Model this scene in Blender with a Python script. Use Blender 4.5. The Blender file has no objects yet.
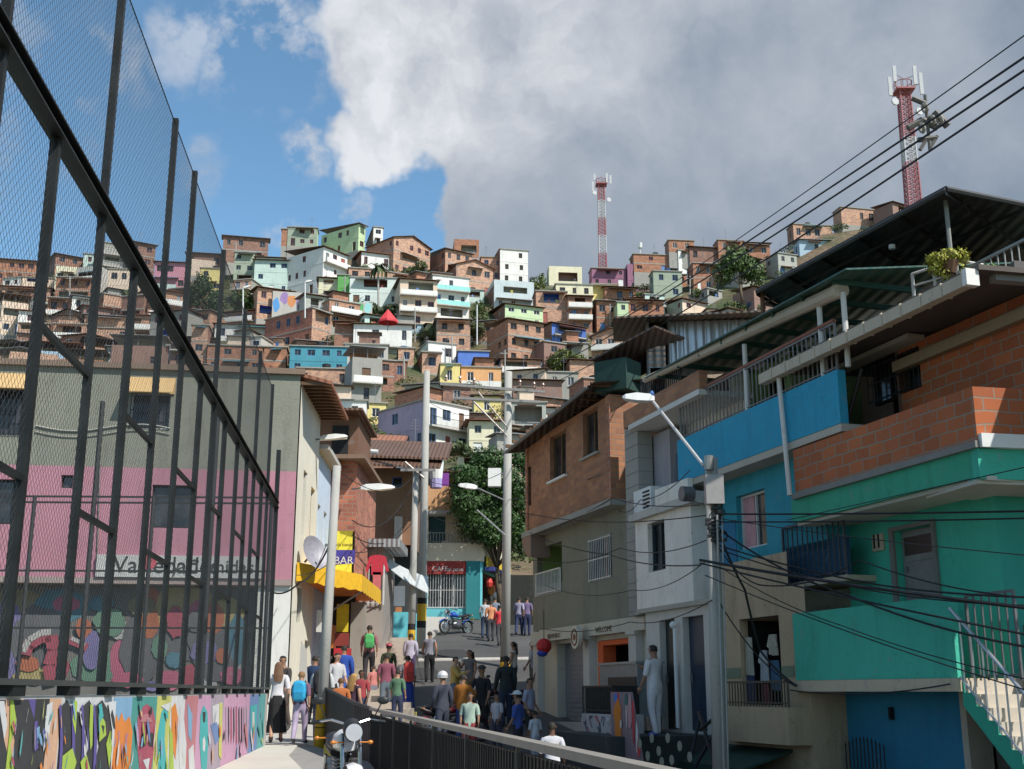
import bpy, bmesh, math, random
from mathutils import Vector, Matrix, noise
R_ = random.Random(7)
W, H = 1024, 769
F = 1200.0; PITCH = math.atan(307/1200.0); CP, SP = math.cos(PITCH), math.sin(PITCH); EYE = 1.05
SC = bpy.context.scene
COL = SC.collection
V = Vector

# ---------------------------------------------------------------- survey helpers
def ray(px, py):
    x = (px-512)/F; y = (384.5-py)/F
    return V((x, CP-y*SP, SP+y*CP))
def at(px, py, Y):
    r = ray(px, py); t = Y/r.y
    return V((r.x*t, Y, EYE+r.z*t))
def hz(px, py, z):
    r = ray(px, py); t = (z-EYE)/r.z
    return V((r.x*t, r.y*t, z))
def lerp(a, b, t): return a+(b-a)*t
def interp(tab, x):
    if x <= tab[0][0]: return tab[0][1]
    for (x0, y0), (x1, y1) in zip(tab, tab[1:]):
        if x <= x1: return y0+(y1-y0)*(x-x0)/(x1-x0)
    return tab[-1][1]

# ---------------------------------------------------------------- naming and grouping
ORG = {}
USED = {}
def tag(o, label=None, cat=None, group=None, kind=None):
    if label:
        o['label'] = label
        if cat: USED.setdefault(label, []).append(o)
    if cat: o['category'] = cat
    if group: o['group'] = group
    if kind: o['kind'] = kind
    return o
def thing(name, label, cat, loc=(0, 0, 0), group=None):
    o = bpy.data.objects.new(name, None); COL.objects.link(o)
    o.empty_display_size = .2
    o.location = loc; ORG[o] = V(loc)
    return tag(o, label, cat, group)
def copy_tree(o, loc, label=None, rotz=0, parent=None):
    c = o.copy(); COL.objects.link(c)
    if parent is None:
        c.location = loc; c.rotation_euler = (0, 0, rotz); ORG[c] = V(loc)
        if label:
            c['label'] = label; USED.setdefault(label, []).append(c)
    else: c.parent = parent
    for ch in [x for x in bpy.data.objects if x.parent == o]:
        copy_tree(ch, None, None, 0, c)
    return c

# ---------------------------------------------------------------- mesh collector
class MB:
    def __init__(s): s.v = []; s.f = []; s.m = []
    def poly(s, pts, m=0):
        i = len(s.v); s.v += [V(p) for p in pts]; s.f.append(list(range(i, i+len(pts)))); s.m.append(m); return s
    def idx(s, pts, faces, m=0):
        i = len(s.v); s.v += [V(p) for p in pts]
        for f in faces: s.f.append([i+k for k in f]); s.m.append(m)
        return s
    def hexa(s, p, m=0):   # p: 4 bottom CCW, 4 top
        return s.idx(p, [(3,2,1,0),(4,5,6,7),(0,1,5,4),(1,2,6,5),(2,3,7,6),(3,0,4,7)], m)
    def box(s, a, b, m=0):
        x0,y0,z0 = a; x1,y1,z1 = b
        return s.hexa([(x0,y0,z0),(x1,y0,z0),(x1,y1,z0),(x0,y1,z0),(x0,y0,z1),(x1,y0,z1),(x1,y1,z1),(x0,y1,z1)], m)
    def obox(s, c, ux, uy, uz, m=0):
        c, ux, uy, uz = V(c), V(ux), V(uy), V(uz)
        return s.hexa([c-ux-uy-uz, c+ux-uy-uz, c+ux+uy-uz, c-ux+uy-uz, c-ux-uy+uz, c+ux-uy+uz, c+ux+uy+uz, c-ux+uy+uz], m)
    def prism(s, pts, vec, m=0, m2=None):
        n = len(pts); vec = V(vec); q = [V(p) for p in pts]
        s.idx(q+[p+vec for p in q], [tuple(range(n-1, -1, -1)), tuple(range(n, 2*n))]+[(k, (k+1) % n, n+(k+1) % n, n+k) for k in range(n)], m)
        if m2 is not None: s.m[-n-2] = m2; s.m[-n-1] = m2
        return s
    def tube(s, a, b, r, n=6, r2=None, m=0, caps=True):
        a, b = V(a), V(b); d = (b-a)
        if d.length < 1e-6: return s
        d.normalize(); up = V((0,0,1)) if abs(d.z) < .95 else V((1,0,0))
        x = d.cross(up).normalized(); y = d.cross(x); r2 = r if r2 is None else r2
        p = [a+(x*math.cos(2*math.pi*k/n)+y*math.sin(2*math.pi*k/n))*r for k in range(n)]
        p += [b+(x*math.cos(2*math.pi*k/n)+y*math.sin(2*math.pi*k/n))*r2 for k in range(n)]
        fs = [(k, (k+1) % n, n+(k+1) % n, n+k) for k in range(n)]
        if caps: fs += [tuple(range(n-1, -1, -1)), tuple(range(n, 2*n))]
        return s.idx(p, fs, m)
    def path(s, pts, r, n=5, m=0):
        for a, b in zip(pts, pts[1:]): s.tube(a, b, r, n, None, m, False)
        return s
    def ring(s, c, ax, R, r, n=20, k=6, m=0):
        c, ax = V(c), V(ax).normalized(); up = V((0,0,1)) if abs(ax.z) < .9 else V((1,0,0))
        x = ax.cross(up).normalized(); y = ax.cross(x); P = []
        for i in range(n):
            a = 2*math.pi*i/n; d = x*math.cos(a)+y*math.sin(a)
            for j in range(k):
                b = 2*math.pi*j/k; P.append(c+d*(R+r*math.cos(b))+ax*r*math.sin(b))
        return s.idx(P, [(i*k+j, ((i+1)%n)*k+j, ((i+1)%n)*k+(j+1)%k, i*k+(j+1)%k) for i in range(n) for j in range(k)], m)
    def ball(s, c, r, n=10, m=0):
        c = V(c); r = V(r) if hasattr(r, '__len__') else V((r,r,r)); P = []; h = n//2
        for i in range(h+1):
            t = math.pi*i/h
            for j in range(n):
                a = 2*math.pi*j/n
                P.append(c+V((r.x*math.sin(t)*math.cos(a), r.y*math.sin(t)*math.sin(a), r.z*math.cos(t))))
        return s.idx(P, [(i*n+j, (i+1)*n+j, (i+1)*n+(j+1)%n, i*n+(j+1)%n) for i in range(h) for j in range(n)], m)
    def disc(s, c, ax, r, n=14, m=0, th=.01):
        c, ax = V(c), V(ax).normalized(); return s.tube(c-ax*th/2, c+ax*th/2, r, n, None, m)
    def build(s, name, mats, parent=None, smooth=False, label=None):
        me = bpy.data.meshes.new(name); o = bpy.data.objects.new(name, me)
        org = ORG[parent] if parent is not None else V((0,0,0))
        me.from_pydata([tuple(p-org) for p in s.v], [], s.f)
        if not isinstance(mats, (list, tuple)): mats = [mats]
        for m in mats: me.materials.append(m)
        me.polygons.foreach_set('material_index', s.m)
        uv = me.uv_layers.new(name='UVMap'); dat = [0.0]*(2*len(me.loops))
        for p in me.polygons:
            n = p.normal
            if abs(n.z) < .75:
                h = math.hypot(n.x, n.y); tx, ty = -n.y/h, n.x/h
                for li in p.loop_indices:
                    q = s.v[me.loops[li].vertex_index]; dat[2*li] = q.x*tx+q.y*ty; dat[2*li+1] = q.z
            else:
                for li in p.loop_indices:
                    q = s.v[me.loops[li].vertex_index]; dat[2*li] = q.x; dat[2*li+1] = q.y
        uv.data.foreach_set('uv', dat)
        if smooth: me.polygons.foreach_set('use_smooth', [True]*len(me.polygons))
        me.update()
        COL.objects.link(o)
        if parent is not None: o.parent = parent; ORG[o] = org
        else: ORG[o] = V((0,0,0))
        if label: o['label'] = label
        return o

# ---------------------------------------------------------------- materials
MC = {}
def newmat(key):
    m = bpy.data.materials.new(key); m.use_nodes = True
    nt = m.node_tree; b = nt.nodes['Principled BSDF']
    return m, nt, b
def node(nt, t, **kw):
    n = nt.nodes.new(t)
    for k, v in kw.items(): setattr(n, k, v)
    return n
def mixc(nt, fac, a, b, bt='MIX'):
    n = node(nt, 'ShaderNodeMix', data_type='RGBA', blend_type=bt)
    for i, val in ((0, fac), (6, a), (7, b)):
        if hasattr(val, 'is_output') or isinstance(val, bpy.types.NodeSocket): nt.links.new(val, n.inputs[i])
        elif i == 0: n.inputs[i].default_value = val
        else: n.inputs[i].default_value = (*val[:3], 1)
    return n.outputs[2]
def ramp(nt, src, lo, hi):
    n = node(nt, 'ShaderNodeMapRange'); n.inputs[1].default_value = lo; n.inputs[2].default_value = hi
    nt.links.new(src, n.inputs[0]); return n.outputs[0]
def noi(nt, vec, scale, detail=3, rough=.6):
    n = node(nt, 'ShaderNodeTexNoise'); n.inputs['Scale'].default_value = scale
    n.inputs['Detail'].default_value = detail; n.inputs['Roughness'].default_value = rough
    if vec: nt.links.new(vec, n.inputs['Vector'])
    return n.outputs['Fac']
def uvn(nt, sx=1, sy=1):
    tc = node(nt, 'ShaderNodeTexCoord')
    if sx == 1 and sy == 1: return tc.outputs['UV']
    mp = node(nt, 'ShaderNodeMapping'); mp.inputs['Scale'].default_value = (sx, sy, 1)
    nt.links.new(tc.outputs['UV'], mp.inputs[0]); return mp.outputs[0]
def bump(nt, b, h, strength=.3, dist=.02):
    n = node(nt, 'ShaderNodeBump'); n.inputs['Strength'].default_value = strength; n.inputs['Distance'].default_value = dist
    nt.links.new(h, n.inputs['Height']); nt.links.new(n.outputs[0], b.inputs['Normal'])
def dirty(nt, col, amt=.35, seed=0):
    """weathering: broad mottling, fine grain and run-down streaks, all tied to the surface"""
    uv = uvn(nt); tc = node(nt, 'ShaderNodeTexCoord')
    big = ramp(nt, noi(nt, tc.outputs['Object'], .55, 5), .35, .7)
    dark = tuple(c*.62 for c in col[:3]); lite = tuple(min(1, c*1.12+.01) for c in col[:3])
    c1 = mixc(nt, big, lite, col)
    st = ramp(nt, noi(nt, uvn(nt, 1.7, .3), 1.5, 6, .75), .50, .80)
    m = node(nt, 'ShaderNodeMath', operation='MULTIPLY'); nt.links.new(st, m.inputs[0]); m.inputs[1].default_value = amt
    c2 = mixc(nt, m.outputs[0], c1, dark)
    pz_ = ramp(nt, noi(nt, tc.outputs['Object'], 2.1, 8, .78), .60, .635); m5 = node(nt, 'ShaderNodeMath', operation='MULTIPLY'); nt.links.new(pz_, m5.inputs[0]); m5.inputs[1].default_value = min(.75, amt*1.1)
    c2 = mixc(nt, m5.outputs[0], c2, tuple(.55*c+.12 for c in col[:3]))
    vo = node(nt, 'ShaderNodeTexVoronoi', feature='DISTANCE_TO_EDGE'); wp = node(nt, 'ShaderNodeTexNoise'); wp.inputs['Scale'].default_value = 2.5; nt.links.new(tc.outputs['Object'], wp.inputs['Vector'])
    wv_ = node(nt, 'ShaderNodeVectorMath', operation='ADD'); nt.links.new(tc.outputs['Object'], wv_.inputs[0]); nt.links.new(wp.outputs['Color'], wv_.inputs[1]); nt.links.new(wv_.outputs[0], vo.inputs['Vector']); vo.inputs['Scale'].default_value = .45
    ck = ramp(nt, vo.outputs['Distance'], .006, .001); m6 = node(nt, 'ShaderNodeMath', operation='MULTIPLY'); nt.links.new(ck, m6.inputs[0]); m6.inputs[1].default_value = amt*.28
    c2 = mixc(nt, m6.outputs[0], c2, tuple(c*.35 for c in col[:3]))
    sp = ramp(nt, noi(nt, uvn(nt, 1, 1), 3.2, 6, .75), .6, .72)
    m2 = node(nt, 'ShaderNodeMath', operation='MULTIPLY'); nt.links.new(sp, m2.inputs[0]); m2.inputs[1].default_value = amt*.8
    return mixc(nt, m2.outputs[0], c2, tuple(c*.5+.02 for c in col[:3])), uv
def paint(r, g, b, rough=.85, amt=.35, bs=.25):
    key = 'plaster_%.3f_%.3f_%.3f_%.2f_%.2f' % (r, g, b, rough, amt)
    if key in MC: return MC[key]
    m, nt, p = newmat(key); c, uv = dirty(nt, (r, g, b), amt)
    nt.links.new(c, p.inputs['Base Color']); p.inputs['Roughness'].default_value = rough
    bump(nt, p, noi(nt, uv, 14, 5), bs, .02); MC[key] = m; return m
def plain(r, g, b, rough=.6, metal=0., var=.12, scale=6):
    key = 'plain_%.3f_%.3f_%.3f_%.2f_%.1f' % (r, g, b, rough, metal)
    if key in MC: return MC[key]
    m, nt, p = newmat(key); tc = node(nt, 'ShaderNodeTexCoord')
    f = ramp(nt, noi(nt, tc.outputs['Object'], scale, 4), .3, .7)
    c = mixc(nt, f, (r*(1-var), g*(1-var), b*(1-var)), (min(1, r*(1+var)), min(1, g*(1+var)), min(1, b*(1+var))))
    nt.links.new(c, p.inputs['Base Color']); p.inputs['Roughness'].default_value = rough; p.inputs['Metallic'].default_value = metal
    MC[key] = m; return m
def brick(r=.36, g=.15, b=.085, mort=(.3, .26, .22), bw=.4, bh=.2, ms=.018, amt=.35, var=1.):
    key = 'brick_%.3f_%.3f_%.3f_%.2f_%.2f' % (r, g, b, bw, mort[0])
    if key in MC: return MC[key]
    m, nt, p = newmat(key); uv = uvn(nt)
    dn = node(nt, 'ShaderNodeTexNoise'); dn.inputs['Scale'].default_value = 2.2; dn.inputs['Detail'].default_value = 4; nt.links.new(uv, dn.inputs['Vector'])
    ds = node(nt, 'ShaderNodeVectorMath', operation='SCALE'); nt.links.new(dn.outputs['Color'], ds.inputs[0]); ds.inputs['Scale'].default_value = .075*min(1.4, bw/.36)
    da = node(nt, 'ShaderNodeVectorMath', operation='ADD'); nt.links.new(uv, da.inputs[0]); nt.links.new(ds.outputs[0], da.inputs[1])
    t = node(nt, 'ShaderNodeTexBrick'); nt.links.new(da.outputs[0], t.inputs['Vector'])
    t.inputs['Scale'].default_value = 1; t.inputs['Brick Width'].default_value = bw; t.inputs['Row Height'].default_value = bh
    t.inputs['Mortar Size'].default_value = ms; t.inputs['Mortar Smooth'].default_value = .15; t.inputs['Bias'].default_value = -.1
    t.inputs['Color1'].default_value = (r*(1+.25*var), g*(1+.25*var), b*(1+.2*var), 1); t.inputs['Color2'].default_value = (r*(1-.4*var), g*(1-.42*var), b*(1-.3*var), 1)
    t.inputs['Mortar'].default_value = (*mort, 1)
    tc = node(nt, 'ShaderNodeTexCoord')
    big = ramp(nt, noi(nt, tc.outputs['Object'], .8, 5), .4, .75)
    mm = node(nt, 'ShaderNodeMath', operation='MULTIPLY'); nt.links.new(big, mm.inputs[0]); mm.inputs[1].default_value = amt
    c = mixc(nt, mm.outputs[0], t.outputs['Color'], (r*.5, g*.55, b*.7))
    fine = ramp(nt, noi(nt, uv, 9, 4), .5, .8); m3 = node(nt, 'ShaderNodeMath', operation='MULTIPLY'); nt.links.new(fine, m3.inputs[0]); m3.inputs[1].default_value = .3
    c = mixc(nt, m3.outputs[0], c, tuple(x*.9 for x in mort))
    nt.links.new(c, p.inputs['Base Color']); p.inputs['Roughness'].default_value = .9
    inv = node(nt, 'ShaderNodeMath', operation='SUBTRACT'); inv.inputs[0].default_value = 1; nt.links.new(t.outputs['Fac'], inv.inputs[1])
    bump(nt, p, inv.outputs[0], .6, .012); MC[key] = m; return m
def corr(r, g, b, rust=.4, pitch=.18, rough=.55, metal=.3, axis=0):
    """corrugated sheet: waves in the bump, rust and dirt in the colour"""
    key = 'corr_%.3f_%.3f_%.3f_%.2f_%.2f_%d' % (r, g, b, rust, pitch, axis)
    if key in MC: return MC[key]
    m, nt, p = newmat(key); uv = uvn(nt)
    w = node(nt, 'ShaderNodeTexWave', bands_direction='XY'[axis], wave_profile='SIN'); nt.links.new(uv, w.inputs['Vector'])
    w.inputs['Scale'].default_value = .314/pitch
    f = ramp(nt, noi(nt, uv, .9, 6, .7), .42, .68); mm = node(nt, 'ShaderNodeMath', operation='MULTIPLY'); nt.links.new(f, mm.inputs[0]); mm.inputs[1].default_value = rust
    c = mixc(nt, mm.outputs[0], (r, g, b), (.16, .075, .04))
    nt.links.new(c, p.inputs['Base Color']); p.inputs['Roughness'].default_value = rough; p.inputs['Metallic'].default_value = metal
    bump(nt, p, w.outputs['Fac'], 1.0, .03); MC[key] = m; return m
def glass():
    if 'glass' in MC: return MC['glass']
    m, nt, p = newmat('window_glass'); tc = node(nt, 'ShaderNodeTexCoord')
    c = mixc(nt, ramp(nt, noi(nt, tc.outputs['Object'], 1.3, 3), .4, .65), (.012, .014, .018), (.07, .07, .075))
    nt.links.new(c, p.inputs['Base Color']); p.inputs['Roughness'].default_value = .12; MC['glass'] = m; return m
def leafm(r, g, b, var=.45):
    key = 'leaf_%.3f_%.3f_%.3f' % (r, g, b)
    if key in MC: return MC[key]
    m, nt, p = newmat(key); tc = node(nt, 'ShaderNodeTexCoord')
    f = ramp(nt, noi(nt, tc.outputs['Object'], 1.1, 3), .35, .65)
    gi = node(nt, 'ShaderNodeNewGeometry')
    c = mixc(nt, f, (r*(1-var), g*(1-var), b*(1-var)), (r*(1+var), g*(1+var*.8), b))
    c = mixc(nt, gi.outputs['Random Per Island'], c, (r*1.3, g*1.15, b*.7)) if True else c
    nt.links.new(c, p.inputs['Base Color']); p.inputs['Roughness'].default_value = .6
    try: p.inputs['Subsurface Weight'].default_value = .0
    except Exception: pass
    MC[key] = m; return m

CONC = paint(.30, .29, .26, amt=.6); CONC_D = paint(.17, .165, .15, amt=.6); CONC_L = paint(.46, .44, .40, amt=.4)
DARK = plain(.012, .012, .012, .8); BLACKM = plain(.012, .014, .016, .5, .1); WHITEP = paint(.72, .72, .70, amt=.3)
GREYM = plain(.25, .25, .25, .45, .4); WOOD = plain(.13, .07, .035, .7); RUST = plain(.18, .08, .045, .8)
BR1 = brick(.42, .17, .085); BR2 = brick(.33, .14, .085); BR3 = brick(.47, .235, .14); BR4 = brick(.27, .125, .085)
ZINC = corr(.33, .35, .36, .35); ZINC_B = corr(.07, .06, .055, .6); RUSTROOF = corr(.16, .09, .06, .7); TERRA = corr(.30, .125, .075, .35, .22, .85, 0)

# ---------------------------------------------------------------- facades
class Fac:
    """a vertical plane through plan points A -> B, outward normal on the right hand of A->B"""
    def __init__(s, A, B):
        s.A = V((A[0], A[1], 0)); d = V((B[0]-A[0], B[1]-A[1], 0)); s.L = d.length; s.d = d.normalized(); s.n = V((s.d.y, -s.d.x, 0))
    def P(s, u, z, off=0): p = s.A+s.d*u+s.n*off; return V((p.x, p.y, z))
    def hit(s, px, py, off=0):
        r = ray(px, py); a = s.A+s.n*off
        t = a.dot(s.n)/r.dot(s.n); p = r*t
        return (p-a).dot(s.d), EYE+p.z
    def rect(s, xl, xr, yt, yb, off=0):
        ym = (yt+yb)/2; xm = (xl+xr)/2
        return (s.hit(xl, ym, off)[0], s.hit(xr, ym, off)[0], s.hit(xm, yb, off)[1], s.hit(xm, yt, off)[1])
    def box(s, mb, u0, u1, z0, z1, o0, o1, m=0):
        p = [s.P(u0,z0,o1), s.P(u1,z0,o1), s.P(u1,z0,o0), s.P(u0,z0,o0), s.P(u0,z1,o1), s.P(u1,z1,o1), s.P(u1,z1,o0), s.P(u0,z1,o0)]
        return mb.hexa(p, m)
    def wall(s, mb, u0, u1, z0, z1, holes=(), off=0, dep=.16, m=0):
        us = sorted({u0, u1, *[h[0] for h in holes], *[h[1] for h in holes]}); us = [u for u in us if u0-1e-6 <= u <= u1+1e-6]
        zs = sorted({z0, z1, *[h[2] for h in holes], *[h[3] for h in holes]}); zs = [z for z in zs if z0-1e-6 <= z <= z1+1e-6]
        for a, b in zip(us, us[1:]):
            for c, d in zip(zs, zs[1:]):
                um, zm = (a+b)/2, (c+d)/2
                if any(h[0] < um < h[1] and h[2] < zm < h[3] for h in holes): continue
                mb.poly([s.P(a,c,off), s.P(b,c,off), s.P(b,d,off), s.P(a,d,off)], m)
        for h in holes:
            a, b, c, d = h[:4]; a = max(a, u0); b = min(b, u1); c = max(c, z0); d = min(d, z1)
            if b <= a or d <= c: continue
            for q in (((a,c),(a,d)), ((b,d),(b,c)), ((a,d),(b,d)), ((b,c),(a,c))):
                (e, f_), (g, h_) = q
                mb.poly([s.P(e,f_,off), s.P(g,h_,off), s.P(g,h_,off-dep), s.P(e,f_,off-dep)], m)

FRAMES = {}
def opening(root, fac, h, off=0, dep=.16, small=False):
    """fill one wall opening: h = (u0,u1,z0,z1,kind,colour)"""
    u0, u1, z0, z1 = h[:4]; k = h[4] if len(h) > 4 else 'w'; col = h[5] if len(h) > 5 else None
    w, hh = u1-u0, z1-z0; e = .004
    if k == 'o':      # dark open doorway: the room behind
        mb = MB(); o1 = off-dep
        mb.poly([fac.P(u0,z0,o1-1.4), fac.P(u1,z0,o1-1.4), fac.P(u1,z1,o1-1.4), fac.P(u0,z1,o1-1.4)])
        mb.poly([fac.P(u0,z0,o1), fac.P(u0,z0,o1-1.4), fac.P(u0,z1,o1-1.4), fac.P(u0,z1,o1)])
        mb.poly([fac.P(u1,z0,o1-1.4), fac.P(u1,z0,o1), fac.P(u1,z1,o1), fac.P(u1,z1,o1-1.4)])
        mb.poly([fac.P(u0,z1,o1), fac.P(u0,z1,o1-1.4), fac.P(u1,z1,o1-1.4), fac.P(u1,z1,o1)])
        mb.poly([fac.P(u0,z0,o1), fac.P(u1,z0,o1), fac.P(u1,z0,o1-1.4), fac.P(u0,z0,o1-1.4)])
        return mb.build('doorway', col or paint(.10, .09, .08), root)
    name = 'door' if k[0] == 'd' else 'shutter' if k[0] == 's' else 'window'
    mb = MB(); fr = col or GREYM
    if name in ('door', 'shutter'):
        fac.box(mb, u0+e, u1-e, z0, z1-e, off-dep, off-dep+.05)
        if not small:
            n = 2 if name == 'door' else int(hh/.12)
            for i in range(n):
                a = z0+hh*(i+.12)/n; b = z0+hh*(i+.88)/n
                fac.box(mb, u0+.09*w+e, u1-.09*w-e, a, b, off-dep+.05, off-dep+.065)
        o = mb.build(name, fr, root)
        if name == 'door' and not small:
            hb = MB(); fac.box(hb, u0+.1*w, u0+.1*w+.03, z0+hh*.42, z0+hh*.5, off-dep+.065, off-dep+.11); hb.build('handle', GREYM, o)
        return o
    t = .05 if w > .7 else .035
    if small:
        fac.box(mb, u0+e, u1-e, z0+e, z1-e, off-dep-.02, off-dep+.01, 1)
        for (a, b, c, d) in ((u0+e, u0+.07, z0+e, z1-e), (u1-.07, u1-e, z0+e, z1-e), (u0+.07, u1-.07, z1-.07, z1-e), (u0+.07, u1-.07, z0+e, z0+.07), ((u0+u1)/2-.03, (u0+u1)/2+.03, z0+.07, z1-.07)):
            fac.box(mb, a, b, c, d, off-dep+.012, off-dep+.06)
        return mb.build('window', [fr, glass()], root)
    for (a, b, c, d) in ((u0+e, u0+t, z0+e, z1-e), (u1-t, u1-e, z0+e, z1-e), (u0+t, u1-t, z1-t, z1-e), (u0+t, u1-t, z0+e, z0+t)):
        fac.box(mb, a, b, c, d, off-dep, off-dep+.07)
    nm = max(1, round(w/.6))
    for i in range(1, nm): fac.box(mb, u0+w*i/nm-.02, u0+w*i/nm+.02, z0+t, z1-t, off-dep+.01, off-dep+.06)
    o = mb.build('window', fr, root)
    pb = MB(); fac.box(pb, u0+t, u1-t, z0+t, z1-t, off-dep-.02, off-dep+.008); pb.build('pane', glass(), o)
    if 'c' in k:
        cb = MB(); a0, a1 = (u0+t, u0+w*.42); n = 8
        for i in range(n):
            ua, ub = lerp(a0, a1, i/n), lerp(a0, a1, (i+1)/n); oa, ob = (.012, .03) if i % 2 else (.03, .012)
            cb.poly([fac.P(ua, z0+t, off-dep+oa), fac.P(ub, z0+t, off-dep+ob), fac.P(ub, z1-t, off-dep+ob), fac.P(ua, z1-t, off-dep+oa)])
        cb.build('curtain', plain(.55, .30, .32, .9), o)
    if 'b' in k:
        bb = MB(); n = max(3, int(w/.13))
        for i in range(n+1):
            u = lerp(u0+.02, u1-.02, i/n); bb.tube(fac.P(u, z0, off+.03), fac.P(u, z1, off+.03), .011, 5)
        for z in (z0+.05, (z0+z1)/2, z1-.05): fac.box(bb, u0, u1, z-.012, z+.012, off+.02, off+.04)
        bb.build('security_bars', WHITEM if 'W' in k else BLACKM, o)
    return o
WHITEM = plain(.62, .62, .6, .5, .1)
def railing(mb, fac, u0, u1, z0, z1, off, sp=.13, r=.012, m=0, mid=False):
    n = max(2, int(abs(u1-u0)/sp))
    for i in range(n+1):
        u = lerp(u0, u1, i/n); mb.tube(fac.P(u, z0, off), fac.P(u, z1, off), r if i not in (0, n) else r*1.8, 5, None, m)
    fac.box(mb, u0, u1, z1, z1+.04, off-.025, off+.025, m)
    fac.box(mb, u0, u1, z0+.06, z0+.085, off-.015, off+.015, m)
    if mid: fac.box(mb, u0, u1, (z0+z1)/2, (z0+z1)/2+.025, off-.015, off+.015, m)

def text(s, fac, u, z, off, size, mat, parent=None, ext=.01, align='LEFT', name='lettering', squash=1.0):
    cu = bpy.data.curves.new('t', 'FONT'); cu.body = s; cu.size = size; cu.extrude = ext; cu.align_x = align; cu.resolution_u = 3
    o = bpy.data.objects.new('t', cu); COL.objects.link(o)
    bpy.context.view_layer.update()
    me = bpy.data.meshes.new_from_object(o.evaluated_get(bpy.context.evaluated_depsgraph_get()))
    bpy.data.objects.remove(o)
    mb = MB(); pts = [fac.P(u+v.co.x*squash, z+v.co.y, off+v.co.z) for v in me.vertices]
    mb.idx(pts, [tuple(p.vertices) for p in me.polygons]); bpy.data.meshes.remove(me)
    return mb.build(name, mat, parent)

# ---------------------------------------------------------------- camera, sun, sky
cam = bpy.data.cameras.new('camera'); co = bpy.data.objects.new('camera', cam); COL.objects.link(co)
cam.sensor_width = 36; cam.lens = F/W*36; cam.clip_end = 3000; cam.clip_start = .1
co.location = (0, 0, EYE); co.rotation_euler = (math.pi/2+PITCH, 0, 0); SC.camera = co
SUN_EL = math.radians(48); SX, SY = .74, -.67
sd = V((SX*math.cos(SUN_EL), SY*math.cos(SUN_EL), math.sin(SUN_EL))).normalized()
sl = bpy.data.lights.new('sun', 'SUN'); sl.energy = 5.0; sl.angle = math.radians(.6); sl.color = (1, .955, .88)
so = bpy.data.objects.new('sun', sl); COL.objects.link(so); so.rotation_euler = sd.to_track_quat('Z', 'Y').to_euler()
SC.view_settings.view_transform = 'Standard'; SC.view_settings.look = 'None'; SC.view_settings.gamma = 1
SC.view_settings.exposure = 0.06
SC.render.engine = 'CYCLES'
wd = bpy.data.worlds.new('World'); SC.world = wd; wd.use_nodes = True
nt = wd.node_tree; bg = nt.nodes['Background']
sky = node(nt, 'ShaderNodeTexSky', sky_type='NISHITA'); sky.sun_disc = False
sky.sun_elevation = SUN_EL; sky.sun_rotation = math.atan2(SX, SY); sky.altitude = 1500; sky.air_density = 1.0; sky.dust_density = .6; sky.ozone_density = 2.0
tc = node(nt, 'ShaderNodeTexCoord'); D = tc.outputs['Generated']
def mth(op, a, b=None, c=None):
    n = node(nt, 'ShaderNodeMath', operation=op)
    for i, x in enumerate((a, b, c)):
        if x is None: continue
        if isinstance(x, (int, float)): n.inputs[i].default_value = x
        else: nt.links.new(x, n.inputs[i])
    return n.outputs[0]
nz = node(nt, 'ShaderNodeTexNoise'); nz.inputs['Scale'].default_value = 7; nz.inputs['Detail'].default_value = 5; nz.inputs['Roughness'].default_value = .62; nt.links.new(D, nz.inputs[0])
wv = node(nt, 'ShaderNodeVectorMath', operation='SUBTRACT'); nt.links.new(nz.outputs['Color'], wv.inputs[0]); wv.inputs[1].default_value = (.5, .5, .5)
ws = node(nt, 'ShaderNodeVectorMath', operation='SCALE'); nt.links.new(wv.outputs[0], ws.inputs[0]); ws.inputs['Scale'].default_value = .12
wa = node(nt, 'ShaderNodeVectorMath', operation='ADD'); nt.links.new(D, wa.inputs[0]); nt.links.new(ws.outputs[0], wa.inputs[1])
wn = node(nt, 'ShaderNodeVectorMath', operation='NORMALIZE'); nt.links.new(wa.outputs[0], wn.inputs[0]); DW = wn.outputs[0]
def cap(px, py, r0, r1, vec=None):
    """a round patch of sky: 1 inside r0, 0 outside r1 (radii in 1/1200 rad)"""
    c = ray(px, py).normalized(); n = node(nt, 'ShaderNodeVectorMath', operation='DOT_PRODUCT'); nt.links.new(vec or DW, n.inputs[0]); n.inputs[1].default_value = c
    m = node(nt, 'ShaderNodeMapRange'); m.interpolation_type = 'SMOOTHSTEP'
    m.inputs[1].default_value = math.cos(r1/1200); m.inputs[2].default_value = math.cos(r0/1200); nt.links.new(n.outputs['Value'], m.inputs[0]); return m.outputs[0]
def many(caps, vec=None):
    o = None
    for c in caps:
        k = cap(*c[:4], vec); k = mth('MULTIPLY', k, c[4]) if len(c) > 4 else k
        o = k if o is None else mth('MAXIMUM', o, k)
    return o
bank = many([(420, 55, 88, 108), (490, 10, 150, 170), (360, 30, 38, 58), (358, 132, 26, 42), (395, 135, 22, 38), (440, 118, 24, 44), (600, 60, 150, 170), (700, 260, 230, 248), (600, 180, 135, 150), (535, 225, 80, 92), (900, 100, 330, 350), (1150, 300, 350, 450), (900, -300, 330, 420), (1400, 0, 400, 600)])
wisp = many([(258, 50, 26, 66, .85), (285, 30, 16, 50, .8), (300, 140, 10, 26, 1.), (275, 210, 12, 36, .8), (335, 192, 8, 26, .8), (200, 155, 10, 36, .6), (90, 70, 20, 55, .7), (175, 45, 10, 40, .6), (60, 150, 10, 40, .5), (-100, 100, 30, 160, .6), (-400, -100, 200, 400, .6), (200, -360, 100, 260, .6)])
n2 = noi(nt, D, 13, 7, .62)
wm = mth('MULTIPLY', wisp, ramp(nt, n2, .46, .58))
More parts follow.
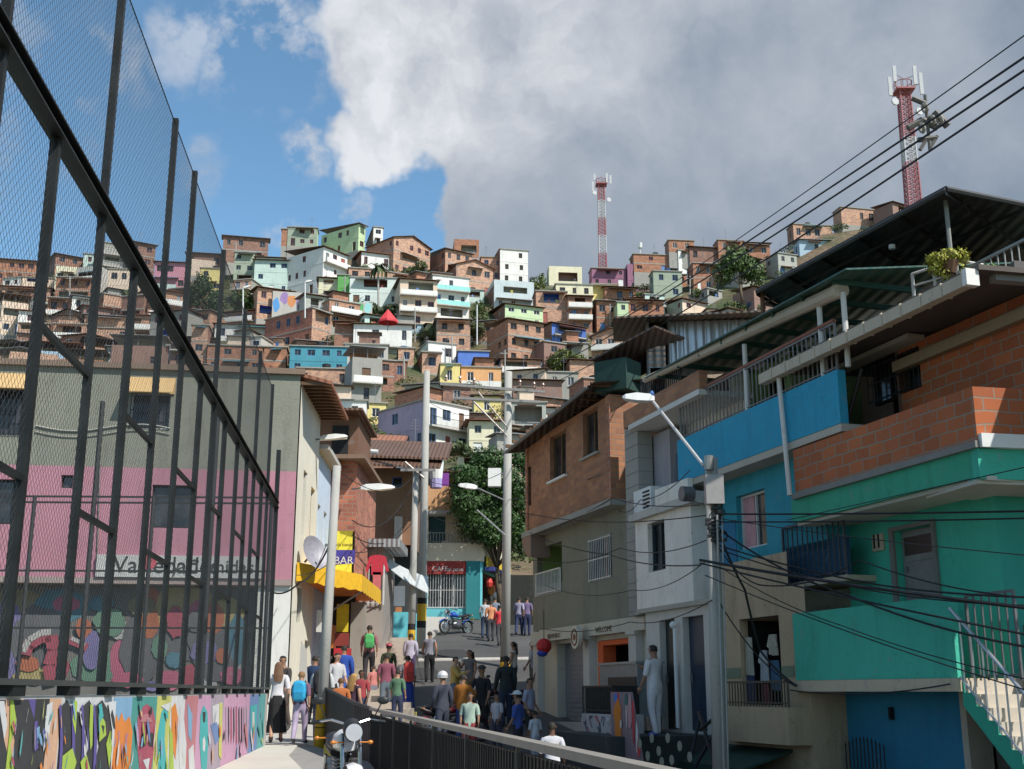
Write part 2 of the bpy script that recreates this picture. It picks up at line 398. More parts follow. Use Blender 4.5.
def cdir(v, r0, r1):
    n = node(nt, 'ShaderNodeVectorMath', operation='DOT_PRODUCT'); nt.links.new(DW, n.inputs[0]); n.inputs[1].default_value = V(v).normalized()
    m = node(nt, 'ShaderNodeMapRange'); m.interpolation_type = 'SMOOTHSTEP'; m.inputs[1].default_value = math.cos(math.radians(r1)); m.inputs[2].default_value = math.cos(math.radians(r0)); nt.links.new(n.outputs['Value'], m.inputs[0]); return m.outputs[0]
over = mth('MAXIMUM', cdir((.3, -.5, .8), 45, 62), cdir((-.7, -.7, .35), 30, 48))  # added unseen cloud above and behind the camera, neutralises the shadow tint
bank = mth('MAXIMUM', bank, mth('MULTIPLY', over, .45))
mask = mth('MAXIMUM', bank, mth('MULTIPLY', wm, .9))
# cloud brightness: sunlit crowns, dim undersides
brt = many([(400, 70, 30, 150, 1.), (330, 30, 20, 90, .9), (500, 40, 40, 200, .72), (365, 140, 20, 70, 1.0), (620, 50, 30, 170, .32), (560, 130, 20, 120, .30), (720, 120, 30, 150, .15), (820, 60, 60, 250, .24), (300, 145, 20, 50, .7), (250, 60, 60, 150, .7), (275, 210, 40, 90, .6), (300, -300, 200, 600, .8)])
n3 = ramp(nt, noi(nt, D, 6.5, 6, .6), .3, .7); n4 = ramp(nt, noi(nt, DW, 16, 5, .6), .3, .75)
b1 = mth('ADD', mth('MULTIPLY', brt, mth('ADD', .34, mth('MULTIPLY', n4, .72))), mth('MULTIPLY', n3, .28))
cl = mixc(nt, b1, (.20, .262, .350), (.76, .78, .82))
skc = node(nt, 'ShaderNodeVectorMath', operation='SCALE'); nt.links.new(sky.outputs[0], skc.inputs[0]); skc.inputs['Scale'].default_value = 1.0
skt = node(nt, 'ShaderNodeVectorMath', operation='MULTIPLY'); nt.links.new(skc.outputs[0], skt.inputs[0]); skt.inputs[1].default_value = (1.14, 1.40, 1.32)
clv = node(nt, 'ShaderNodeVectorMath', operation='SCALE'); nt.links.new(cl, clv.inputs[0]); clv.inputs['Scale'].default_value = 1/.14
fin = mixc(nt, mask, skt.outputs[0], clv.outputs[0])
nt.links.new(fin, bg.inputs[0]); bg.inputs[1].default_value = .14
# ---------------------------------------------------------------- terrain
KZ = [(-50,-1.3),(0,-1.3),(20,-1.15),(24,-.9),(30,-.25),(43,1.4),(50,2.7),(57,3.9),(62,5),(70,7.6),(85,12.5),(100,17.6),(130,29.2),(165,45),(195,62.5),(228,86),(236,89),(260,90),(600,60),(2500,0)]
GA = [(-300,.93),(0,.945),(150,.945),(250,.965),(330,1.0),(380,.985),(440,.955),(520,.945),(590,.90),(650,.915),(700,.93),(800,1.0),(870,1.07),(1300,1.07)]
def ground(x, y):
    k = interp(KZ, y)
    if y < 60: return k
    px = 512+1200*1.02*x/max(y, 1); g = interp(GA, px)
    return k*lerp(1, g, min(1, (y-60)/60))
def onhill(px, py, y0=58, y1=240):
    y = y0
    while y < y1:
        p = at(px, py, y)
        if p.z <= ground(p.x, p.y): return y
        y += .5
    return y1-6
def grid(xs, ys, f):
    mb = MB(); P = [(x, y, f(x, y)) for y in ys for x in xs]; n = len(xs)
    return mb.idx(P, [(j*n+i, j*n+i+1, (j+1)*n+i+1, (j+1)*n+i) for j in range(len(ys)-1) for i in range(n-1)])
gm, nt, p = newmat('hillside_earth'); tcn = node(nt, 'ShaderNodeTexCoord')
f1 = ramp(nt, noi(nt, tcn.outputs['Object'], .09, 6, .7), .42, .58)
f2 = ramp(nt, noi(nt, tcn.outputs['Object'], 1.2, 5, .7), .35, .7)
c1 = mixc(nt, f2, (.035, .055, .018), (.08, .10, .035)); c2 = mixc(nt, f2, (.13, .085, .05), (.24, .17, .11))
nt.links.new(mixc(nt, f1, c1, c2), p.inputs['Base Color']); p.inputs['Roughness'].default_value = .95; bump(nt, p, f2, .5, .2)
xs = [-1500,-800,-400,-250]+[x*8 for x in range(-25, 26)]+[250,400,800,1500]
ys = [-400,-50,0,10,20,24,30,36,43,50,57,62]+[62+i*5 for i in range(1, 45)]+[300,360,450,600,900,1500,2500]
def gsheet(x, y):
    z = ground(x, y)-(.12 if y < 60 else .05)
    if y > 62: z += (noise.noise(V((x*.05, y*.05, 0)))*1.6-.3)*min(1, (y-62)/10)
    return z
hs = grid(xs, ys, gsheet).build('hillside', gm, smooth=True); tag(hs, 'green and brown earth slope under the stacked houses', kind='structure')

# street: grey asphalt climbing away and bending right behind the cafe
am, nt, p = newmat('asphalt'); tcn = node(nt, 'ShaderNodeTexCoord'); O = tcn.outputs['Object']
fa = ramp(nt, noi(nt, O, .5, 5), .35, .7); fb = noi(nt, O, 45, 3)
c = mixc(nt, fa, (.038, .038, .039), (.072, .071, .068)); c = mixc(nt, ramp(nt, fb, .45, .75), c, (.16, .155, .15))
cr = ramp(nt, noi(nt, O, 1.7, 7, .75), .60, .66); mm = node(nt, 'ShaderNodeMath', operation='MULTIPLY'); nt.links.new(cr, mm.inputs[0]); mm.inputs[1].default_value = .5
c = mixc(nt, mm.outputs[0], c, (.03, .03, .03)); nt.links.new(c, p.inputs['Base Color']); p.inputs['Roughness'].default_value = .85; bump(nt, p, fb, .4, .01)
def road(x, y): return ground(x, y)
xs_ = [-12+i*1.2 for i in range(0, 22)]; ys_ = [10,14,18,20,22,24,27,30,33,36,39.5,43,46.5,50,53.5,57,59.5]
rd = grid(xs_, ys_, lambda x, y: road(x, y)-.01).build('street', am); tag(rd, 'grey asphalt street climbing steeply uphill', kind='structure')
con = paint(.42, .40, .36, amt=.5)
# repair patches and a manhole cover in the asphalt
for k, (px_, y_, w_, l_, a_) in enumerate(((455,49,1.3,2.0,.2),(470,41,1.8,1.2,-.3),(430,44.5,.9,2.2,.1),(480,36,1.5,1.6,.4),(440,34,1.0,1.4,-.2))):
    x_ = (px_-512)/1200*y_*1.03; mb = MB(); c_, s_ = math.cos(a_), math.sin(a_); q_ = [(x_+u*w_*c_-v*l_*s_, y_+u*w_*s_+v*l_*c_) for u, v in ((-.5,-.5),(.1,-.56),(.5,-.45),(.55,.1),(.45,.5),(-.1,.55),(-.5,.45))]
    mb.poly([(x, y, road(x, y)+.004+.001*k) for x, y in q_]); tag(mb.build('road_patch', plain(.035,.035,.036,.9)), kind='structure')
mb = MB(); mb.disc((-1.9,45.4,road(0,45.4)+.01), (0,-.17,1), .36, 20, 0, .02); tag(mb.build('manhole_cover', plain(.09,.085,.08,.5,.6)), 'round iron manhole cover in the asphalt below the drain strip', 'manhole cover')
# pale drain strip across the street
mb = MB(); a, b = at(418, 655, 46.5), at(520, 651, 48); ya = 47.2
mb.hexa([(-3.6,ya,road(0,ya)-.02),(1.2,ya+.4,road(0,ya+.4)-.02),(1.2,ya+.85,road(0,ya+.85)-.02),(-3.6,ya+.45,road(0,ya+.45)-.02),(-3.6,ya,road(0,ya)+.03),(1.2,ya+.4,road(0,ya+.4)+.03),(1.2,ya+.85,road(0,ya+.85)+.03),(-3.6,ya+.45,road(0,ya+.45)+.03)])
tag(mb.build('drain_strip', con), 'pale concrete strip across the asphalt', kind='structure')
# left pavement beyond the sidewalk: pale concrete apron rising along the houses
mb = MB(); yy = [27.2, 30, 36, 43, 50, 57, 59.5]
for y0, y1 in zip(yy, yy[1:]):
    def xr(y): return lerp(-2.6, -4.2, (y-27)/16) if y < 43 else lerp(-4.2, -3.1, (y-43)/16)
    def zr(y): return max(ground(0, y), 0.0)+.13 if y > 27.3 else .02
    mb.hexa([(-7.5,y0,zr(y0)-.6),(xr(y0),y0,zr(y0)-.6),(xr(y1),y1,zr(y1)-.6),(-7.5,y1,zr(y1)-.6),(-7.5,y0,zr(y0)),(xr(y0),y0,zr(y0)),(xr(y1),y1,zr(y1)),(-7.5,y1,zr(y1))])
tag(mb.build('pavement', con), 'pale concrete pavement in front of the left houses', kind='structure')

# ---------------------------------------------------------------- hillside houses
PAL = dict(
 brk=BR1, br2=BR2, br3=BR3, dbr=BR4, pch=brick(.55,.31,.20,(.42,.33,.26)), pchL=brick(.50,.27,.17,(.4,.31,.25)), red=brick(.40,.13,.08),  # pchL: pch darkened, painting shade on the gabled house's left wall
 gry=paint(.36,.37,.33,amt=.75), ggr=paint(.30,.35,.27,amt=.75), cnc=CONC, cnl=CONC_L, wht=paint(.72,.71,.67,amt=.6), lwh=paint(.62,.70,.66,amt=.6), mnt=paint(.48,.60,.55,amt=.6),
 yel=paint(.72,.60,.24,amt=.75), crm=paint(.68,.64,.46,amt=.75), lgr=paint(.50,.62,.38,amt=.75), grn=paint(.12,.36,.10,amt=.75), pur=paint(.28,.12,.19,amt=.75), lil=paint(.40,.34,.46,amt=.75), blu=paint(.09,.19,.55,amt=.75),
 lbl=paint(.34,.46,.55,amt=.75), bgr=paint(.50,.57,.58,amt=.75), tur=paint(.06,.26,.34,amt=.75), trq=paint(.30,.66,.62,amt=.75), pnk=paint(.55,.24,.30,amt=.75), crn=paint(.66,.52,.40,amt=.75), brn=paint(.25,.15,.12,amt=.75), orn=paint(.66,.36,.16,amt=.75))
HOUSES = []      # footprint records for the filler: (cx, cy, r, xl, xr, yt, yb, Y, root)
def proj(p):
    d = V(p)-V((0,0,EYE)); fz = d.y*CP+d.z*SP; uz = -d.y*SP+d.z*CP
    return 512+F*d.x/fz, 384.5-F*uz/fz
RAILW = plain(.6,.6,.58,.5,.1); TANK = plain(.02,.02,.022,.6); TANKB = plain(.03,.10,.28,.5)
Y_small = lambda y: y < 205
def house3d(C, zt, e1, s1, e2, s2, mL, mR, roof, label, opt='', rnd=None, found=3.5):
    rnd = rnd or random.Random(int(C.x*13+C.y*7)); z0 = C.z; h = zt-z0
    root = thing('hillside_house', label, 'house', (C.x, C.y, z0), 'houses stacked on the hillside')
    c = V((C.x, C.y, 0)); a = c+e1*s1; d = c+e2*s2; b = a+e2*s2
    fR = Fac(c, a); fL = Fac(d, c); fB = Fac(a, b); fK = Fac(b, d)
    n = max(1, round(h/2.55)); fh = h/n
    mb = MB(); mats = [PAL[mR], PAL[mL], CONC, CONC_L]
    wins = []
    for fc, s, mi in ((fR, s1, 0), (fL, s2, 1)):
        holes = []
        k = max(1, int(s/1.9)) if s > 1.6 else 0
        if mi == 1 and s2 < 3.2: k = 0
        for i in range(n):
            zz = z0+i*fh
            if mi == 0 and s > 3 and rnd.random() < (.34 if 'X' in opt else .14):
                a_ = rnd.uniform(.06, .3)*s; b_ = s-rnd.uniform(.06, .35)*s; holes.append((a_, b_, zz+.95, zz+fh*.88, 'v')); continue
            for j in range(k):
                if rnd.random() < (.22 if mi == 0 else .5): continue
                um = s*(j+.5)/k+rnd.uniform(-.15, .15); w = rnd.choice([.7, .9, 1.1]) if s/k > 1.9 else .7
                w = min(w, s/k*.7)
                if i == 0 and rnd.random() < .35 and n > 1 or ('B' in opt and mi == 0 and i > 0 and j % 2 == 0): q = (um-w/2, um+w/2, zz+.1, zz+min(2.1, fh*.85), 'd' if rnd.random() < .5 else 'w')
                else: q = (um-w/2, um+w/2, zz+fh*.36, zz+fh*.78, 'w')
                holes.append(q)
        fc.wall(mb, 0, s, z0, zt, holes, 0, .15, mi)
        fc.wall(mb, 0, s, z0-found, z0, (), 0, .1, 2)
        for q in holes: wins.append((fc, q))
        if roof != 'plain':
            for i in range(1, n): fc.box(mb, -.02, s+.02, z0+i*fh-.11, z0+i*fh+.09, -.1, .03, 2 if (mR in ('brk','br2','br3','dbr','pch','pchL','red')) else mi)
    for fc, s in ((fB, s2), (fK, s1)): fc.wall(mb, 0, s, z0-found, zt, (), 0, .1, 1)
    mb.poly([fR.P(0,zt-.02), fR.P(s1,zt-.02), V((b.x,b.y,zt-.02)), V((d.x,d.y,zt-.02))], 2)
    wl = mb.build('wall', mats, root)
    cols = [WHITEP, GREYM, WOOD, plain(.1,.2,.4), plain(.35,.1,.08)]; fr = rnd.choice(cols)
    for fc, q in [w_ for w_ in wins if w_[1][4] == 'v']:
        lg = MB(); u0_, u1_, a_, b_ = q[:4]; cc_ = [fc.P(u0_,a_-.9,-.15), fc.P(u1_,a_-.9,-.15), fc.P(u1_,a_-.9,-1.6), fc.P(u0_,a_-.9,-1.6), fc.P(u0_,b_,-.15), fc.P(u1_,b_,-.15), fc.P(u1_,b_,-1.6), fc.P(u0_,b_,-1.6)]
        lg.idx(cc_, [(3,2,1,0),(4,5,6,7),(1,2,6,5),(2,3,7,6),(3,0,4,7)]); lo = lg.build('loggia', PAL[rnd.choice(['cnc','brn','dbr','crn','blu','gry'])], root)
        rg = MB(); railing(rg, fc, u0_+.02, u1_-.02, a_-.05, a_+.25, -.05, .16, .014); rg.build('railing', RAILW if rnd.random() < .5 else BLACKM, lo)
        for _ in range(rnd.randrange(0, 4)):
            cl_ = MB(); uu = lerp(u0_, u1_, rnd.uniform(.1, .85)); w_ = rnd.uniform(.25, .6); fc.box(cl_, uu, min(u1_-.03, uu+w_), a_-rnd.uniform(.0,.2)+.12, a_+rnd.uniform(.5,.75), -.3, -.27); cl_.build('laundry', rnd.choice([plain(.5,.08,.08), plain(.1,.2,.5), plain(.7,.7,.68), plain(.6,.5,.1), plain(.05,.05,.06)]), lo)
    wins = [w_ for w_ in wins if w_[1][4] != 'v']
    for fc, q in wins: opening(root, fc, (*q[:4], q[4], fr if q[4] == 'w' else rnd.choice(cols)), 0, .15, True)
    # roof
    r = MB(); ov = .45
    P = lambda u, v, z: c+e1*u+e2*v+V((0,0,z))
    if roof == 'flat' or roof == 'plain':
        r.prism([P(-.2,-.2,zt), P(s1+.2,-.2,zt), P(s1+.2,s2+.2,zt), P(-.2,s2+.2,zt)], (0,0,.16)); rm = CONC
        r.build('roof', rm, root)
    elif roof == 'par':      # flat roof behind a low parapet
        for u0, u1, v0, v1 in ((0,s1,0,.15),(0,.15,.15,s2),(s1-.15,s1,.15,s2)):
            r.prism([P(u0,v0,zt), P(u1,v0,zt), P(u1,v1,zt), P(u0,v1,zt)], (0,0,.9))
        r.build('parapet', PAL[mR], root)
    elif roof == 'gab':
        m = s1/2; hgt = min(1.5, s1*.18); th = .07
        for ua, ub, za, zb in ((-ov, m, zt-.1, zt+hgt), (m, s1+ov, zt+hgt, zt-.1)):
            r.prism([P(ua,-ov,za), P(ub,-ov,zb), P(ub,s2+ov,zb), P(ua,s2+ov,za)], (0,0,th))
        r.build('roof', rnd.choice([RUSTROOF, TERRA, ZINC_B]), root)
        g = MB(); g.poly([P(0,0,zt), P(s1,0,zt), P(m,0,zt+hgt-.05)]); g.build('gable', PAL[mR], root)
    elif roof in ('shd', 'shz', 'sht'):      # mono-pitch, rising away from the street side
        k = rnd.uniform(.08, .16); th = .06
        r.prism([P(-ov,-ov*1.3,zt+.05), P(s1+ov,-ov*1.3,zt+.05), P(s1+ov,s2+ov,zt+.05+k*s2), P(-ov,s2+ov,zt+.05+k*s2)], (0,0,th))
        r.build('roof', {'shd': RUSTROOF, 'shz': ZINC, 'sht': TERRA}[roof], root)
    elif roof == 'ter':      # open terrace under posts and a sheet roof
        q = MB()
        for u0, u1, v0, v1 in ((0,s1,0,.12),(0,.12,.12,s2),(s1-.12,s1,.12,s2)): q.prism([P(u0,v0,zt), P(u1,v0,zt), P(u1,v1,zt), P(u0,v1,zt)], (0,0,.85))
        q.build('parapet', PAL[mR], root)
        for u in (.1, s1/2, s1-.1): MB().tube(P(u,.1,zt+.85), P(u,.1,zt+2.2), .05, 5).build('post', GREYM, root)
        q = MB(); q.poly([P(.2,s2*.6,zt), P(s1-.2,s2*.6,zt), P(s1-.2,s2*.6,zt+2.2), P(.2,s2*.6,zt+2.2)]); q.build('back_wall', PAL[rnd.choice(['brk','dbr','cnc','crn'])], root)
        r.prism([P(-.4,-.5,zt+2.15), P(s1+.4,-.5,zt+2.15), P(s1+.4,s2+.3,zt+2.5), P(-.4,s2+.3,zt+2.5)], (0,0,.06)); r.build('roof', rnd.choice([RUSTROOF, ZINC, ZINC_B, TERRA]), root)
    if 'B' in opt:
        bm_ = PAL['trq'] if 'T' in opt else PAL['crn'] if 'O' in opt else PAL['blu'] if 'U' in opt else PAL['wht']
        for i in range(1, n) if n > 1 else [0]:
            bb = MB(); zz = z0+i*fh; fR.box(bb, .05, s1-.05, zz-.12, zz+.06, .035, 1.0)
            if 'S' in opt: fR.box(bb, .05, s1-.05, zz+.06, zz+.85, .92, 1.0, 1)
            ob = bb.build('balcony', [CONC_L, bm_], root)
            if 'S' not in opt:
                rb = MB(); railing(rb, fR, .08, s1-.08, zz+.06, zz+.95, .95, .16, .016); rb.build('railing', RAILW if rnd.random() < .6 else BLACKM, ob)
    if h > 3 and rnd.random() < .45:      # sheet awning stuck on the front
        i_ = rnd.randrange(1, n+1) if n > 1 else 1; zz = z0+i_*fh-.25; ua = s1*rnd.uniform(.0,.35); ub = s1-s1*rnd.uniform(.0,.35); la_ = MB()
        la_.prism([fR.P(ua,zz,.02), fR.P(ub,zz,.02), fR.P(ub,zz-.3,rnd.uniform(.8,1.3)), fR.P(ua,zz-.3,rnd.uniform(.8,1.3))], (0,0,.05)); la_.build('awning', rnd.choice([RUSTROOF, ZINC, ZINC_B, TERRA, PAL['tur']]), root)
    if roof in ('flat', 'par') and s1 > 3.2 and Y_small(C.y) and rnd.random() < .5:      # makeshift room added on the roof
        a_ = rnd.uniform(.05,.4)*s1; w_ = rnd.uniform(.35,.55)*s1; hh_ = rnd.uniform(1.5,2.2); rb_ = MB(); q_ = [P(a_,s2*.35,zt+.16), P(a_+w_,s2*.35,zt+.16), P(a_+w_,s2-.2,zt+.16), P(a_,s2-.2,zt+.16)]
        rb_.prism(q_, (0,0,hh_)); ro_ = rb_.build('roof_room', PAL[rnd.choice(['brk','br2','dbr','pch','cnc','crn'])], root)
        rb_ = MB(); rb_.prism([P(a_-.3,s2*.35-.5,zt+.18+hh_), P(a_+w_+.3,s2*.35-.5,zt+.18+hh_), P(a_+w_+.3,s2,zt+.4+hh_), P(a_-.3,s2,zt+.4+hh_)], (0,0,.05)); rb_.build('roof_sheet', rnd.choice([RUSTROOF, ZINC, ZINC_B]), ro_)
    if rnd.random() < .3 and roof in ('flat', 'par'):
        t = MB(); ct = P(s1*rnd.uniform(.3,.7), s2*.5, zt+.16); t.tube(ct, ct+V((0,0,.9)), .5, 12, .62); t.tube(ct+V((0,0,.9)), ct+V((0,0,1.05)), .62, 12, .2); t.build('water_tank', TANK if rnd.random() < .6 else TANKB, root)
    if rnd.random() < .35:
        t = MB(); ct = P(s1*rnd.uniform(.2,.8), .5, zt); t.tube(ct, ct+V((0,0,2.6)), .025, 4); 
        for k in range(4): t.obox(ct+V((0,0,1.7+.25*k)), e1*(.5-.07*k), e2*.012, V((0,0,.012)))
        t.build('antenna', GREYM, root)
    return root
def hh(xl, xc, xr, yt, yb, mL, mR, roof, label, opt='', Y=None):
    Y = Y or onhill(xc, yb); C = at(xc, yb, Y); zt = at(xc, yt, Y).z
    sc = Y/1200.; wL = max(.01, (xc-xl)*sc); th = math.asin(max(.10, min(.80, wL/7.)))
    e1 = V((math.cos(th), math.sin(th), 0)); e2 = V((-math.sin(th), math.cos(th), 0))
    r = ray(xr, (yt+yb)/2); k = r.x/r.y; s1 = (k*C.y-C.x)/(e1.x-k*e1.y)
    r = ray(xl, (yt+yb)/2); k = r.x/r.y; den = e2.x-k*e2.y; s2 = (k*C.y-C.x)/den if xl < xc and abs(den) > .02 else 6
    s2 = max(3.5, min(s2, 11)); s1 = max(2, min(s1, 16))
    root = house3d(C, zt, e1, s1, e2, s2, mL, mR, roof, label, opt)
    ce = C+e1*s1/2+e2*s2/2; HOUSES.append((ce.x, ce.y, max(s1, s2)/2, min(xl, xc), xr, yt, yb, Y, root))
    return root
HL = [
 (180,186,222,253,268,'dbr','dbr','shd','dark brick house with a rusty roof at the left end of the skyline'),
 (193,199,222,268,292,'yel','yel','flat','pale yellow house below the dark brick skyline house, by the dark trees'),
 (214,222,268,236,262,'dbr','dbr','shd','long brown brick house under the sloping rusty roof on the left skyline'),
 (228,233,254,252,284,'ggr','ggr','flat','narrow grey green house with a white framed window under the brown brick skyline house'),
 (250,253,289,260,294,'mnt','mnt','shd','mint house joined to the left of the white balconied house'),
 (286,322,347,247,292,'wht','wht','shd','large white house with rows of balconies below the pale green block','BS'),
 (277,281,296,229,246,'brk','brk','flat','small orange brick storey left of the pale green skyline blocks'),
 (284,287,317,227,246,'lgr','ggr','flat','lower pale green block on the skyline'),
 (316,358,364,224,250,'lgr','lgr','shd','taller pale green block at the highest point of the hill'),
 (364,373,382,227,247,'dbr','wht','flat','brown and white narrow tower house right of the tallest green block'),
 (366,393,430,237,273,'pchL','pch','gab','large peach brick house with its roof peak on the skyline'),
 (348,361,391,252,270,'brk','wht','sht','white house with a red tile roof below the peach gabled house'),
 (312,318,337,278,300,'crn','crm','shd','cream house under a slanted brown roof by the green painted wall'),
 (335,337,350,275,300,'grn','grn','flat','narrow bright green house beside the wide mint house'),
 (346,349,400,277,306,'mnt','lwh','flat','wide pale mint house above the colourful mural terrace'),
 (390,399,437,279,328,'crn','crn','shd','peach apartment house with white balconies stepping down the slope','BS'),
 (419,432,469,275,320,'gry','wht','flat','white house with a long turquoise balcony','BST'),
 (425,445,472,249,275,'br2','pch','shd','peach house with one window under the blue sheeted rooftop'),
 (451,454,479,243,257,'br2','brk','par','low brick rooftop house with blue sheeting on the skyline'),
 (441,456,493,264,294,'br2','pch','gab','peach brick house under a wide dark gable below the blue sheeting'),
 (478,481,503,257,282,'br2','pch','flat','small peach house leaning on the white tower house'),
 (492,500,528,249,285,'dbr','wht','flat','white three storey tower house with a brick top floor'),
 (485,494,534,284,309,'dbr','bgr','par','blue grey house with a blank wall below the white tower house'),
 (490,505,543,304,326,'dbr','lgr','shd','light green house with two small windows below the blue grey house'),
 (487,508,544,319,364,'brk','br3','shd','big orange brick house with one balcony in the middle of the hill'),  # left wall's shade put into the colour by a darker brick
 (547,549,582,270,285,'crm','crm','par','upper half of the cream terraced house left of the striped tower'),
 (553,556,593,284,298,'crm','crm','flat','lower half of the cream terraced house left of the striped tower'),
 (533,536,567,291,323,'br2','pch','flat','peach brick house with a grey upper corner below the cream houses'),
 (564,568,592,296,332,'br2','br2','shd','brick house with stacked white balconies beside the peach brick house','BS'),
 (531,552,586,323,347,'dbr','blu','shd','house with a bright blue upper floor and brown side wall','BU'),
 (589,592,626,268,286,'pur','pur','flat','dark purple house at the foot of the striped tower'),
 (624,628,654,268,292,'pur','pur','par','dark purple house with a white window right of the striped tower'),
 (590,592,618,284,302,'yel','yel','flat','ochre yellow house under the dark purple house'),
 (601,605,636,287,303,'brk','brk','shd','low brick house with a round white dish under the purple houses'),
 (592,597,618,301,334,'dbr','brk','shz','brick house left of the pale green column'),
 (617,618,626,302,338,'lgr','lgr','flat','very narrow pale green house between two brick houses'),
 (625,627,664,300,334,'brk','brk','shd','brick house right of the narrow pale green house'),
 (630,634,669,254,272,'br2','brk','flat','brick house with a row of windows on the right part of the skyline'),
 (651,654,682,271,299,'ggr','ggr','flat','grey green blank house below the white corner tower'),
 (666,669,694,240,252,'br2','brk','flat','brick rooftop storey right of the striped tower, highest there'),
 (667,679,686,250,276,'lbl','wht','flat','narrow house with pale blue and sunlit white sides'),
 (684,690,724,247,263,'dbr','dbr','shd','dark brick house under a brown roof on the right skyline'),
 (690,694,724,263,292,'br2','brk','flat','red brick blank house left of the round tree'),
 (661,683,706,299,322,'ggr','crn','shd','grey and peach house at the foot of the right slope'),
 (716,719,744,240,262,'brk','brk','flat','orange brick house peeking over the round tree'),
 (744,746,770,243,258,'dbr','brk','shd','low brick house between the round tree and the blue roofed house'),
 (766,779,797,253,276,'cnc','gry','flat','grey house with a dark doorway near the black canopy'),
 (797,800,832,240,256,'lbl','lbl','shz','pale blue house with a sheet roof near the black canopy'),
 (789,794,832,224,241,'br2','pch','flat','peach house with pillars on the right skyline'),
 (834,842,883,207,224,'br3','pch','flat','peach house at the right end of the skyline above the canopy'),
 (262,311,331,308,346,'red','pch','flat','long red brown wall house with a peach end facing right',''),
 (208,214,316,324,342,'cnc','wht','sht','long low white house with a tiled eave and several dark windows',''),
 (200,206,262,345,372,'br2','brk','flat','orange brick house with one square window above the grey building roof',''),
 (260,263,286,347,374,'br2','brk','flat','brick house with an open dark balcony beside the turquoise house',''),
 (286,289,347,346,374,'tur','tur','flat','turquoise fronted house over a red shopfront',''),
 (184,189,207,325,372,'br2','pch','flat','narrow peach brick house left of the brick house with the square window',''),
 (330,334,353,322,346,'brn','br2','shd','small brown house at the left end of the white lattice balcony',''),
 (350,353,412,324,347,'brn','wht','shd','wide house with a white lattice balcony under the red parasol','BS'),
 (341,344,388,344,364,'cnl','cnl','flat','grey house with big blue shutters',''),
 (394,398,414,348,365,'br2','pch','flat','small peach brick cube house with one window',''),
 (413,422,441,352,373,'br2','pch','flat','peach brick cube house projecting on a slab',''),
 (411,428,456,342,362,'mnt','wht','flat','white and mint corner house above the peach cube house',''),
 (455,458,489,351,369,'blu','blu','flat','blue and white house in the middle of the lower slope',''),
 (436,440,460,364,389,'yel','yel','flat','mustard yellow house under the blue and white house',''),
 (458,461,501,367,388,'brn','orn','flat','orange house with a long open balcony under the blue and white house','BS'),
 (290,296,352,368,388,'br2','pch','flat','low brick parapet house under the red shopfront',''),
 (312,315,366,400,446,'wht','wht','flat','white house with a purple curtained window above the brown roofs','B'),
 (355,367,386,403,424,'orn','yel','flat','small mustard house between the white house and the lilac house',''),
 (378,425,469,400,452,'lil','wht','flat','lilac sided house with a white balconied front','B'),
 (466,469,507,421,458,'crm','crm','sht','pale yellow house with one large shuttered window',''),
 (472,474,501,396,418,'crm','yel','shd','small yellow house behind the pole crossarm',''),
 (511,513,562,380,402,'brn','brn','shd','long brown timber fronted house with four dark windows',''),
 (543,546,578,372,392,'cnc','cnc','flat','bare concrete house with two windows over the long brown house',''),
 (563,570,594,360,384,'br2','pch','shd','peach house tucked behind the dark right hand roofs',''),
 (507,512,546,402,432,'cnc','gry','flat','grey house with a barred opening right of the tall pole',''),
 (540,543,572,408,428,'wht','wht','shd','white walled house partly hidden by the brick house roof',''),
 (-14,-6,36,259,282,'br2','brk','shd','orange brick house at the far left of the skyline behind the fence'),
 (35,54,93,254,275,'dbr','br2','shd','brown brick house with a terrace behind the second fence post'),
 (50,54,93,277,302,'br2','brk','flat','wide orange brick wall house below the brown terrace house'),
 (102,106,141,269,300,'ggr','crn','flat','grey plastered house with a peach end behind the fence'),
 (-14,-8,50,286,305,'br2','pch','sht','peach house with a pink cloth on its rail at the far left','BS'),
 (92,97,130,328,353,'br2','pch','flat','peach brick house with one maroon window behind the fence'),
 (12,16,48,323,346,'br2','pch','flat','salmon house with a blank wall at lower left behind the fence'),
 (148,153,186,262,290,'pnk','pnk','shd','pink walled house left of the dark trees'),
]
for t in HL: hh(*t)

# ---- filler rows between the houses above: front to back, kept clear of the houses already placed
CELL = 5; ZB = {}
def cover(x0, x1, y0, y1, mark=True):
    c = [(i, j) for i in range(int(x0//CELL), int(x1//CELL)+1) for j in range(int(y0//CELL), int(y1//CELL)+1)]
    n = sum(1 for k in c if k not in ZB and -4 < k[0] < 210 and 36 < k[1])
    if mark:
        for k in c: ZB[k] = 1
    return n/max(1, len(c))
cover(600, 1100, 330, 800); cover(760, 1100, 215, 400); cover(-50, 297, 372, 800); cover(297, 355, 450, 800); cover(350, 600, 470, 800)
TREES_H = [(182,225,272,318),(228,258,286,318),(715,768,247,296),(530,547,270,292),(400,430,262,280),(545,592,345,376),(470,490,295,325),(365,400,300,322),(690,760,292,318)]
LM = [(HOUSES[i][3], HOUSES[i][4], HOUSES[i][5], HOUSES[i][6], s) for i, s in ((5,'the large white balconied house'),(8,'the tallest green block'),(10,'the peach gabled house'),(16,'the turquoise balcony'),(21,'the white tower house'),(24,'the big orange brick house'),(29,'the bright blue upper floor'),(30,'the dark purple house'),(38,'the grey green blank house'),(42,'the red brick blank house'),(49,'the canopy skyline house'),(50,'the long red brown wall'),(51,'the long low white house'),(54,'the turquoise fronted house'),(57,'the white lattice balcony'),(62,'the blue and white house'),(68,'the lilac house'),(71,'the long brown timber front'),(77,'the brown terrace house'),(79,'the grey house behind the fence'),(83,'the pink walled house'))]
frnd = random.Random(11); nf = 0
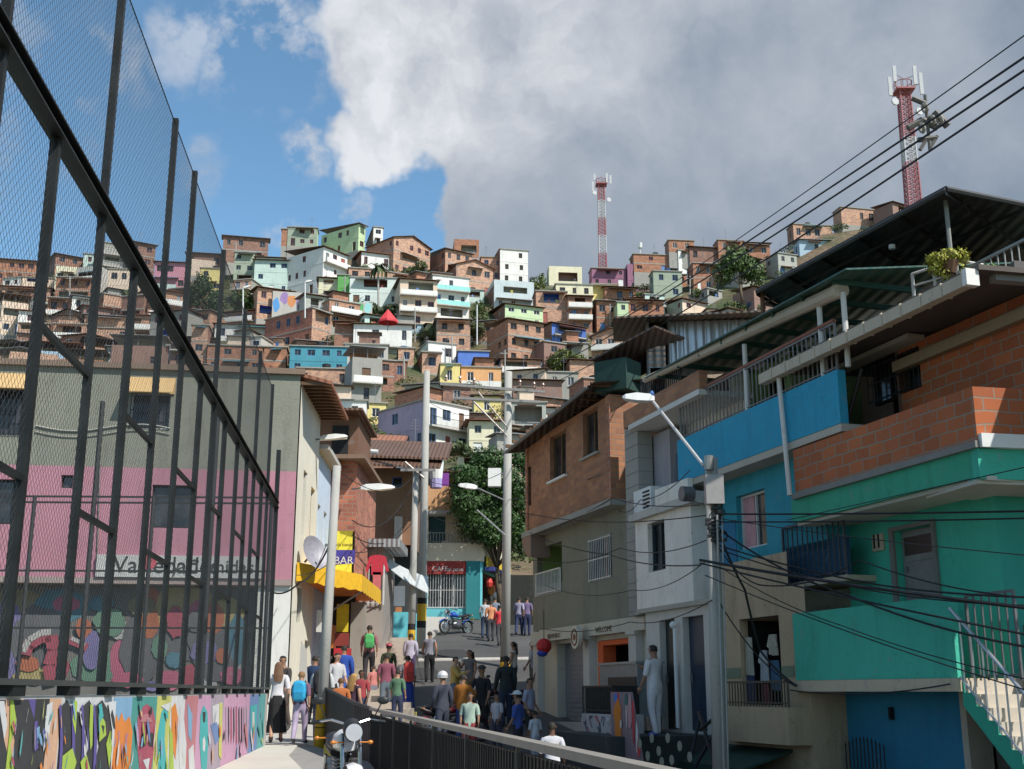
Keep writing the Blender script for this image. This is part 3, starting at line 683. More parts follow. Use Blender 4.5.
CN = dict(pchL='dull peach brick', brk='orange brick', br2='brown brick', br3='light brick', dbr='dark brick', pch='peach brick', gry='grey', cnc='bare concrete', wht='white', lwh='off white', mnt='mint', yel='yellow', crm='cream', lgr='light green', lbl='pale blue', crn='salmon', brn='brown', pnk='pink', cnl='pale grey', bgr='blue grey')
RN = dict(flat='slab roof', par='roof parapet', shd='rusty roof', shz='zinc roof', sht='tiled eave', gab='gabled roof', ter='roofed terrace')
front = sorted(HOUSES, key=lambda h: h[7]); fi = 0; FILL = {}
Yr = 70.
while Yr < 238:
    while fi < len(front) and front[fi][7] <= Yr:
        h = front[fi]; cover(h[3], h[4], h[5], h[6]+6); fi += 1
    x = -.46*Yr+frnd.uniform(0, 4)
    while x < .40*Yr:
        w = frnd.uniform(3.6, 7.0); cx = x+w/2; yy_ = Yr+frnd.uniform(-2.5, 2.5); dp = frnd.uniform(4.2, 6)
        x += w+frnd.uniform(.0, .6)*(2.5 if frnd.random() < .12 else 1)
        if any(abs(cx-h[0]) < h[2]*.85+w*.42 and abs(yy_+dp/2-h[1]) < h[2]*.7+dp*.4 for h in HOUSES[:len(HL)]): continue
        zb = ground(cx, yy_); n = frnd.choice([1, 2, 2, 2, 3]); ht = n*2.55
        pl, pt = proj((cx-w/2, yy_, zb+ht)); pr, pb = proj((cx+w/2, yy_, zb))
        if pr < -6 or pl > 905: continue
        if pb > 500: continue
        lim = 0
        for h in HOUSES[:len(HL)]:
            if h[7] > yy_+1 and pl < h[4]-2 and pr > h[3]+2: lim = max(lim, h[6]-4 if pt < h[6]-4 and pb > h[5] else 0)
        for tx0, tx1, ty0, ty1 in TREES_H:
            if pl < tx1 and pr > tx0 and pt < ty1 and pb > ty1-4: lim = max(lim, ty1-6)
        if lim:
            dzp = (pb-lim)/(pb-pt)*ht
            if dzp < 1.6: continue
            ht = min(ht, dzp)
            pt = lim
        if pt < 205: continue
        if any(pl < t[1]-3 and pr > t[0]+3 and pt < t[3] and pb > t[2] for t in TREES_H) and not lim: continue
        if cover(pl, pr, pt, pb, False) < .10: continue
        mR = frnd.choice(['brk','br2','br3','brk','br2','dbr','dbr','pch','pch','pch','pchL','gry','cnc','cnc','wht','crn','crm','mnt','lbl','brn','cnl'])
        mL = mR if mR not in ('wht','crm','mnt','lgr','lbl','pch') or frnd.random() < .45 else frnd.choice(['br2','dbr','cnc'])
        roof = frnd.choice(['flat','par','shd','shd','shz','sht','gab','ter','ter','ter'])
        if lim: roof = frnd.choice(['flat', 'shd', 'shz'])
        if Yr > 215: roof = frnd.choice(['flat', 'shd', 'par'])
        opt = 'X'+('B' if frnd.random() < .3 else ''); opt += 'S' if 'B' in opt and frnd.random() < .5 else ''
        th = frnd.choice([-.25, .12, .2, .3, .45, .55]); e1 = V((math.cos(th), math.sin(th), 0)); e2 = V((-math.sin(th), math.cos(th), 0))
        if any(abs(cx-h[0]) < h[2]+w*.45 and abs(yy_+dp/2-h[1]) < 4.6 for h in HOUSES[len(HL):]): continue
        C = V((cx, yy_, zb))-e1*w/2
        C.z = zb
        mx, my = (pl+pr)/2, (pt+pb)/2
        L = min(LM, key=lambda q: math.hypot(mx-(q[0]+q[1])/2, 1.5*(my-(q[2]+q[3])/2)))
        ddx, ddy = mx-(L[0]+L[1])/2, my-(L[2]+L[3])/2
        rel = ('left of ' if ddx < 0 else 'right of ') if abs(ddx) > abs(ddy)*1.2 else ('above ' if ddy < 0 else 'below ')
        if abs(ddx) > 60 or abs(ddy) > 60: rel = 'far '+rel
        elif abs(ddx)+abs(ddy) < 35: rel = 'just '+rel
        nn = max(1, round(ht/2.55))
        lab = CN[mR]+' '+{1:'one',2:'two',3:'three'}[nn]+' storey house, '+RN[roof]+', '+rel+L[4]
        root = house3d(C, zb+ht, e1, w, e2, dp, mL, mR, roof, lab, opt, frnd)
        FILL.setdefault(lab, []).append((root, mx, my))
        cover(pl, pr, pt, pb); nf += 1
        HOUSES.append((cx, yy_+dp/2, w/2, pl, pr, pt, pb, yy_, root))
    Yr += 5.2
for lab, L in FILL.items():      # equal descriptions: tell them apart by height or side
    if len(L) > 1:
        xs2 = [q[1] for q in L]; ys2 = [q[2] for q in L]
        if max(xs2)-min(xs2) >= max(ys2)-min(ys2): L.sort(key=lambda q: q[1]); w2 = ['leftmost', 'rightmost'] if len(L) == 2 else ['leftmost', 'middle', 'rightmost'] if len(L) == 3 else None
        else: L.sort(key=lambda q: q[2]); w2 = ['upper', 'lower'] if len(L) == 2 else ['upper', 'middle', 'lowest'] if len(L) == 3 else None
        for i, q in enumerate(L):
            if w2: q[0]['label'] = w2[i]+' '+lab
print('filler houses', nf)

# ---------------------------------------------------------------- trees
def crown_mesh(mb, cents, n, ls, rnd, m=0):
    for (c, r) in cents:
        c = V(c); r = V(r) if hasattr(r, '__len__') else V((r, r, r*.8))
        k = int(n*1.7*r.x*r.y/(ls*ls))
        for _ in range(k):
            t = V((rnd.gauss(0,1), rnd.gauss(0,1), rnd.gauss(0,1))).normalized(); q = rnd.uniform(.55, 1.05)
            nv = noise.noise((c+t*2.2)*.9)
            q *= 1+.35*nv
            p = c+V((t.x*r.x, t.y*r.y, t.z*r.z))*q
            a = (t+V((rnd.uniform(-.7,.7), rnd.uniform(-.7,.7), rnd.uniform(-.7,.7)))).normalized(); b = a.cross(V((rnd.uniform(-1,1), rnd.uniform(-1,1), .4))).normalized(); d = a.cross(b)
            s = ls*rnd.uniform(.6, 1.3)
            mb.poly([p-b*s*.5, p+d*s*.32, p+b*s*.55+a*s*.12, p-d*s*.32], m)
    return mb
def tree(name, label, base, h, cents, n, ls, col, trunk=.16, seed=1, cat='tree', group=None, bark=None):
    rnd = random.Random(seed); root = thing(name, label, cat, base, group); b = V(base)
    t = MB(); top = V((0,0,0))
    for c, r in cents: top += V(c)
    top /= len(cents); mid = b.lerp(top, .45)+V((rnd.uniform(-.15,.15), 0, 0))*h*.2
    t.tube(b-V((0,0,.3)), mid, trunk, 8, trunk*.75)
    for c, r in cents: t.tube(mid, V(c)*.85+mid*.15, trunk*.45, 6, trunk*.12)
    t.build('trunk', bark or plain(.12,.09,.06,.9), root, True)
    crown_mesh(MB(), [], 0, 0, rnd)
    mb = crown_mesh(MB(), cents, n, ls, rnd); mb.build('crown', leafm(*col), root)
    return root
def htree(label, x0, x1, y0, y1, col, seed, n=26, ls=.5, Y=None, name='hillside_tree', lobes=7):
    rnd = random.Random(seed); xm = (x0+x1)/2; Y = Y or onhill(xm, y1); b = at(xm, y1, Y); b.z = min(b.z, ground(b.x, b.y)+.3)
    w = (x1-x0)*Y/1200; zt = at(xm, y0, Y).z; zb = at(xm, y1, Y).z; h = zt-zb; cs = []
    for i in range(lobes):
        u = (i+.5)/lobes-.5+rnd.uniform(-.08,.08); v = rnd.uniform(.35, .78) if abs(u) < .3 else rnd.uniform(.3, .6)
        cs.append(((b.x+u*w*.75, Y+rnd.uniform(-.2,.2)*w, zb+h*v), (w*.22, w*.22, h*.26)))
    return tree(name, label, (b.x, b.y, zb-.5), h, cs, n, ls, col, .12*h/4, seed, 'tree', 'trees among the hillside houses')
htree('dark broad tree left of the pink fence post houses, below the yellow house', 184, 224, 272, 320, (.035,.075,.025), 1)
htree('smaller dark green tree right of the broad dark tree', 228, 256, 286, 320, (.045,.085,.025), 2)
htree('large round green tree on the right slope beside the black canopy', 716, 768, 247, 297, (.05,.10,.03), 3, 30, .5, 165)
htree('yellow green bushy tree right of the white tower house', 530, 548, 271, 294, (.09,.13,.03), 4, lobes=4)
htree('dull olive bushy tree under the peach gabled house', 400, 432, 263, 281, (.06,.08,.03), 5, lobes=5)
htree('yellow and green tree below the bright blue upper floor', 546, 590, 347, 377, (.08,.11,.02), 6, 30, .45, lobes=6)
htree('tall thin green tree right of the turquoise balcony', 470, 489, 296, 325, (.05,.09,.025), 7, lobes=4)
htree('round dark tree behind the red parasol', 366, 400, 301, 322, (.03,.055,.02), 8, lobes=5)
htree('low bright tree over the brick wall on the right slope', 690, 716, 283, 302, (.07,.11,.03), 9, lobes=4)
htree('wide olive tree under the large round green tree', 722, 765, 300, 318, (.06,.09,.03), 10, lobes=6)
htree('grey green hanging bush under the turquoise balcony', 420, 488, 322, 343, (.07,.085,.045), 12, 22, .4, lobes=9)
htree('small tree beside the white house with the purple curtain', 362, 376, 412, 446, (.05,.10,.02), 13, 40, .3, 86, lobes=4)
htree('grey green shrub in front of the white balconied front', 440, 474, 440, 458, (.06,.09,.05), 14, 40, .3, 77, lobes=5)
htree('dark tree high behind the fence left of the pink walled house', 118, 150, 292, 312, (.04,.07,.025), 15, lobes=5)
htree('small bush on the terrace above the wide mint house', 350, 380, 266, 280, (.07,.11,.03), 16, 30, .4, lobes=5)
# undergrowth between the houses
rr = random.Random(77); mb = MB(); nb = 0
for _ in range(2600):
    Y_ = rr.uniform(72, 236); X_ = rr.uniform(-.46, .40)*Y_; px, py = proj((X_, Y_, ground(X_, Y_)+.4))
    if any(abs(X_-h[0]) < h[2]+.3 and abs(Y_-h[1]) < h[2]+.5 for h in HOUSES) or noise.noise(V((X_*.06, Y_*.06, 3))) < -.15: continue
    r = rr.uniform(.5, 1.5)
    for c_, q_ in ((V((X_, Y_, ground(X_, Y_)+r*.35)), r), (V((X_+rr.uniform(-1,1), Y_+rr.uniform(-.6,.6), ground(X_, Y_)+r*.2)), r*.7)):
        for _k in range(int(38*q_*q_)):
            t_ = V((rr.gauss(0,1), rr.gauss(0,1), abs(rr.gauss(0,1)))).normalized(); p_ = c_+V((t_.x*q_, t_.y*q_, t_.z*q_*.8))*rr.uniform(.6,1.1); a_ = (t_+V((rr.uniform(-.7,.7),)*3)).normalized(); b_ = a_.cross(V((rr.uniform(-1,1), rr.uniform(-1,1), .4))).normalized(); d_ = a_.cross(b_); s_ = rr.uniform(.2,.42)
            mb.poly([p_-b_*s_*.5, p_+d_*s_*.35, p_+b_*s_*.55, p_-d_*s_*.35])
    nb += 1
tag(mb.build('undergrowth', leafm(.06,.085,.03)), 'patches of green bushes and weeds filling the gaps between the hillside houses', 'bushes', None, 'stuff')
print('bushes', nb)
# palm standing over the wide mint house
Yp = onhill(379, 306)-6; pb_ = at(379, 306, Yp); pt_ = at(378, 268, Yp)
pr_ = thing('palm_tree', 'tall thin palm in front of the wide mint house', 'palm tree', pb_)
MB().tube(pb_-V((0,0,2)), pt_, .22, 8, .13).build('trunk', plain(.4,.38,.34,.9), pr_)
mb = MB(); rr = random.Random(5)
for k in range(26):
    a = rr.uniform(0, 6.28); el = rr.uniform(-.5, 1.1); d = V((math.cos(a), math.sin(a), 0)); L_ = rr.uniform(2.2, 3.2); q = pt_
    for i in range(7):
        e = el-i*.28; nx = q+(d*math.cos(e)+V((0,0,math.sin(e))))*L_/7; s = V((-d.y, d.x, 0))*.42*(1-i/9)
        mb.poly([q-s, q+s, nx+s*.85-V((0,0,.12)), nx-s*.85-V((0,0,.12))]); q = nx
mb.build('crown', leafm(.04,.08,.025), pr_)

# red parasol on the lattice-balcony house
Yq = 117; c = at(388, 320, Yq); tp = at(388, 309, Yq)
rt = thing('parasol', 'red parasol open on the terrace above the white lattice balcony', 'parasol', c)
MB().tube(c-V((0,0,1.2)), tp, .04, 6).build('pole', GREYM, rt)
mb = MB(); n = 8; w = 10.5*Yq/1200
for i in range(n):
    a0, a1 = 2*math.pi*i/n, 2*math.pi*(i+1)/n
    p0 = V((c.x+w*math.cos(a0), c.y+w*math.sin(a0), c.z-.1)); p1 = V((c.x+w*math.cos(a1), c.y+w*math.sin(a1), c.z-.1)); mb.poly([tp, p0, p1]); mb.poly([p0, p1, p1-V((0,0,.22)), p0-V((0,0,.22))])
mb.build('canopy', plain(.62,.05,.06,.7), rt)

# colourful mural terraces under the wide mint house
def mural_wall(label, x0, x1, yt, yb, Y, cols, seed):
    f_ = Fac(at(x0, yb, Y), at(x1, yb, Y+1.5)); z0 = at(x0, yb, Y).z-2; z1 = at(x0, yt, Y).z
    rt = thing('mural_wall', label, 'wall', f_.P(f_.L/2, z0)); mb = MB(); f_.box(mb, 0, f_.L, z0, z1, -.4, 0); mb.build('wall', CONC_L, rt)
    rr = random.Random(seed); mb = MB(); n = int(f_.L/1.3); mats = [paint(*c_) for c_ in cols]
    for i in range(n):
        u = f_.L*(i+.5)/n; w = rr.uniform(.5, 1.3); zc = lerp(z0+2, z1, rr.uniform(.25,.75)); hh_ = (z1-z0-2)*.5; pts = []
        for k in range(9):
            a = 2*math.pi*k/9; pts.append(f_.P(max(.02, min(f_.L-.02, u+w*math.cos(a)*rr.uniform(.7,1.2))), max(z0+1, min(z1-.05, zc+hh_*math.sin(a)*rr.uniform(.5,.9))), .006+.003*(i % 5)))
        mb.poly(pts, rr.randrange(len(mats)))
    mb.build('painted_mural', mats, rt); return rt
MC1 = [(.75,.65,.08),(.08,.28,.6),(.3,.6,.6),(.6,.2,.35),(.1,.4,.15),(.7,.7,.68)]
mural_wall('retaining wall painted yellow and blue under the wide mint house', 318, 372, 300, 318, onhill(345,318)-5, MC1, 3)
mural_wall('retaining wall painted with purple and green swirls left of the mural terrace', 272, 318, 291, 310, onhill(295,310)-5, [(.15,.4,.2),(.3,.2,.4),(.1,.3,.6),(.5,.5,.5),(.6,.25,.1)], 4)

# ---------------------------------------------------------------- striped towers
def tower(label, xb, yb, xt, yt, Y, wb, bands, antn, loc_extra=0):
    b = at(xb, yb, Y); t = at(xt, yt, Y); b.x = lerp(b.x, t.x, .5); t.x = b.x; h = t.z-b.z
    root = thing('lattice_tower', label, 'communication tower', b)
    wr = plain(.40,.15,.16,.7); wt = plain(.55,.55,.56,.7); k0 = 0
    legs = MB(); n = len(bands)*5; rw = wb*Y/1200/2
    def crn(i, f_): s = lerp(rw, rw*.8, f_); return V((b.x+(-s if i in (0,3) else s), b.y+(-s if i in (0,1) else s), b.z+h*f_))
    for j in range(n):
        f0, f1 = j/n, (j+1)/n; m = bands[j//5]
        for i in range(4):
            legs.tube(crn(i, f0), crn(i, f1), .11, 5, None, m); legs.tube(crn(i, f0), crn((i+1) % 4, f1), .055, 4, None, m); legs.tube(crn((i+1) % 4, f0), crn(i, f1), .055, 4, None, m); legs.tube(crn(i, f1), crn((i+1) % 4, f1), .055, 4, None, m)
    legs.build('lattice_frame', [wr, wt], root)
    pm = MB(); pm.box((b.x-rw*1.5, b.y-rw*1.5, t.z-.3), (b.x+rw*1.5, b.y+rw*1.5, t.z-.1)); 
    for i in range(9): a = 2*math.pi*i/9; pm.tube((b.x+rw*1.4*math.cos(a), b.y+rw*1.4*math.sin(a), t.z-.1), (b.x+rw*1.4*math.cos(a), b.y+rw*1.4*math.sin(a), t.z+1), .06, 4)
    pm.ring((b.x, b.y, t.z+1), (0,0,1), rw*1.4, .06); pm.build('platform', wr, root)
    for i, (dx, dz, hgt) in enumerate(antn):
        am_ = MB(); c = V((b.x+dx, b.y-rw*1.2, t.z+dz)); am_.obox(c, (.22,0,0), (0,.1,0), (0,0,hgt/2)); am_.tube(c, (b.x, b.y, c.z-.2), .06, 4); am_.build('panel_antenna', wt, root)
    for dx, dz in ((-rw*1.9, -h*.12), (rw*1.9, -h*.2)):
        dm = MB(); c = V((b.x+dx, b.y-rw*1.1, t.z+dz)); dm.disc(c, (.3,-1,0), .5, 14, 0, .2); dm.tube(c, (b.x, b.y, c.z), .06, 4); dm.build('dish_antenna', wt, root)
    lr = MB(); lr.tube((b.x,b.y,t.z), (b.x,b.y,t.z+h*.1), .04, 4); lr.build('lightning_rod', GREYM, root)
    return root
tower('red and white lattice tower standing behind the dark purple house', 603, 272, 601, 184, 245, 8, [0,1,0,1,0], [(-1.9,-1,2.2),(2.0,.6,2.0),(-1.5,1.2,1.5),(1.2,1,2.2)])
tower('nearer red and white lattice tower rising behind the black canopy at right', 914, 215, 904, 90, 140, 13.5, [0,0,1,0,0], [(-2,0,2.6),(2.0,.4,3.0),(1.3,1.6,2.6),(-1.3,1.8,2.2)])
# far ridge mast
m0 = at(640, 268, 238); mt = MB(); mt.tube(m0-V((0,0,2)), at(640,243,238), .22, 6, .1); mt.tube(at(640,248,238), at(640,243,238), .5, 6, .5); tag(mt.build('antenna_mast', WHITEM), 'thin white mast on the brick skyline houses right of the tower', 'mast')
# ================================================================ RIGHT HAND ROW
_L = math.hypot(.3166, 1); _d = (.3166/_L, -1/_L)
R = Fac((3.1, 28), (3.1+_d[0], 28+_d[1]))
def part(root, name, mat, *boxes, fac=None, label=None):
    mb = MB(); fc = fac or R
    for b in boxes: fc.box(mb, *b[:6], *(b[6:] or ()))
    return mb.build(name, mat, root, label=label)
def wallp(root, u0, u1, z0, z1, holes, off, mat, dep=.18, fac=None, name='wall', thick=.0, label=None):
    fc = fac or R; mb = MB(); fc.wall(mb, u0, u1, z0, z1, holes, off, dep)
    o = mb.build(name, mat, root, label=label)
    for h in holes: opening(root, fc, h, off, dep)
    return o
def bulk(root, u0, u1, z0, z1, off0, off1, mat, fac=None, name='side_walls'):
    """the sides, back and top behind a facade (no front face)"""
    fc = fac or R; mb = MB(); P = fc.P
    mb.poly([P(u1,z0,off1), P(u1,z0,off0), P(u1,z1,off0), P(u1,z1,off1)]); mb.poly([P(u0,z0,off0), P(u0,z0,off1), P(u0,z1,off1), P(u0,z1,off0)])
    mb.poly([P(u1,z0,off0), P(u0,z0,off0), P(u0,z1,off0), P(u1,z1,off0)]); mb.poly([P(u0,z1,off1), P(u1,z1,off1), P(u1,z1,off0), P(u0,z1,off0)])
    return mb.build(name, mat, root)
def sheet(root, name, mat, pts, th=.04, par=None):
    return MB().prism(pts, (0,0,th)).build(name, mat, root)
def corsheet(root, name, mat, P0, du, dv, nu, amp=.03, pitch=.2):
    """a really corrugated sheet: ribs run along dv"""
    mb = MB(); du, dv = V(du), V(dv); n = max(4, int(du.length/pitch*4)); nn = du.cross(dv).normalized(); P = []
    for i in range(n+1):
        p = V(P0)+du*(i/n)+nn*amp*math.sin(i*math.pi/2); P += [p, p+dv]
    mb.idx(P, [(2*i, 2*i+2, 2*i+3, 2*i+1) for i in range(n)]); mb.idx([q-nn*.01 for q in P], [(2*i, 2*i+1, 2*i+3, 2*i+2) for i in range(n)])
    return mb.build(name, mat, root)
rc = lambda *a, **k: R.rect(*a, **k)
bwn = BR2; brk_w = brick(.40,.18,.09,(.27,.20,.15),.33,.14,.010,.6,.7)
beige = paint(.42,.35,.26,amt=.75,bs=.6); stone = paint(.44,.33,.21,amt=.95,bs=.9)
# ---- 1. brick over grey concrete, WELCOME shop below
b1 = thing('shop_house', 'house with brown brick top floor over grey floor and a shopfront lettered WELCOME', 'house', R.P(-5, -.4))
w1 = (*rc(550,566,433,478), 'w', WOOD); w2 = (*rc(583,598,410,455), 'w', WOOD); w3 = (-8.7, -8.35, 6.5, 7.7, 'w', WOOD)
wallp(b1, -8.8, -1.9, 5.72, 8.42, [w1, w2, w3], 0, brk_w)
bulk(b1, -8.8, -1.9, 5.72, 8.42, -7, 0, brk_w)
part(b1, 'column', brick(.42,.17,.09,(.3,.24,.2),.33,.14,.012), (-2.15,-1.9,5.72,8.42,.004,.05), (-8.8,-8.6,5.72,8.42,.004,.04))
part(b1, 'floor_slab', CONC, (-8.95,-1.8,5.56,5.72,-6.9,.12))
part(b1, 'window_sill', WHITEP, (w1[0]-.08,w1[1]+.08,w1[2]-.07,w1[2]-.01,0,.09)); part(b1, 'window_sill', CONC, (w2[0]-.08,w2[1]+.08,w2[2]-.07,w2[2]-.01,0,.09))
# curved bracket at the far end of the slab
mb = MB(); prof = [(-8.95,5.56),(-8.1,5.56),(-8.1,4.9)]+[(-8.1-.85*math.sin(a), 5.56-.66*math.cos(a)) for a in (.3,.7,1.1,1.4)]
mb.prism([R.P(u,z,.1) for u, z in prof], -R.n*.6); mb.build('curved_bracket', paint(.25,.16,.12), b1)
greyp = paint(.20,.195,.15,amt=.85,bs=.6)
w4 = (*rc(577,599,536,580), 'wbW', GREYM)
bal = (*rc(537,562,545,584,-.35),)
ug = R.hit(533,560,-.35)[0]
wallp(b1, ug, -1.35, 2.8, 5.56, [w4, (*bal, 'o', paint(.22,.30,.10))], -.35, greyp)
part(b1, 'side_column', CONC, (-1.35,-.55,2.8,7.5,-.5,-.12)); bulk(b1, ug, -.6, 2.8, 5.56, -6.9, -.35, greyp)
for i in range(9): pass
mb = MB(); railing(mb, R, bal[0]+.02, bal[1]-.02, bal[2]-.3, bal[2]+.35, -.30, .12, .012); mb.build('balcony_railing', WHITEM, b1)
mb = MB()
for k in range(14): R.box(mb, -1.352, -.548, 2.9+k*.33, 2.915+k*.33, -.5, -.112)
mb.build('block_joints', CONC_D, b1)
# sloping sheet roof with overhang
P = R.P
corsheet(b1, 'roof', ZINC_B, P(-9.2,8.2,.6), P(-1.6,8.62,.6)-P(-9.2,8.2,.6), P(-9.2,9.3,-7.4)-P(-9.2,8.2,.6), 0, .025, .2)
mb = MB()
for k in range(12): u = -9.1+k*.66; mb.obox(P(u,8.42+k*.02,0.05), R.d*.04, R.n*.52, V((0,0,.05)))
mb.build('rafters', WOOD, b1)
mb = MB(); mb.tube(P(-9.0,8.2,.6), P(-2.0,8.58,.6), .05, 8); mb.build('gutter', CONC_D, b1)
# ground floor with columns and shop fronts
gw = paint(.52,.47,.38,amt=.45); FZ = .05
d1 = (-7.0, -4.35, .25, 2.35); d2 = (-3.75, -1.35, .25, 2.32)
ug2 = R.hit(539,660,-.3)[0]
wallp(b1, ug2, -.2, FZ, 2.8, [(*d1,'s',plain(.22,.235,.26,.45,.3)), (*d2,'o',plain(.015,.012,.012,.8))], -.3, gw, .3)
for u in (ug2+.25, -4.2, -1.15):
    part(b1, 'pilaster', paint(.5,.47,.42,amt=.4), (u-.22,u+.22,FZ,2.36,-.295,-.1), (u-.27,u+.27,2.36,2.44,-.295,-.04), (u-.26,u+.26,FZ,.4,-.295,-.05))
part(b1, 'fascia', gw, (ug2,-.3,2.44,2.72,-.295,-.06))
part(b1, 'orange_door_surround', paint(.62,.10,.02,amt=.2), (-3.72,-3.35,.25,2.30,-.595,-.24), (-3.35,-1.38,2.18,2.30,-.595,-.24))
text('WELCOME', R, -3.4, 2.50, -.056, .20, plain(.10,.07,.04,.7), b1, .006, squash=1.15)
text('BIENVENIDO', R, -7.1, 2.50, -.056, .18, plain(.16,.12,.08,.7), b1, .006)
# round carved emblem sign on the middle column
mb = MB(); c = P(-4.15, 2.42, .18); ax = R.n; mb.disc(c, ax, .30, 20, 0, .10); mb.build('round_sign', paint(.6,.55,.45), b1)
mb = MB(); mb.ring(c+ax*.06, ax, .2, .02, 20, 5); mb.disc(c+ax*.06, ax, .09, 6, 0, .02); mb.build('emblem', plain(.25,.10,.05,.7), b1)
bulk(b1, ug2, -.2, -1, 2.8, -6.9, -.3, gw)
# steps up to the shop
st = thing('entrance_steps', 'pale concrete steps leading up to the grey shutter of the WELCOME shop', 'steps', P(-5.2,-.6,1))
mb = MB()
for k in range(6): R.box(mb, -7.4, -3.2, -1.3, .25-k*.2, -.29+k*.32, .03+k*.32)
mb.build('treads', paint(.36,.34,.30,amt=.6), st)

# ---- 2. white house
b2 = thing('white_house', 'white house with tall dark window, between the brick topped shop house and the blue house', 'house', P(1.5,-.4))
wh = paint(.80,.74,.66,amt=.7); wh2 = paint(.66,.61,.55,amt=.6)
wA = (*rc(648,665,521,571), 'w', plain(.03,.05,.06,.5))
wallp(b2, -.55, 2.45, 2.9, 4.95, [wA], 0, wh)
wallp(b2, 2.45, 3.0, 2.9, 4.95, [], -.5, paint(.10,.08,.06))
bulk(b2, -.55, 2.45, 2.8, 8.0, -7, -1.05, wh); bulk(b2, -.55, 2.45, 2.8, 5.0, -1.0, 0, wh)
part(b2, 'balcony_slab', paint(.5,.47,.42,amt=.6), (-.6,2.75,4.95,5.12,-1.1,.15)); part(b2, 'balcony_kerb', wh, (.9,2.6,5.12,5.5,.0,.12))
wB = (*rc(662,678,433,481,-1.05), 'w', plain(.03,.05,.06,.5))
wallp(b2, -.55, 3.25, 5.12, 7.2, [wB], -1.05, wh2)
part(b2, 'block_panel', paint(.32,.30,.32,amt=.7), (-.8,.35,5.15,7.1,-.9,-.55)); part(b2, 'canopy_slab', paint(.6,.57,.53), (-.6,3.25,7.2,7.32,-1.2,.1))
part(b2, 'parapet', brk_w, (-1.0,3.2,7.32,7.75,-.15,.05))
part(b2, 'upper_wall', paint(.30,.22,.16,amt=.8), (-1.6,.4,7.32,8.9,-3.6,-1.4))
mb = MB(); railing(mb, R, -.2, 2.0, 7.75, 8.3, -.1, .11, .012); mb.build('roof_railing', BLACKM, b2)
# water tank / a/c box and folded parasol on the balcony
ac = thing('air_conditioner', 'white louvred air conditioner box on the white house balcony', 'air conditioner', P(-.2,5.12,-.3))
part(ac, 'casing', WHITEP, (-.55,.45,5.13,5.68,-.6,.02)); mb = MB()
for k in range(5): R.box(mb, .0, .38, 5.2+k*.09, 5.24+k*.09, .02, .035)
mb.build('louvres', DARK, ac)
ps = thing('folded_parasol', 'closed grey parasol standing on the white house balcony', 'parasol', P(1.2,5.12,-.4))
MB().tube(P(1.2,5.13,-.4), P(1.2,5.2,-.4), .25, 10).build('base', CONC_D, ps); MB().tube(P(1.2,5.2,-.4), P(1.0,6.4,-.4), .02, 6).build('pole', GREYM, ps)
MB().tube(P(1.17,5.35,-.4), P(1.0,6.35,-.4), .24, 8, .03).build('canopy', plain(.13,.13,.15,.9), ps)
# ground floor of the white house
dA = (.55,1.35,.25,2.6); dB = (1.75,2.75,.25,2.6)
wallp(b2, -.2, 3.4, FZ, 2.8, [(*dA,'d',plain(.01,.02,.02,.4)), (*dB,'d',plain(.012,.03,.06,.4)), (3.0,3.3,2.2,2.6,'w',DARK)], -.05, paint(.55,.52,.47,amt=.5), .2)
part(b2, 'lower_slab', paint(.4,.36,.3), (-.5,3.3,2.8,2.9,-.4,.06)); bulk(b2, -.2, 3.4, -1.2, 2.8, -7, -.05, wh)
mb = MB(); mb.tube(P(1.55,.3,.05), P(1.55,2.5,.05), .04, 6); mb.build('door_post', WHITEP, b2)
mb = MB(); mb.ball(P(1.55,2.45,.08), .08, 10); mb.build('wall_lamp', WHITEP, b2)
# corrugated roof shed on the white house
sh = thing('roof_shed', 'rooftop shed of galvanised corrugated sheets with a black sheet roof', 'shed', P(1,8,-2))
q0 = R.hit(668, 360, -1.6); q1 = R.hit(730, 345, -1.6)
SF = Fac((P(q0[0],0,-1.6).x, P(q0[0],0,-1.6).y), (P(q0[0],0,-1.6).x+3.4, P(q0[0],0,-1.6).y-.3))
zb_ = SF.hit(690, 372)[1]; zt_ = SF.hit(690, 321)[1]
corsheet(sh, 'sheet_wall', corr(.42,.44,.46,.1,.2,.3,.7), SF.P(0,zb_,0), SF.P(2.6,zb_,0)-SF.P(0,zb_,0), V((0,0,zt_-zb_)), 0, .025, .19)
mb = MB(); z = SF.hit(658, 368)[1]; u0 = SF.hit(648, 350)[0]
corsheet(sh, 'louvre_panel', corr(.42,.44,.46,.1,.2,.3,.7), SF.P(u0,z,.02), V((0,0,zt_-z-.15)), SF.P(-.06,z,.02)-SF.P(u0,z,.02), 0, .03, .15)
zr_ = zt_+.06
sheet(sh, 'roof', ZINC_B, [SF.P(u0-.9,zr_-.15,.7), SF.P(4.4,zr_-.05,.7), SF.P(4.4,zr_+.4,-3), SF.P(u0-.9,zr_+.3,-3)], .05)
mb = MB()
for u in (u0, 2.6): MB().tube(SF.P(u,zb_-.6,-.03), SF.P(u,zr_,-.03), .05, 6).build('post', GREYM, sh)
pass; bulk(sh, u0, 2.6, zb_-.5, zt_, -3, -.08, ZINC_B, SF)
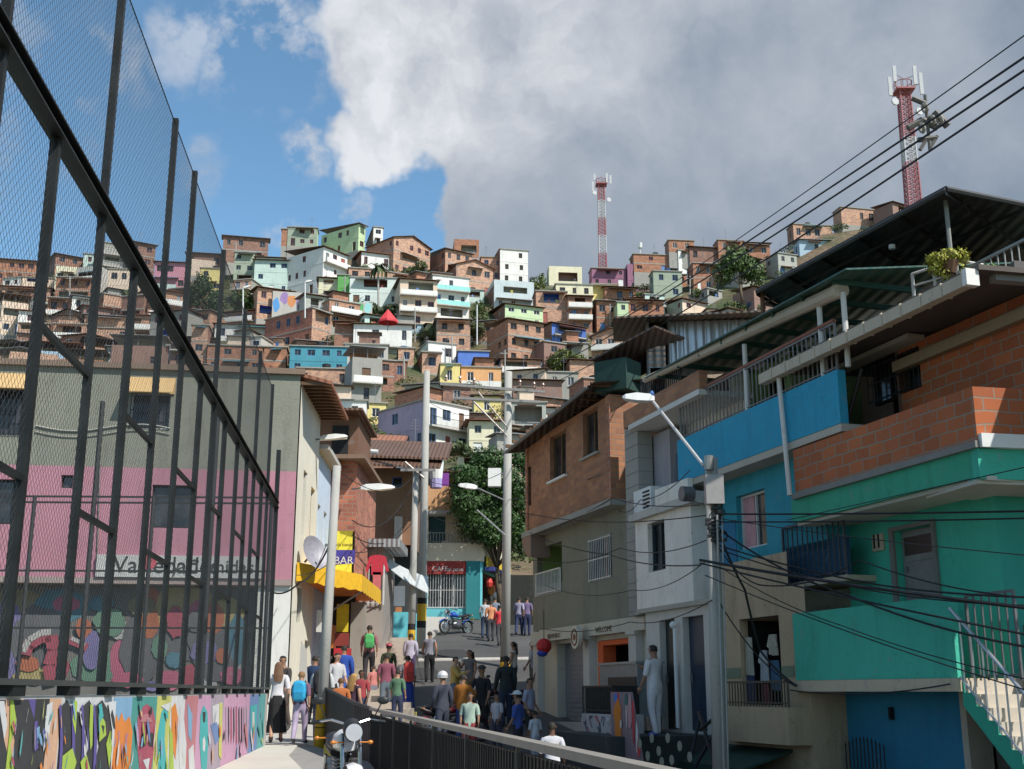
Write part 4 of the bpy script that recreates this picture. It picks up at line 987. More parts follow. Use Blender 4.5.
# black sloped awning in front of it, left
aw = thing('dark_awning', 'dark green box awning under a sloping black sheet above the street lamp head', 'awning', P(-1.0,8.2))
AF = Fac((at(592,395,30).x, 30), (at(650,395,29).x, 29)); a0 = AF.hit(592,400); a1 = AF.hit(650,345)
zl, zh = AF.hit(592,393)[1], AF.hit(592,366)[1]
MB().prism([AF.P(0,AF.hit(594,360)[1]), AF.P(1.9,AF.hit(650,328)[1]), AF.P(1.9,AF.hit(650,328)[1]+.1,-2.5), AF.P(0,AF.hit(594,360)[1]+.1,-2.5)], (0,0,.05)).build('roof_sheet', ZINC_B, aw)
mb = MB(); AF.box(mb, 0.05, 1.0, zl, AF.hit(594,362)[1], -.8, -.05); mb.build('fabric_box', plain(.02,.055,.045,.8), aw)
mb = MB(); mb.tube(AF.P(.1,zl-.7,-.7), AF.P(.1,zh,-.7), .04, 6); mb.build('post', GREYM, aw)

# ---- 3. blue house on a stone coloured base
b3 = thing('blue_house', 'blue balconied house over a rough beige lower wall, behind the leaning lamp pole', 'house', P(5,-1.2))
blue = paint(.022,.30,.47,amt=.75); teal = paint(.025,.28,.36,amt=.75); tealb = paint(.02,.16,.30,amt=.4)
UB0, UB1 = 1.9, 8.35
part(b3, 'blue_parapet', blue, (UB0,UB1,5.5,6.45,-.16,0)); part(b3, 'balcony_soffit', paint(.45,.40,.33,amt=.5), (UB0,UB1,5.36,5.496,-1.3,-.01))
mb = MB(); railing(mb, R, UB0+.05, UB1-.1, 6.45, 7.3, -.08, .155, .016, 0); mb.build('terrace_railing', plain(.20,.19,.18,.6,.3), b3)
part(b3, 'handrail', plain(.25,.09,.05,.7), (UB0+.05,UB1-.1,7.345,7.40,-.12,-.04))
# terrace rear wall: green part, dark door, dim brick
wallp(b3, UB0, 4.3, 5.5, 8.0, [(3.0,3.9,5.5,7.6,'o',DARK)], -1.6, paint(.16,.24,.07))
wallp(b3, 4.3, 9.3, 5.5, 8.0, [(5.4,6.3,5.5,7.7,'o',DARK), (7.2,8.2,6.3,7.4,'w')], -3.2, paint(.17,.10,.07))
part(b3, 'partition', paint(.12,.16,.06), (4.2,4.3,5.5,8.0,-3.2,-1.6))
w5 = (*rc(737,766,492,548,-.5), 'wc', WHITEM)
wallp(b3, 2.5, 6.9, 3.55, 5.36, [w5], -.5, teal); 
part(b3, 'lower_band', tealb, (w5[0]-1.2,w5[0]-.05,3.6,4.5,-.495,-.48))
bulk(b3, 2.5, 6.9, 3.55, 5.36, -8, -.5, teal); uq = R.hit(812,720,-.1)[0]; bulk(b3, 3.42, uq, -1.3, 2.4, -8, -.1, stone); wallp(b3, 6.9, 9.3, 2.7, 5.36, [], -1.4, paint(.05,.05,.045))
# stone coloured base with the laundry doorway
dl = (*rc(741,781,617,705,-.1), 'o', plain(.012,.01,.01,.9))
wallp(b3, 3.42, 6.15, -1.3, 3.55, [dl, (4.6,6.0,-1.3,-.35,'o',DARK)], -.1, stone); qz = R.rect(786,848,522,580,-.5)[2]-.1; wallp(b3, 6.15, uq, -1.3, qz, [], -.1, stone)
part(b3, 'green_stripe', paint(.16,.20,.13), (3.45,dl[0]-.02,1.3,1.5,-.095,-.085), (dl[1]+.02,6.2,1.3,1.5,-.095,-.085))
part(b3, 'ledge', stone, (3.9,uq-.02,.15,.78,-.095,.35)); 
mb = MB(); railing(mb, R, 3.95, uq-.1, .78, 1.2, .28, .11, .014); mb.build('balcony_railing', plain(.10,.08,.06,.7,.2), b3)
mb = MB(); mb.prism([P(3.2,.0,-.09), P(6.0,.0,-.09), P(5.9,-.32,.9), P(3.0,-.32,.9)], (0,0,.05)); mb.prism([P(3.0,-.32,.9), P(5.9,-.32,.9), P(5.9,-.48,.91), P(3.0,-.48,.91)], R.n*.02); mb.build('green_awning', plain(.015,.05,.035,.8), b3)
# blue barred balcony between the blue and green houses
qb = rc(786,848,522,580,-.5); part(b3, 'barred_balcony_panel', paint(.01,.06,.12), (qb[0],qb[1],qb[2],qb[3]-.35,-.55,-.5)); mb = MB(); railing(mb, R, qb[0], qb[1], qb[2], qb[3], -.45, .17, .016); mb.build('barred_balcony_railing', plain(.012,.03,.05,.5), b3)
part(b3, 'balcony_slab', beige, (qb[0]-.05,qb[1]+.05,qb[2]-.1,qb[2],-1.35,-.4))
# translucent green roof with the tapering grey gutter beam
sheet(b3, 'roof', corr(.035,.11,.09,.2,.3,.5,.1), [P(.6,8.2,.15), P(9.2,7.95,.25), P(9.2,8.7,-5), P(.6,8.9,-5)], .03)
mb = MB(); g0 = at(645,380,27.6); g1 = at(838,291,20.0)
for k in range(10):
    a, b = g0.lerp(g1, k/10), g0.lerp(g1, (k+1)/10); mb.tube(a, b, .075+.006*k, 10, .081+.006*k)
mb.tube(g1, g1+(g1-g0).normalized()*.12, .15, 12); mb.build('gutter', paint(.46,.40,.32,amt=.7), b3)
for px, y0, y1 in ((740,344,382),(814,302,340),(838,292,342)):
    a = at(px, y0, R.hit(px, y0)[0]*0+P(R.hit(px,y0)[0],0).y); u = R.hit(px,y0)[0]
    MB().tube(P(u,6.45,-.1), P(u,R.hit(px,y0)[1],-.1), .05, 8).build('roof_post', paint(.6,.58,.55,amt=.4), b3)
mb = MB()
for k in range(8): mb.obox(P(1.2+k*1.05,8.12-k*.02,-2.3), R.d*.03, R.n*2.4, V((0,0,.05)))
mb.build('roof_beams', plain(.02,.08,.06,.6), b3)
mb = MB(); railing(mb, R, 8.6, 11.5, 6.9, 7.9, -1.6, .16, .014); mb.build('side_railing', plain(.3,.3,.28,.5,.2), b3)
# laundry hanging in the doorway: each piece on its own
la = 'laundry hanging in the dark doorway'
for nm, lb, px, y0, y1, w, cl in (('towel','long cream towel hanging at the left of the doorway',748,637,675,.16,(.42,.40,.33)),('trousers','dark blue trousers hanging below the cream towel',750,675,704,.22,(.03,.04,.10)),
     ('shirt','pale grey shirt hanging in the middle of the doorway',763,650,682,.18,(.40,.42,.44)),('shirt','cream shirt hanging highest at the right of the doorway',772,634,655,.20,(.45,.42,.34)),
     ('jeans','faded blue jeans hanging at the right of the doorway',774,660,690,.24,(.06,.13,.22)),('red_cloth','dark red cloth hanging low in the doorway',765,684,704,.18,(.18,.03,.05))):
    u, zt1 = R.hit(px, y0, -.2); zb1 = R.hit(px, y1, -.2)[1]; mb = MB(); n = 6
    top = [(u-w/2+w*k/n, .03*math.sin(k*1.9)) for k in range(n+1)]
    pts = [P(a, zt1-.02*abs(a-u)/w, -.2+o_) for a, o_ in top]; ptb = [P(u+(a-u)*1.15, zb1+.02*math.sin(k*2), -.2+o_*1.6) for k, (a, o_) in enumerate(top)]
    mb.idx(pts+ptb, [(k, k+1, n+2+k, n+1+k) for k in range(n)]); mb.idx([p-R.n*.012 for p in pts+ptb], [(k+1, k, n+1+k, n+2+k) for k in range(n)])
    if nm in ('shirt',):
        for s in (-1, 1): mb.prism([P(u+s*w/2,zt1-.02,-.2), P(u+s*(w/2+.10),zt1-.22,-.2), P(u+s*(w/2+.03),zt1-.26,-.2), P(u+s*w/2,zt1-.14,-.2)], R.n*.015)
    tag(mb.build(nm, plain(*cl, .9)), lb, 'clothes' if nm != 'towel' else 'towel', la)

# ---- 4. green house with brick upper floor
b4 = thing('green_house', 'turquoise green house with an orange brick upper parapet and outside stairs', 'house', P(9.5,-1.2))
grn = paint(.05,.43,.31,amt=.8,bs=.6); grn2 = paint(.04,.34,.21,amt=.8); bigbr = brick(.47,.13,.045,(.30,.25,.19),.40,.20,.013,.4,.5)
UC = 11.75
part(b4, 'brick_parapet', bigbr, (6.75,UC,4.52,5.32,-.16,0))
C2 = P(UC,0,0); S2 = Fac((C2.x,C2.y), (C2.x+1, C2.y+.2))      # the end face turning right
part(b4, 'brick_end_parapet', bigbr, (.005,4.5,4.62,5.32,-.16,0), fac=S2)
part(b4, 'slab_edge', paint(.22,.21,.19,amt=.6), (6.7,UC+.02,4.42,4.52,-2.2,.06)); part(b4, 'end_slab_edge', WHITEP, (.02,4.6,4.42,4.62,-.6,.08), fac=S2)
part(b4, 'green_fascia', grn2, (6.55,UC-.05,4.02,4.42,-.25,-.02)); part(b4, 'end_fascia', grn, (.0,4.5,3.98,4.42,-.3,-.03), fac=S2)
part(b4, 'soffit', paint(.5,.48,.42,amt=.4), (6.6,UC,3.96,4.02,-1.15,-.1)); part(b4, 'end_soffit', paint(.5,.48,.42,amt=.4), (.0,4.5,3.92,3.98,-1.5,-.1), fac=S2)
dg = (*rc(897,936,527,601,-1.0), 'd', plain(.22,.21,.20,.7)); vg = (*rc(874,885,534,551,-1.0), 'w', paint(.45,.38,.28))
ug0 = R.hit(848, 560, -1.0)[0]; ug1 = R.hit(1001, 560, -1.0)[0]
wallp(b4, ug0, ug1, 1.2, 3.96, [dg], -1.0, grn); part(b4, 'vent_grille', paint(.45,.38,.28), (vg[0],vg[1],vg[2],vg[3],-.995,-.96))
mb = MB()
for k in range(4):
    for j in range(2): u = vg[0]+.04+(vg[1]-vg[0]-.06)*j/2; z = vg[2]+.05+(vg[3]-vg[2]-.05)*k/4; R.box(mb, u, u+.05, z, z+.06, -.96, -.955)
mb.build('vent_slots', DARK, b4)
part(b4, 'door_frame', CONC_D, (dg[0]-.12,dg[0],dg[2]-.1,dg[3]+.0,-.998,-.95), (dg[1],dg[1]+.08,dg[2]-.1,dg[3],-.998,-.95), (dg[0]-.12,dg[1]+.08,dg[3],dg[3]+.07,-.998,-.95))
part(b4, 'door_light', plain(.03,.02,.015,.4), (dg[0]+.1,dg[1]-.1,dg[3]-.42,dg[3]-.12,-1.11,-1.10))
CG = P(ug1,0,-1.0); S3 = Fac((CG.x,CG.y), (CG.x+1,CG.y+.2)); wallp(b4, 0, 4, 1.0, 3.92, [(1.4,2.2,1.2,3.2,'d',GREYM)], 0, paint(.04,.36,.28), fac=S3)
bulk(b4, ug0, ug1, -1.3, 3.96, -8, -1.0, grn)
# balcony parapet and slab
part(b4, 'balcony_parapet', grn, (6.4,10.8,1.24,2.4,-.14,0)); part(b4, 'balcony_slab', paint(.5,.42,.30,amt=.8), (6.3,10.95,1.05,1.235,-1.1,.08))
part(b4, 'parapet_end', grn, (6.4,6.54,1.24,2.4,-1.0,-.14))
# lower blue wall with spiked bars
lb_ = paint(.02,.20,.33,amt=.75,bs=.7); ul0 = R.hit(833,720,-.8)[0]; ul1 = R.hit(962,720,-.8)[0]
wallp(b4, ul0, ul1, -1.6, 1.05, [], -.8, lb_); part(b4, 'dark_gap', DARK, (uq+.02,ul0,-1.6,1.0,-1.0,-.95)); part(b4, 'corner_pillar', paint(.5,.44,.34,amt=.7), (ul1,ul1+.14,-1.6,1.05,-1.2,-.78))
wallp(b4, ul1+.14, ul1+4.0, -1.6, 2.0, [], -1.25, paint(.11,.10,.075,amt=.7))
mb = MB(); uu0 = R.hit(846,750,-.6)[0]; uu1 = R.hit(884,750,-.6)[0]
for k in range(11):
    u = lerp(uu0, uu1, k/10); zt2 = R.hit(865,748,-.6)[1]+.12*math.sin(math.pi*k/10); mb.tube(P(u,-1.6,-.6), P(u,zt2,-.6), .012, 5); mb.tube(P(u,zt2,-.6), P(u+.0,zt2+.08,-.6), .02, 5, .002)
R.box(mb, uu0, uu1, -.3, -.26, -.62, -.58); mb.build('spiked_bars', BLACKM, b4)
part(b4, 'wall_tap', DARK, (R.hit(893,708,-.8)[0]-.03,R.hit(893,708,-.8)[0]+.03,.6,.8,-.795,-.72))
# upper room set back behind the brick parapet, shaded by the big gutter roof
wv_ = (*rc(868,921,356,397,-1.3), 'wb', DARK)
wallp(b4, 8.3, 14.5, 4.55, 6.93, [wv_], -1.3, bigbr); part(b4, 'beam', paint(.30,.22,.14,amt=.6), (8.3,14.5,6.5,6.68,-1.29,-1.15)); part(b4, 'side_wall', paint(.16,.09,.06), (8.2,8.3,4.55,6.93,-5,-1.3)); part(b4, 'lintel', paint(.45,.40,.33,amt=.5), (wv_[0]-.9,wv_[1]+.2,wv_[3]+.06,wv_[3]+.14,-1.29,-.95))
sheet(b4, 'roof', paint(.10,.08,.07), [P(6.0,6.95,.05), P(12.2,6.95,.05), S2.P(5.2,6.95,.35), S2.P(6,7.3,-6), P(6.0,7.3,-6)], .08)
mb = MB(); ga, gb = P(6.0,6.83,.12), P(12.05,6.83,.12)
for k in range(12):
    a, b = ga.lerp(gb, k/12), ga.lerp(gb, (k+1)/12-.004); mb.obox((a+b)/2, (b-a)/2, R.n*.085, V((0,0,.095))); mb.obox(b, (b-a).normalized()*.02, R.n*.1, V((0,0,.11)))
mb.build('gutter', paint(.50,.42,.32,amt=.7), b4)
part(b4, 'gutter_end_cap', paint(.72,.70,.66,amt=.2), (12.05,12.15,6.72,6.97,.02,.24)); part(b4, 'end_eave', paint(.24,.23,.22), (.35,5.5,6.86,7.06,.15,.32), fac=S2)
u = R.hit(788,440)[0]; MB().tube(P(R.hit(783,384)[0],6.75,.08), P(R.hit(795,492)[0]-.05,4.5,.08), .045, 8).build('downpipe', paint(.66,.62,.58,amt=.3), b4)
# folded window grille leaning above the parapet
gr = thing('metal_grille', 'dark metal grille leaning in the gap above the left end of the brick parapet', 'grille', P(6.9,5.3,-.3))
mb = MB(); a0, a1 = 6.85, 8.0
for k in range(8): z = 5.35+k*.15; mb.tube(P(a0,z,-.25), P(a1+.18*k/8,z+.06,-.35), .012, 5)
for u in (a0, 7.4): mb.tube(P(u,5.3,-.25), P(u,6.45,-.3), .02, 5)
mb.tube(P(a1-.1,5.3,-.3), P(a1+.35,6.5,-.5), .035, 6); mb.build('bars', plain(.03,.025,.025,.6,.2), gr)
# gate at the head of the stairs, and the stairs running down to the right
gt = thing('stair_gate', 'grey metal bar gate at the top of the green stairs', 'gate', P(11,1.2,-.2))
mb = MB(); ua, ub = R.hit(955,640)[0], R.hit(1003,640)[0]; railing(mb, R, ua, ub, 1.2, 2.38, -.25, .15, .016); mb.build('bars', plain(.16,.16,.16,.5,.3), gt)
mb = MB(); railing(mb, R, ub+.05, ub+1.6, 1.35, 2.7, -.6, .15, .014); mb.build('side_panel', plain(.16,.16,.16,.5,.3), gt)
ss = thing('green_stairs', 'concrete outside stairs with a green side and a sunlit steel handrail', 'stairs', P(11.5,-1.2,.3))
tr = MB(); uS = 10.95; nS = 13; dz = .185; du = .21
for k in range(nS): R.box(tr, uS+k*du, uS+(k+1)*du, 1.2-(k+1)*dz-.10, 1.2-(k+1)*dz+.0, -1.0, -.03); R.box(tr, uS+k*du-.02, uS+k*du+.015, 1.2-(k+1)*dz+.0, 1.2-k*dz, -1.0, -.03)
tr.build('treads', paint(.52,.46,.38,amt=.7), ss)
mb = MB(); pr = [(uS-.02,1.2),(uS+.02,1.2)]
for k in range(nS): pr += [(uS+k*du+.03,1.2-(k+1)*dz+.02),(uS+(k+1)*du+.03,1.2-(k+1)*dz+.02)]
pr += [(uS+nS*du+.05,1.2-nS*dz-.5),(uS-.02,.85)]
mb.prism([P(u,z,-.03) for u, z in pr], R.n*.04); mb.build('stringer', paint(.03,.36,.24), ss)
mb = MB(); h = .92
for k in range(0, nS): u = uS+k*du+.1; z = 1.2-(k+.5)*dz; mb.tube(P(u,z-.05,.04), P(u,z+h,.04), .014, 6)
mb.tube(P(uS-.1,1.3+h,.04), P(uS+nS*du,1.2-nS*dz+h+.05,.04), .026, 8); mb.tube(P(uS,1.25,.04), P(uS+nS*du,1.2-nS*dz+.05,.04), .016, 6); mb.build('handrail', plain(.6,.6,.6,.3,.7), ss)
# red tiled ledge seen behind the rail
part(b4, 'stair_landing', plain(.2,.05,.04,.7), (10.95,13.5,1.1,1.2,-2.4,-1.05)); part(b4, 'landing_wall', paint(.5,.44,.40,amt=.6), (11.3,13.5,-.4,1.1,-1.35,-1.1))

# ---- 5. the house behind with the huge black canopy
b5 = thing('canopy_house', 'rooftop with a huge black sheet canopy on thin posts above the gutters', 'house', (10, 20, -1))
zc = 9.35; c1, c2, c3 = hz(757,291,zc), hz(946,189,zc), hz(1045,209,zc); c4 = hz(1060,272,zc); c5 = hz(790,312,zc)
bk = corr(.035,.036,.036,.25,.25,.6,.2)
mb = MB(); mb.prism([c1, c2, c3, c4, c5], (0,0,.06)); mb.build('canopy', bk, b5)
mb = MB()
for k in range(6):
    a, b = c1.lerp(c2, k/5), c5.lerp(c4, k/5); mb.obox((a+b)/2-V((0,0,.06)), (b-a)/2, V((.03,.03,0)), V((0,0,.05)))
for k in range(1, 4):
    a, b = c1.lerp(c5, k/4), c2.lerp(c3, k/4); mb.obox((a+b)/2-V((0,0,.12)), (b-a)/2, V((0,.03,0)), V((0,0,.03)))
mb.build('canopy_frame', plain(.02,.02,.02,.6,.2), b5)
mb = MB(); mb.tube(c1-V((0,0,.02)), c2-V((0,0,.02)), .05, 6); mb.tube(c2, c3, .05, 6); mb.build('canopy_edge', plain(.05,.05,.05,.6,.2), b5)
def cpole(px, yt, yb, Y, m, r=.05): a, b = at(px, yb, Y), at(px, yt, Y); a.x = b.x; MB().tube(a, V((b.x,b.y,zc)), r, 8).build('canopy_post', m, b5)
cpole(843, 240, 300, 23.5, RUST); cpole(947, 215, 284, 19.5, paint(.22,.23,.21,amt=.4), .04); cpole(762, 292, 330, 24.5, RUST); cpole(1040, 215, 280, 18, GREYM)
zf = 7.35; f1, f2, f3 = at(905,300,20.5), at(955,262,19.2), at(1040,280,18.5)
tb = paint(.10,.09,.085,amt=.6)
pl = [P(7.0,zf,-2.6), P(11.5,zf,-1.2), S2.P(5.5,zf,-.6), S2.P(7,zf,-9), P(7.0,zf,-10)]
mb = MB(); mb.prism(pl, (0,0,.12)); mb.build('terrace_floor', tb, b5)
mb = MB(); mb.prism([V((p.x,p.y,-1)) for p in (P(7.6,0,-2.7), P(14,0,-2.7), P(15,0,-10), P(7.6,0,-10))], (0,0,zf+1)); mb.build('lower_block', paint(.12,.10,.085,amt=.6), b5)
mb = MB(); zr1 = at(956,259,18.9).z; h1, h2, h3 = hz(912,274,zr1), hz(956,260,zr1), hz(1060,279,zr1); rl = Fac(h1[:2], h2[:2]); rl2 = Fac(h2[:2], h3[:2])
for fc in (rl, rl2):
    n = max(2, round(fc.L/.85))
    for k in range(n+1): mb.tube(fc.P(fc.L*k/n,zf+.1), fc.P(fc.L*k/n,zr1), .03, 6)
    for z in (zr1, zr1-.22, zr1-.44): mb.tube(fc.P(0,z), fc.P(fc.L,z), .018 if z < zr1 else .025, 6)
mb.build('terrace_railing', paint(.55,.53,.5,amt=.3), b5)
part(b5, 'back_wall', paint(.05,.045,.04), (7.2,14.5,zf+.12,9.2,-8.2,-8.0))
mb = MB(); mb.disc(at(892,247,21), (0,0,1), .06, 10, 0, .08); mb.build('ceiling_lamp', WHITEM, b5)
# flower basket and green pot plant on the railing
fb = thing('hanging_plant', 'yellow green trailing plant hanging on the canopy terrace rail', 'plant', at(948,285,19)); rr = random.Random(3)
mb = MB(); mb.tube(at(950,274,19), at(950,262,19), .10, 10, .16); mb.build('basket', plain(.12,.06,.03,.8), fb)
mb = crown_mesh(MB(), [(at(938,260,19),(.22,.2,.14)), (at(952,256,19),(.24,.2,.13)), (at(962,257,19),(.14,.15,.14)), (at(934,268,19),(.12,.12,.16)), (at(960,268,19),(.10,.1,.22)), (at(945,272,19),(.08,.1,.2))], 22, .075, rr); mb.build('leaves', leafm(.28,.30,.05), fb)
pp = thing('pot_plant', 'small green pot plant on the canopy terrace rail, right of the trailing plant', 'plant', at(990,284,18.2)); mb = MB(); mb.tube(at(990,284,18.2), at(990,276,18.2), .09, 10, .12); mb.build('pot', TERRA, pp)
crown_mesh(MB(), [(at(990,270,18.2),(.18,.16,.10))], 22, .08, rr).build('leaves', leafm(.07,.16,.03), pp)

# ================================================================ in front of the WELCOME shop
pf = thing('shop_platform', 'dark painted platform with pale dots where the man in white stands', 'platform', P(1.5,-1.3,1))
mb = MB(); R.box(mb, .0, 3.3, -1.4, .2, -.02, 2.3); mb.build('block', paint(.028,.035,.035,amt=.5), pf)
mb = MB()
for k, (px, py) in enumerate([(652,738),(668,738),(659,751),(680,746),(662,762),(672,760),(648,756),(690,757),(640,744)]):
    u, z = R.hit(px, py, 2.3); mb = MB(); mb.disc(P(u,z,2.306), R.n, .085, 12, 0, .01); mb.build('pale_dot', paint(.25,.26,.20), pf)
st2 = MB()
ft = thing('drink_cart', 'grey metal cabinet cart standing before the orange framed doorway', 'cart', P(-1.2,.1,.9))
q0 = R.hit(600,700,.9)[0]; q1 = R.hit(638,700,.9)[0]; zc0, zc1 = R.hit(627,716,.9)[1], R.hit(627,664,.9)[1]
mb = MB(); R.box(mb, q0, q1, zc0, zc1, .3, .9); mb.build('cabinet', plain(.20,.22,.23,.4,.4), ft)
mb = MB(); R.box(mb, q0+.55, q1-.05, zc0+.75*(zc1-zc0)-.25, zc0+.75*(zc1-zc0), .905, .92); mb.build('slot', plain(.03,.02,.015,.6), ft)
mb = MB(); R.box(mb, q0-.04, q1+.04, zc1, zc1+.05, .26, .95); mb.build('lid', plain(.26,.28,.29,.4,.4), ft)
for u in (q0+.2, q1-.2): MB().ring(P(u,zc0-.02,.9), R.n, .12, .03, 14).build('wheel', DARK, ft)
gb = thing('black_grille_box', 'black barred box standing on the white graffiti wall', 'box', P(-2.3,.2,1.2)); q0 = R.hit(583,700,1.5)[0]; q1 = R.hit(613,700,1.5)[0]; za, zb = R.hit(598,714,1.5)[1], R.hit(598,686,1.5)[1]
mb = MB(); R.box(mb, q0, q1, za, zb, .9, 1.45); mb.build('body', plain(.012,.012,.013,.6), gb)
mb = MB(); railing(mb, R, q0, q1, za, zb-.03, 1.5, .08, .01); mb.build('bars', BLACKM, gb)
gw2 = thing('graffiti_wall', 'low white wall scribbled with graffiti beside the shop steps', 'wall', P(-2.3,-1.2,1.5)); q0 = R.hit(582,725,1.6)[0]; q1 = R.hit(613,725,1.6)[0]; za = R.hit(598,714,1.6)[1]
mb = MB(); R.box(mb, q0, q1, -1.3, za, .9, 1.6); mb.build('wall', paint(.44,.42,.42,amt=.9), gw2)
rr = random.Random(9); mb = MB()
for k in range(26):
    u = lerp(q0+.1, q1-.1, rr.random()); z = lerp(za-1.0, za-.1, rr.random()); pts = [P(u, z, 1.606)]
    for j in range(4): u = max(q0+.03, min(q1-.03, u+rr.uniform(-.16,.16))); z = max(-1.2, min(za-.05, z+rr.uniform(-.2,.2))); pts.append(P(u,z,1.606))
    mb.path(pts, .012, 4, rr.choice([0,0,1,2]))
mb.build('graffiti', [plain(.10,.10,.12,.7), plain(.4,.05,.06,.7), plain(.6,.6,.6,.7)], gw2)
pb2 = thing('painted_board', 'upright board painted in orange, red and blue beside the graffiti wall', 'board', P(-1,-1.2,2.2)); q0 = R.hit(611,720,2.0)[0]; q1 = R.hit(648,740,2.0)[0]; qm = R.hit(629,700,2.0)[0]; zt2 = R.hit(620,692,2.0)[1]
mb = MB(); mb.prism([P(q0,-1.3,2.0), P(q1,-1.3,2.0), P(qm,zt2,2.0), P(q0,zt2,2.0)], -R.n*.08); mb.build('panel', paint(.25,.18,.20,amt=.6), pb2)
mats = [paint(*c) for c in ((.62,.20,.02),(.55,.05,.06),(.05,.20,.62),(.6,.58,.56),(.05,.16,.14),(.5,.28,.30))]; mb = MB(); rr = random.Random(4)
for k, (px, py, rx, rz, m) in enumerate([(617,700,.14,.22,1),(616,698,.08,.12,2),(618,715,.20,.32,0),(619,732,.18,.25,0),(630,712,.12,.40,5),(634,722,.07,.45,1),(627,715,.03,.25,3),(616,744,.12,.12,3),(638,738,.06,.3,3),(627,700,.08,.12,4),(640,748,.1,.16,1),(622,724,.05,.08,3)]):
    u, z = R.hit(px, py, 2.0); pts = [P(max(q0+.01,u+rx*math.cos(a)*rr.uniform(.75,1.2)), min(zt2-.01, z+rz*math.sin(a)*rr.uniform(.75,1.15)), 2.004+.002*k) for a in [2*math.pi*j/11 for j in range(11)]]; mb.poly(pts, m)
mb.build('painting', mats, pb2)
sk = thing('folding_bench', 'folded black metal frame leaning by the white wall beside the pole', 'frame', P(3.2,.2,.8))
mb = MB()
for a, b in (((699,662+50),(716,769)),((722,718),(694,769)),((700,716),(690,762)),((712,720),(700,730))):
    u0_, z0_ = R.hit(*a, .8); u1_, z1_ = R.hit(*b, 1.2); mb.tube(P(u0_,z0_,.8), P(u1_,z1_,1.2), .035, 6)
mb.build('tubes', BLACKM, sk)
fl = MB(); R.box(fl, -11, 9, -1.6, -.42, -.6, 1.4); tag(fl.build('kerbside_footway', CONC_D), 'narrow raised footway along the right hand houses', kind='structure')
# red sign and wares hanging at the far corner of the shop house
hs2 = thing('hanging_toys', 'red and blue bundle hanging at the far corner of the WELCOME shop', 'wares', P(-8.6,1.6,.1)); c = P(*R.hit(544,646,.1), .1)
MB().ball(c, (.22,.2,.22), 10).build('red_bundle', plain(.5,.02,.02,.7), hs2); MB().ball(c+V((-.05,-.02,-.2)), (.16,.14,.1), 8).build('blue_bundle', plain(.03,.06,.35,.7), hs2); MB().tube(c, c+V((0,0,1.0)), .01, 4).build('cord', DARK, hs2)
# ================================================================ LEFT: mural wall, ball court fence, pink building
def fx(y): return -2.40-.1025*y
FF = Fac((fx(2), 2), (fx(25.4), 25.4)); FL = FF.L; fu = lambda y: (y-2)*1.00524
mw = thing('mural_wall', 'long low wall painted with bright street art under the black court fence', 'wall', FF.P(FL/2, 0))
mb = MB(); FF.box(mb, 0, FL, -1.2, 1.02, -.30, 0); mb.build('wall', paint(.45,.43,.40), mw)
mats = [paint(c[0]*.8+.02, c[1]*.8+.02, c[2]*.8+.02, amt=.7) for c in ((.02,.02,.022),(.72,.42,.26),(.10,.07,.30),(.42,.58,.06),(.70,.70,.70),(.22,.42,.62),(.80,.24,.02),(.45,.07,.12),(.05,.30,.26),(.62,.60,.15),(.62,.62,.60),(.05,.45,.45),(.42,.34,.42),(.62,.34,.50),(.15,.25,.5),(.10,.40,.40),(.55,.20,.22))]
mb = MB(); rr = random.Random(21)
def fpx(px, py, o=0): u, z = FF.hit(px, py, 0); return u, z
secs = [(-160,4,0),(4,22,1),(22,34,2),(34,48,0),(48,60,1),(60,112,4),(112,131,5),(131,156,8),(156,170,9),(170,184,4),(184,197,16),(197,210,13),(210,223,12),(223,249,13),(249,258,14),(258,264.5,15)]
for a, b, m in secs:
    u0 = max(.01, fpx(a, 715)[0]) if a > -150 else .01; u1 = min(fpx(b, 715)[0], FL-.01)
    mb.poly([FF.P(u0,-1.1,.003), FF.P(u1,-1.1,.003), FF.P(u1,1.0,.003), FF.P(u0,1.0,.003)], m)
def shape(pts, m, o): mb.poly([FF.P(max(.02,min(FL-.02,fpx(*q)[0])), min(1.005, fpx(*q)[1]), o) for q in pts], m)
shape([(-30,700),(0,702),(6,715),(2,735),(8,760),(0,790),(-60,790)], 0, .006); shape([(-3,701),(3,701),(6,725),(3,740)], 4, .008)
shape([(12,700),(28,700),(34,722),(33,748),(24,790),(8,790),(14,740),(9,718)], 0, .006); shape([(9,700),(12,700),(15,720),(9,745),(13,775),(9,790),(4,770),(8,735)], 3, .009)
shape([(33,722),(36,720),(37,748),(33,752)], 2, .01); shape([(35,728),(38,726),(38,742),(36,744)], 5, .011); shape([(46,705),(52,701),(48,735),(42,752),(44,725)], 4, .008)
for a, b, c in ((58,74,60),(70,84,74),(80,96,90),(92,110,100)):
    shape([(a,708),((a+b)/2,700 if a != 70 else 712),(b,716),(b-2,750),(b+3,790),(a-4,790),(c-2,745)], 0, .006+.0006*a/10)
    shape([(a-1,706),(a+1,704),(a+3,740),(a+1,788),(a-2,788),(a,740)], 2, .0125+.0006*a/10)
for q in ([(72,700),(75,702),(73,735),(70,720)],[(88,704),(91,706),(90,745),(88,750),(87,730)],[(97,712),(103,722),(104,735),(97,742)],[(60,756),(70,748),(74,762),(66,790),(58,790)],[(104,744),(108,730),(110,748),(107,768)]): shape(q, 3, .019)
shape([(99,725),(102,726),(101,734)], 0, .021); shape([(96,705),(99,703),(101,716),(98,722)], 11, .021)
shape([(78,762),(84,754),(88,770),(82,790)], 3, .019); shape([(106,702),(114,701),(112,740),(108,780),(110,730)], 4, .019)
shape([(112,728),(116,714),(118,722),(121,712),(124,722),(129,716),(132,732),(130,760),(132,800),(108,800),(111,760)], 6, .006)
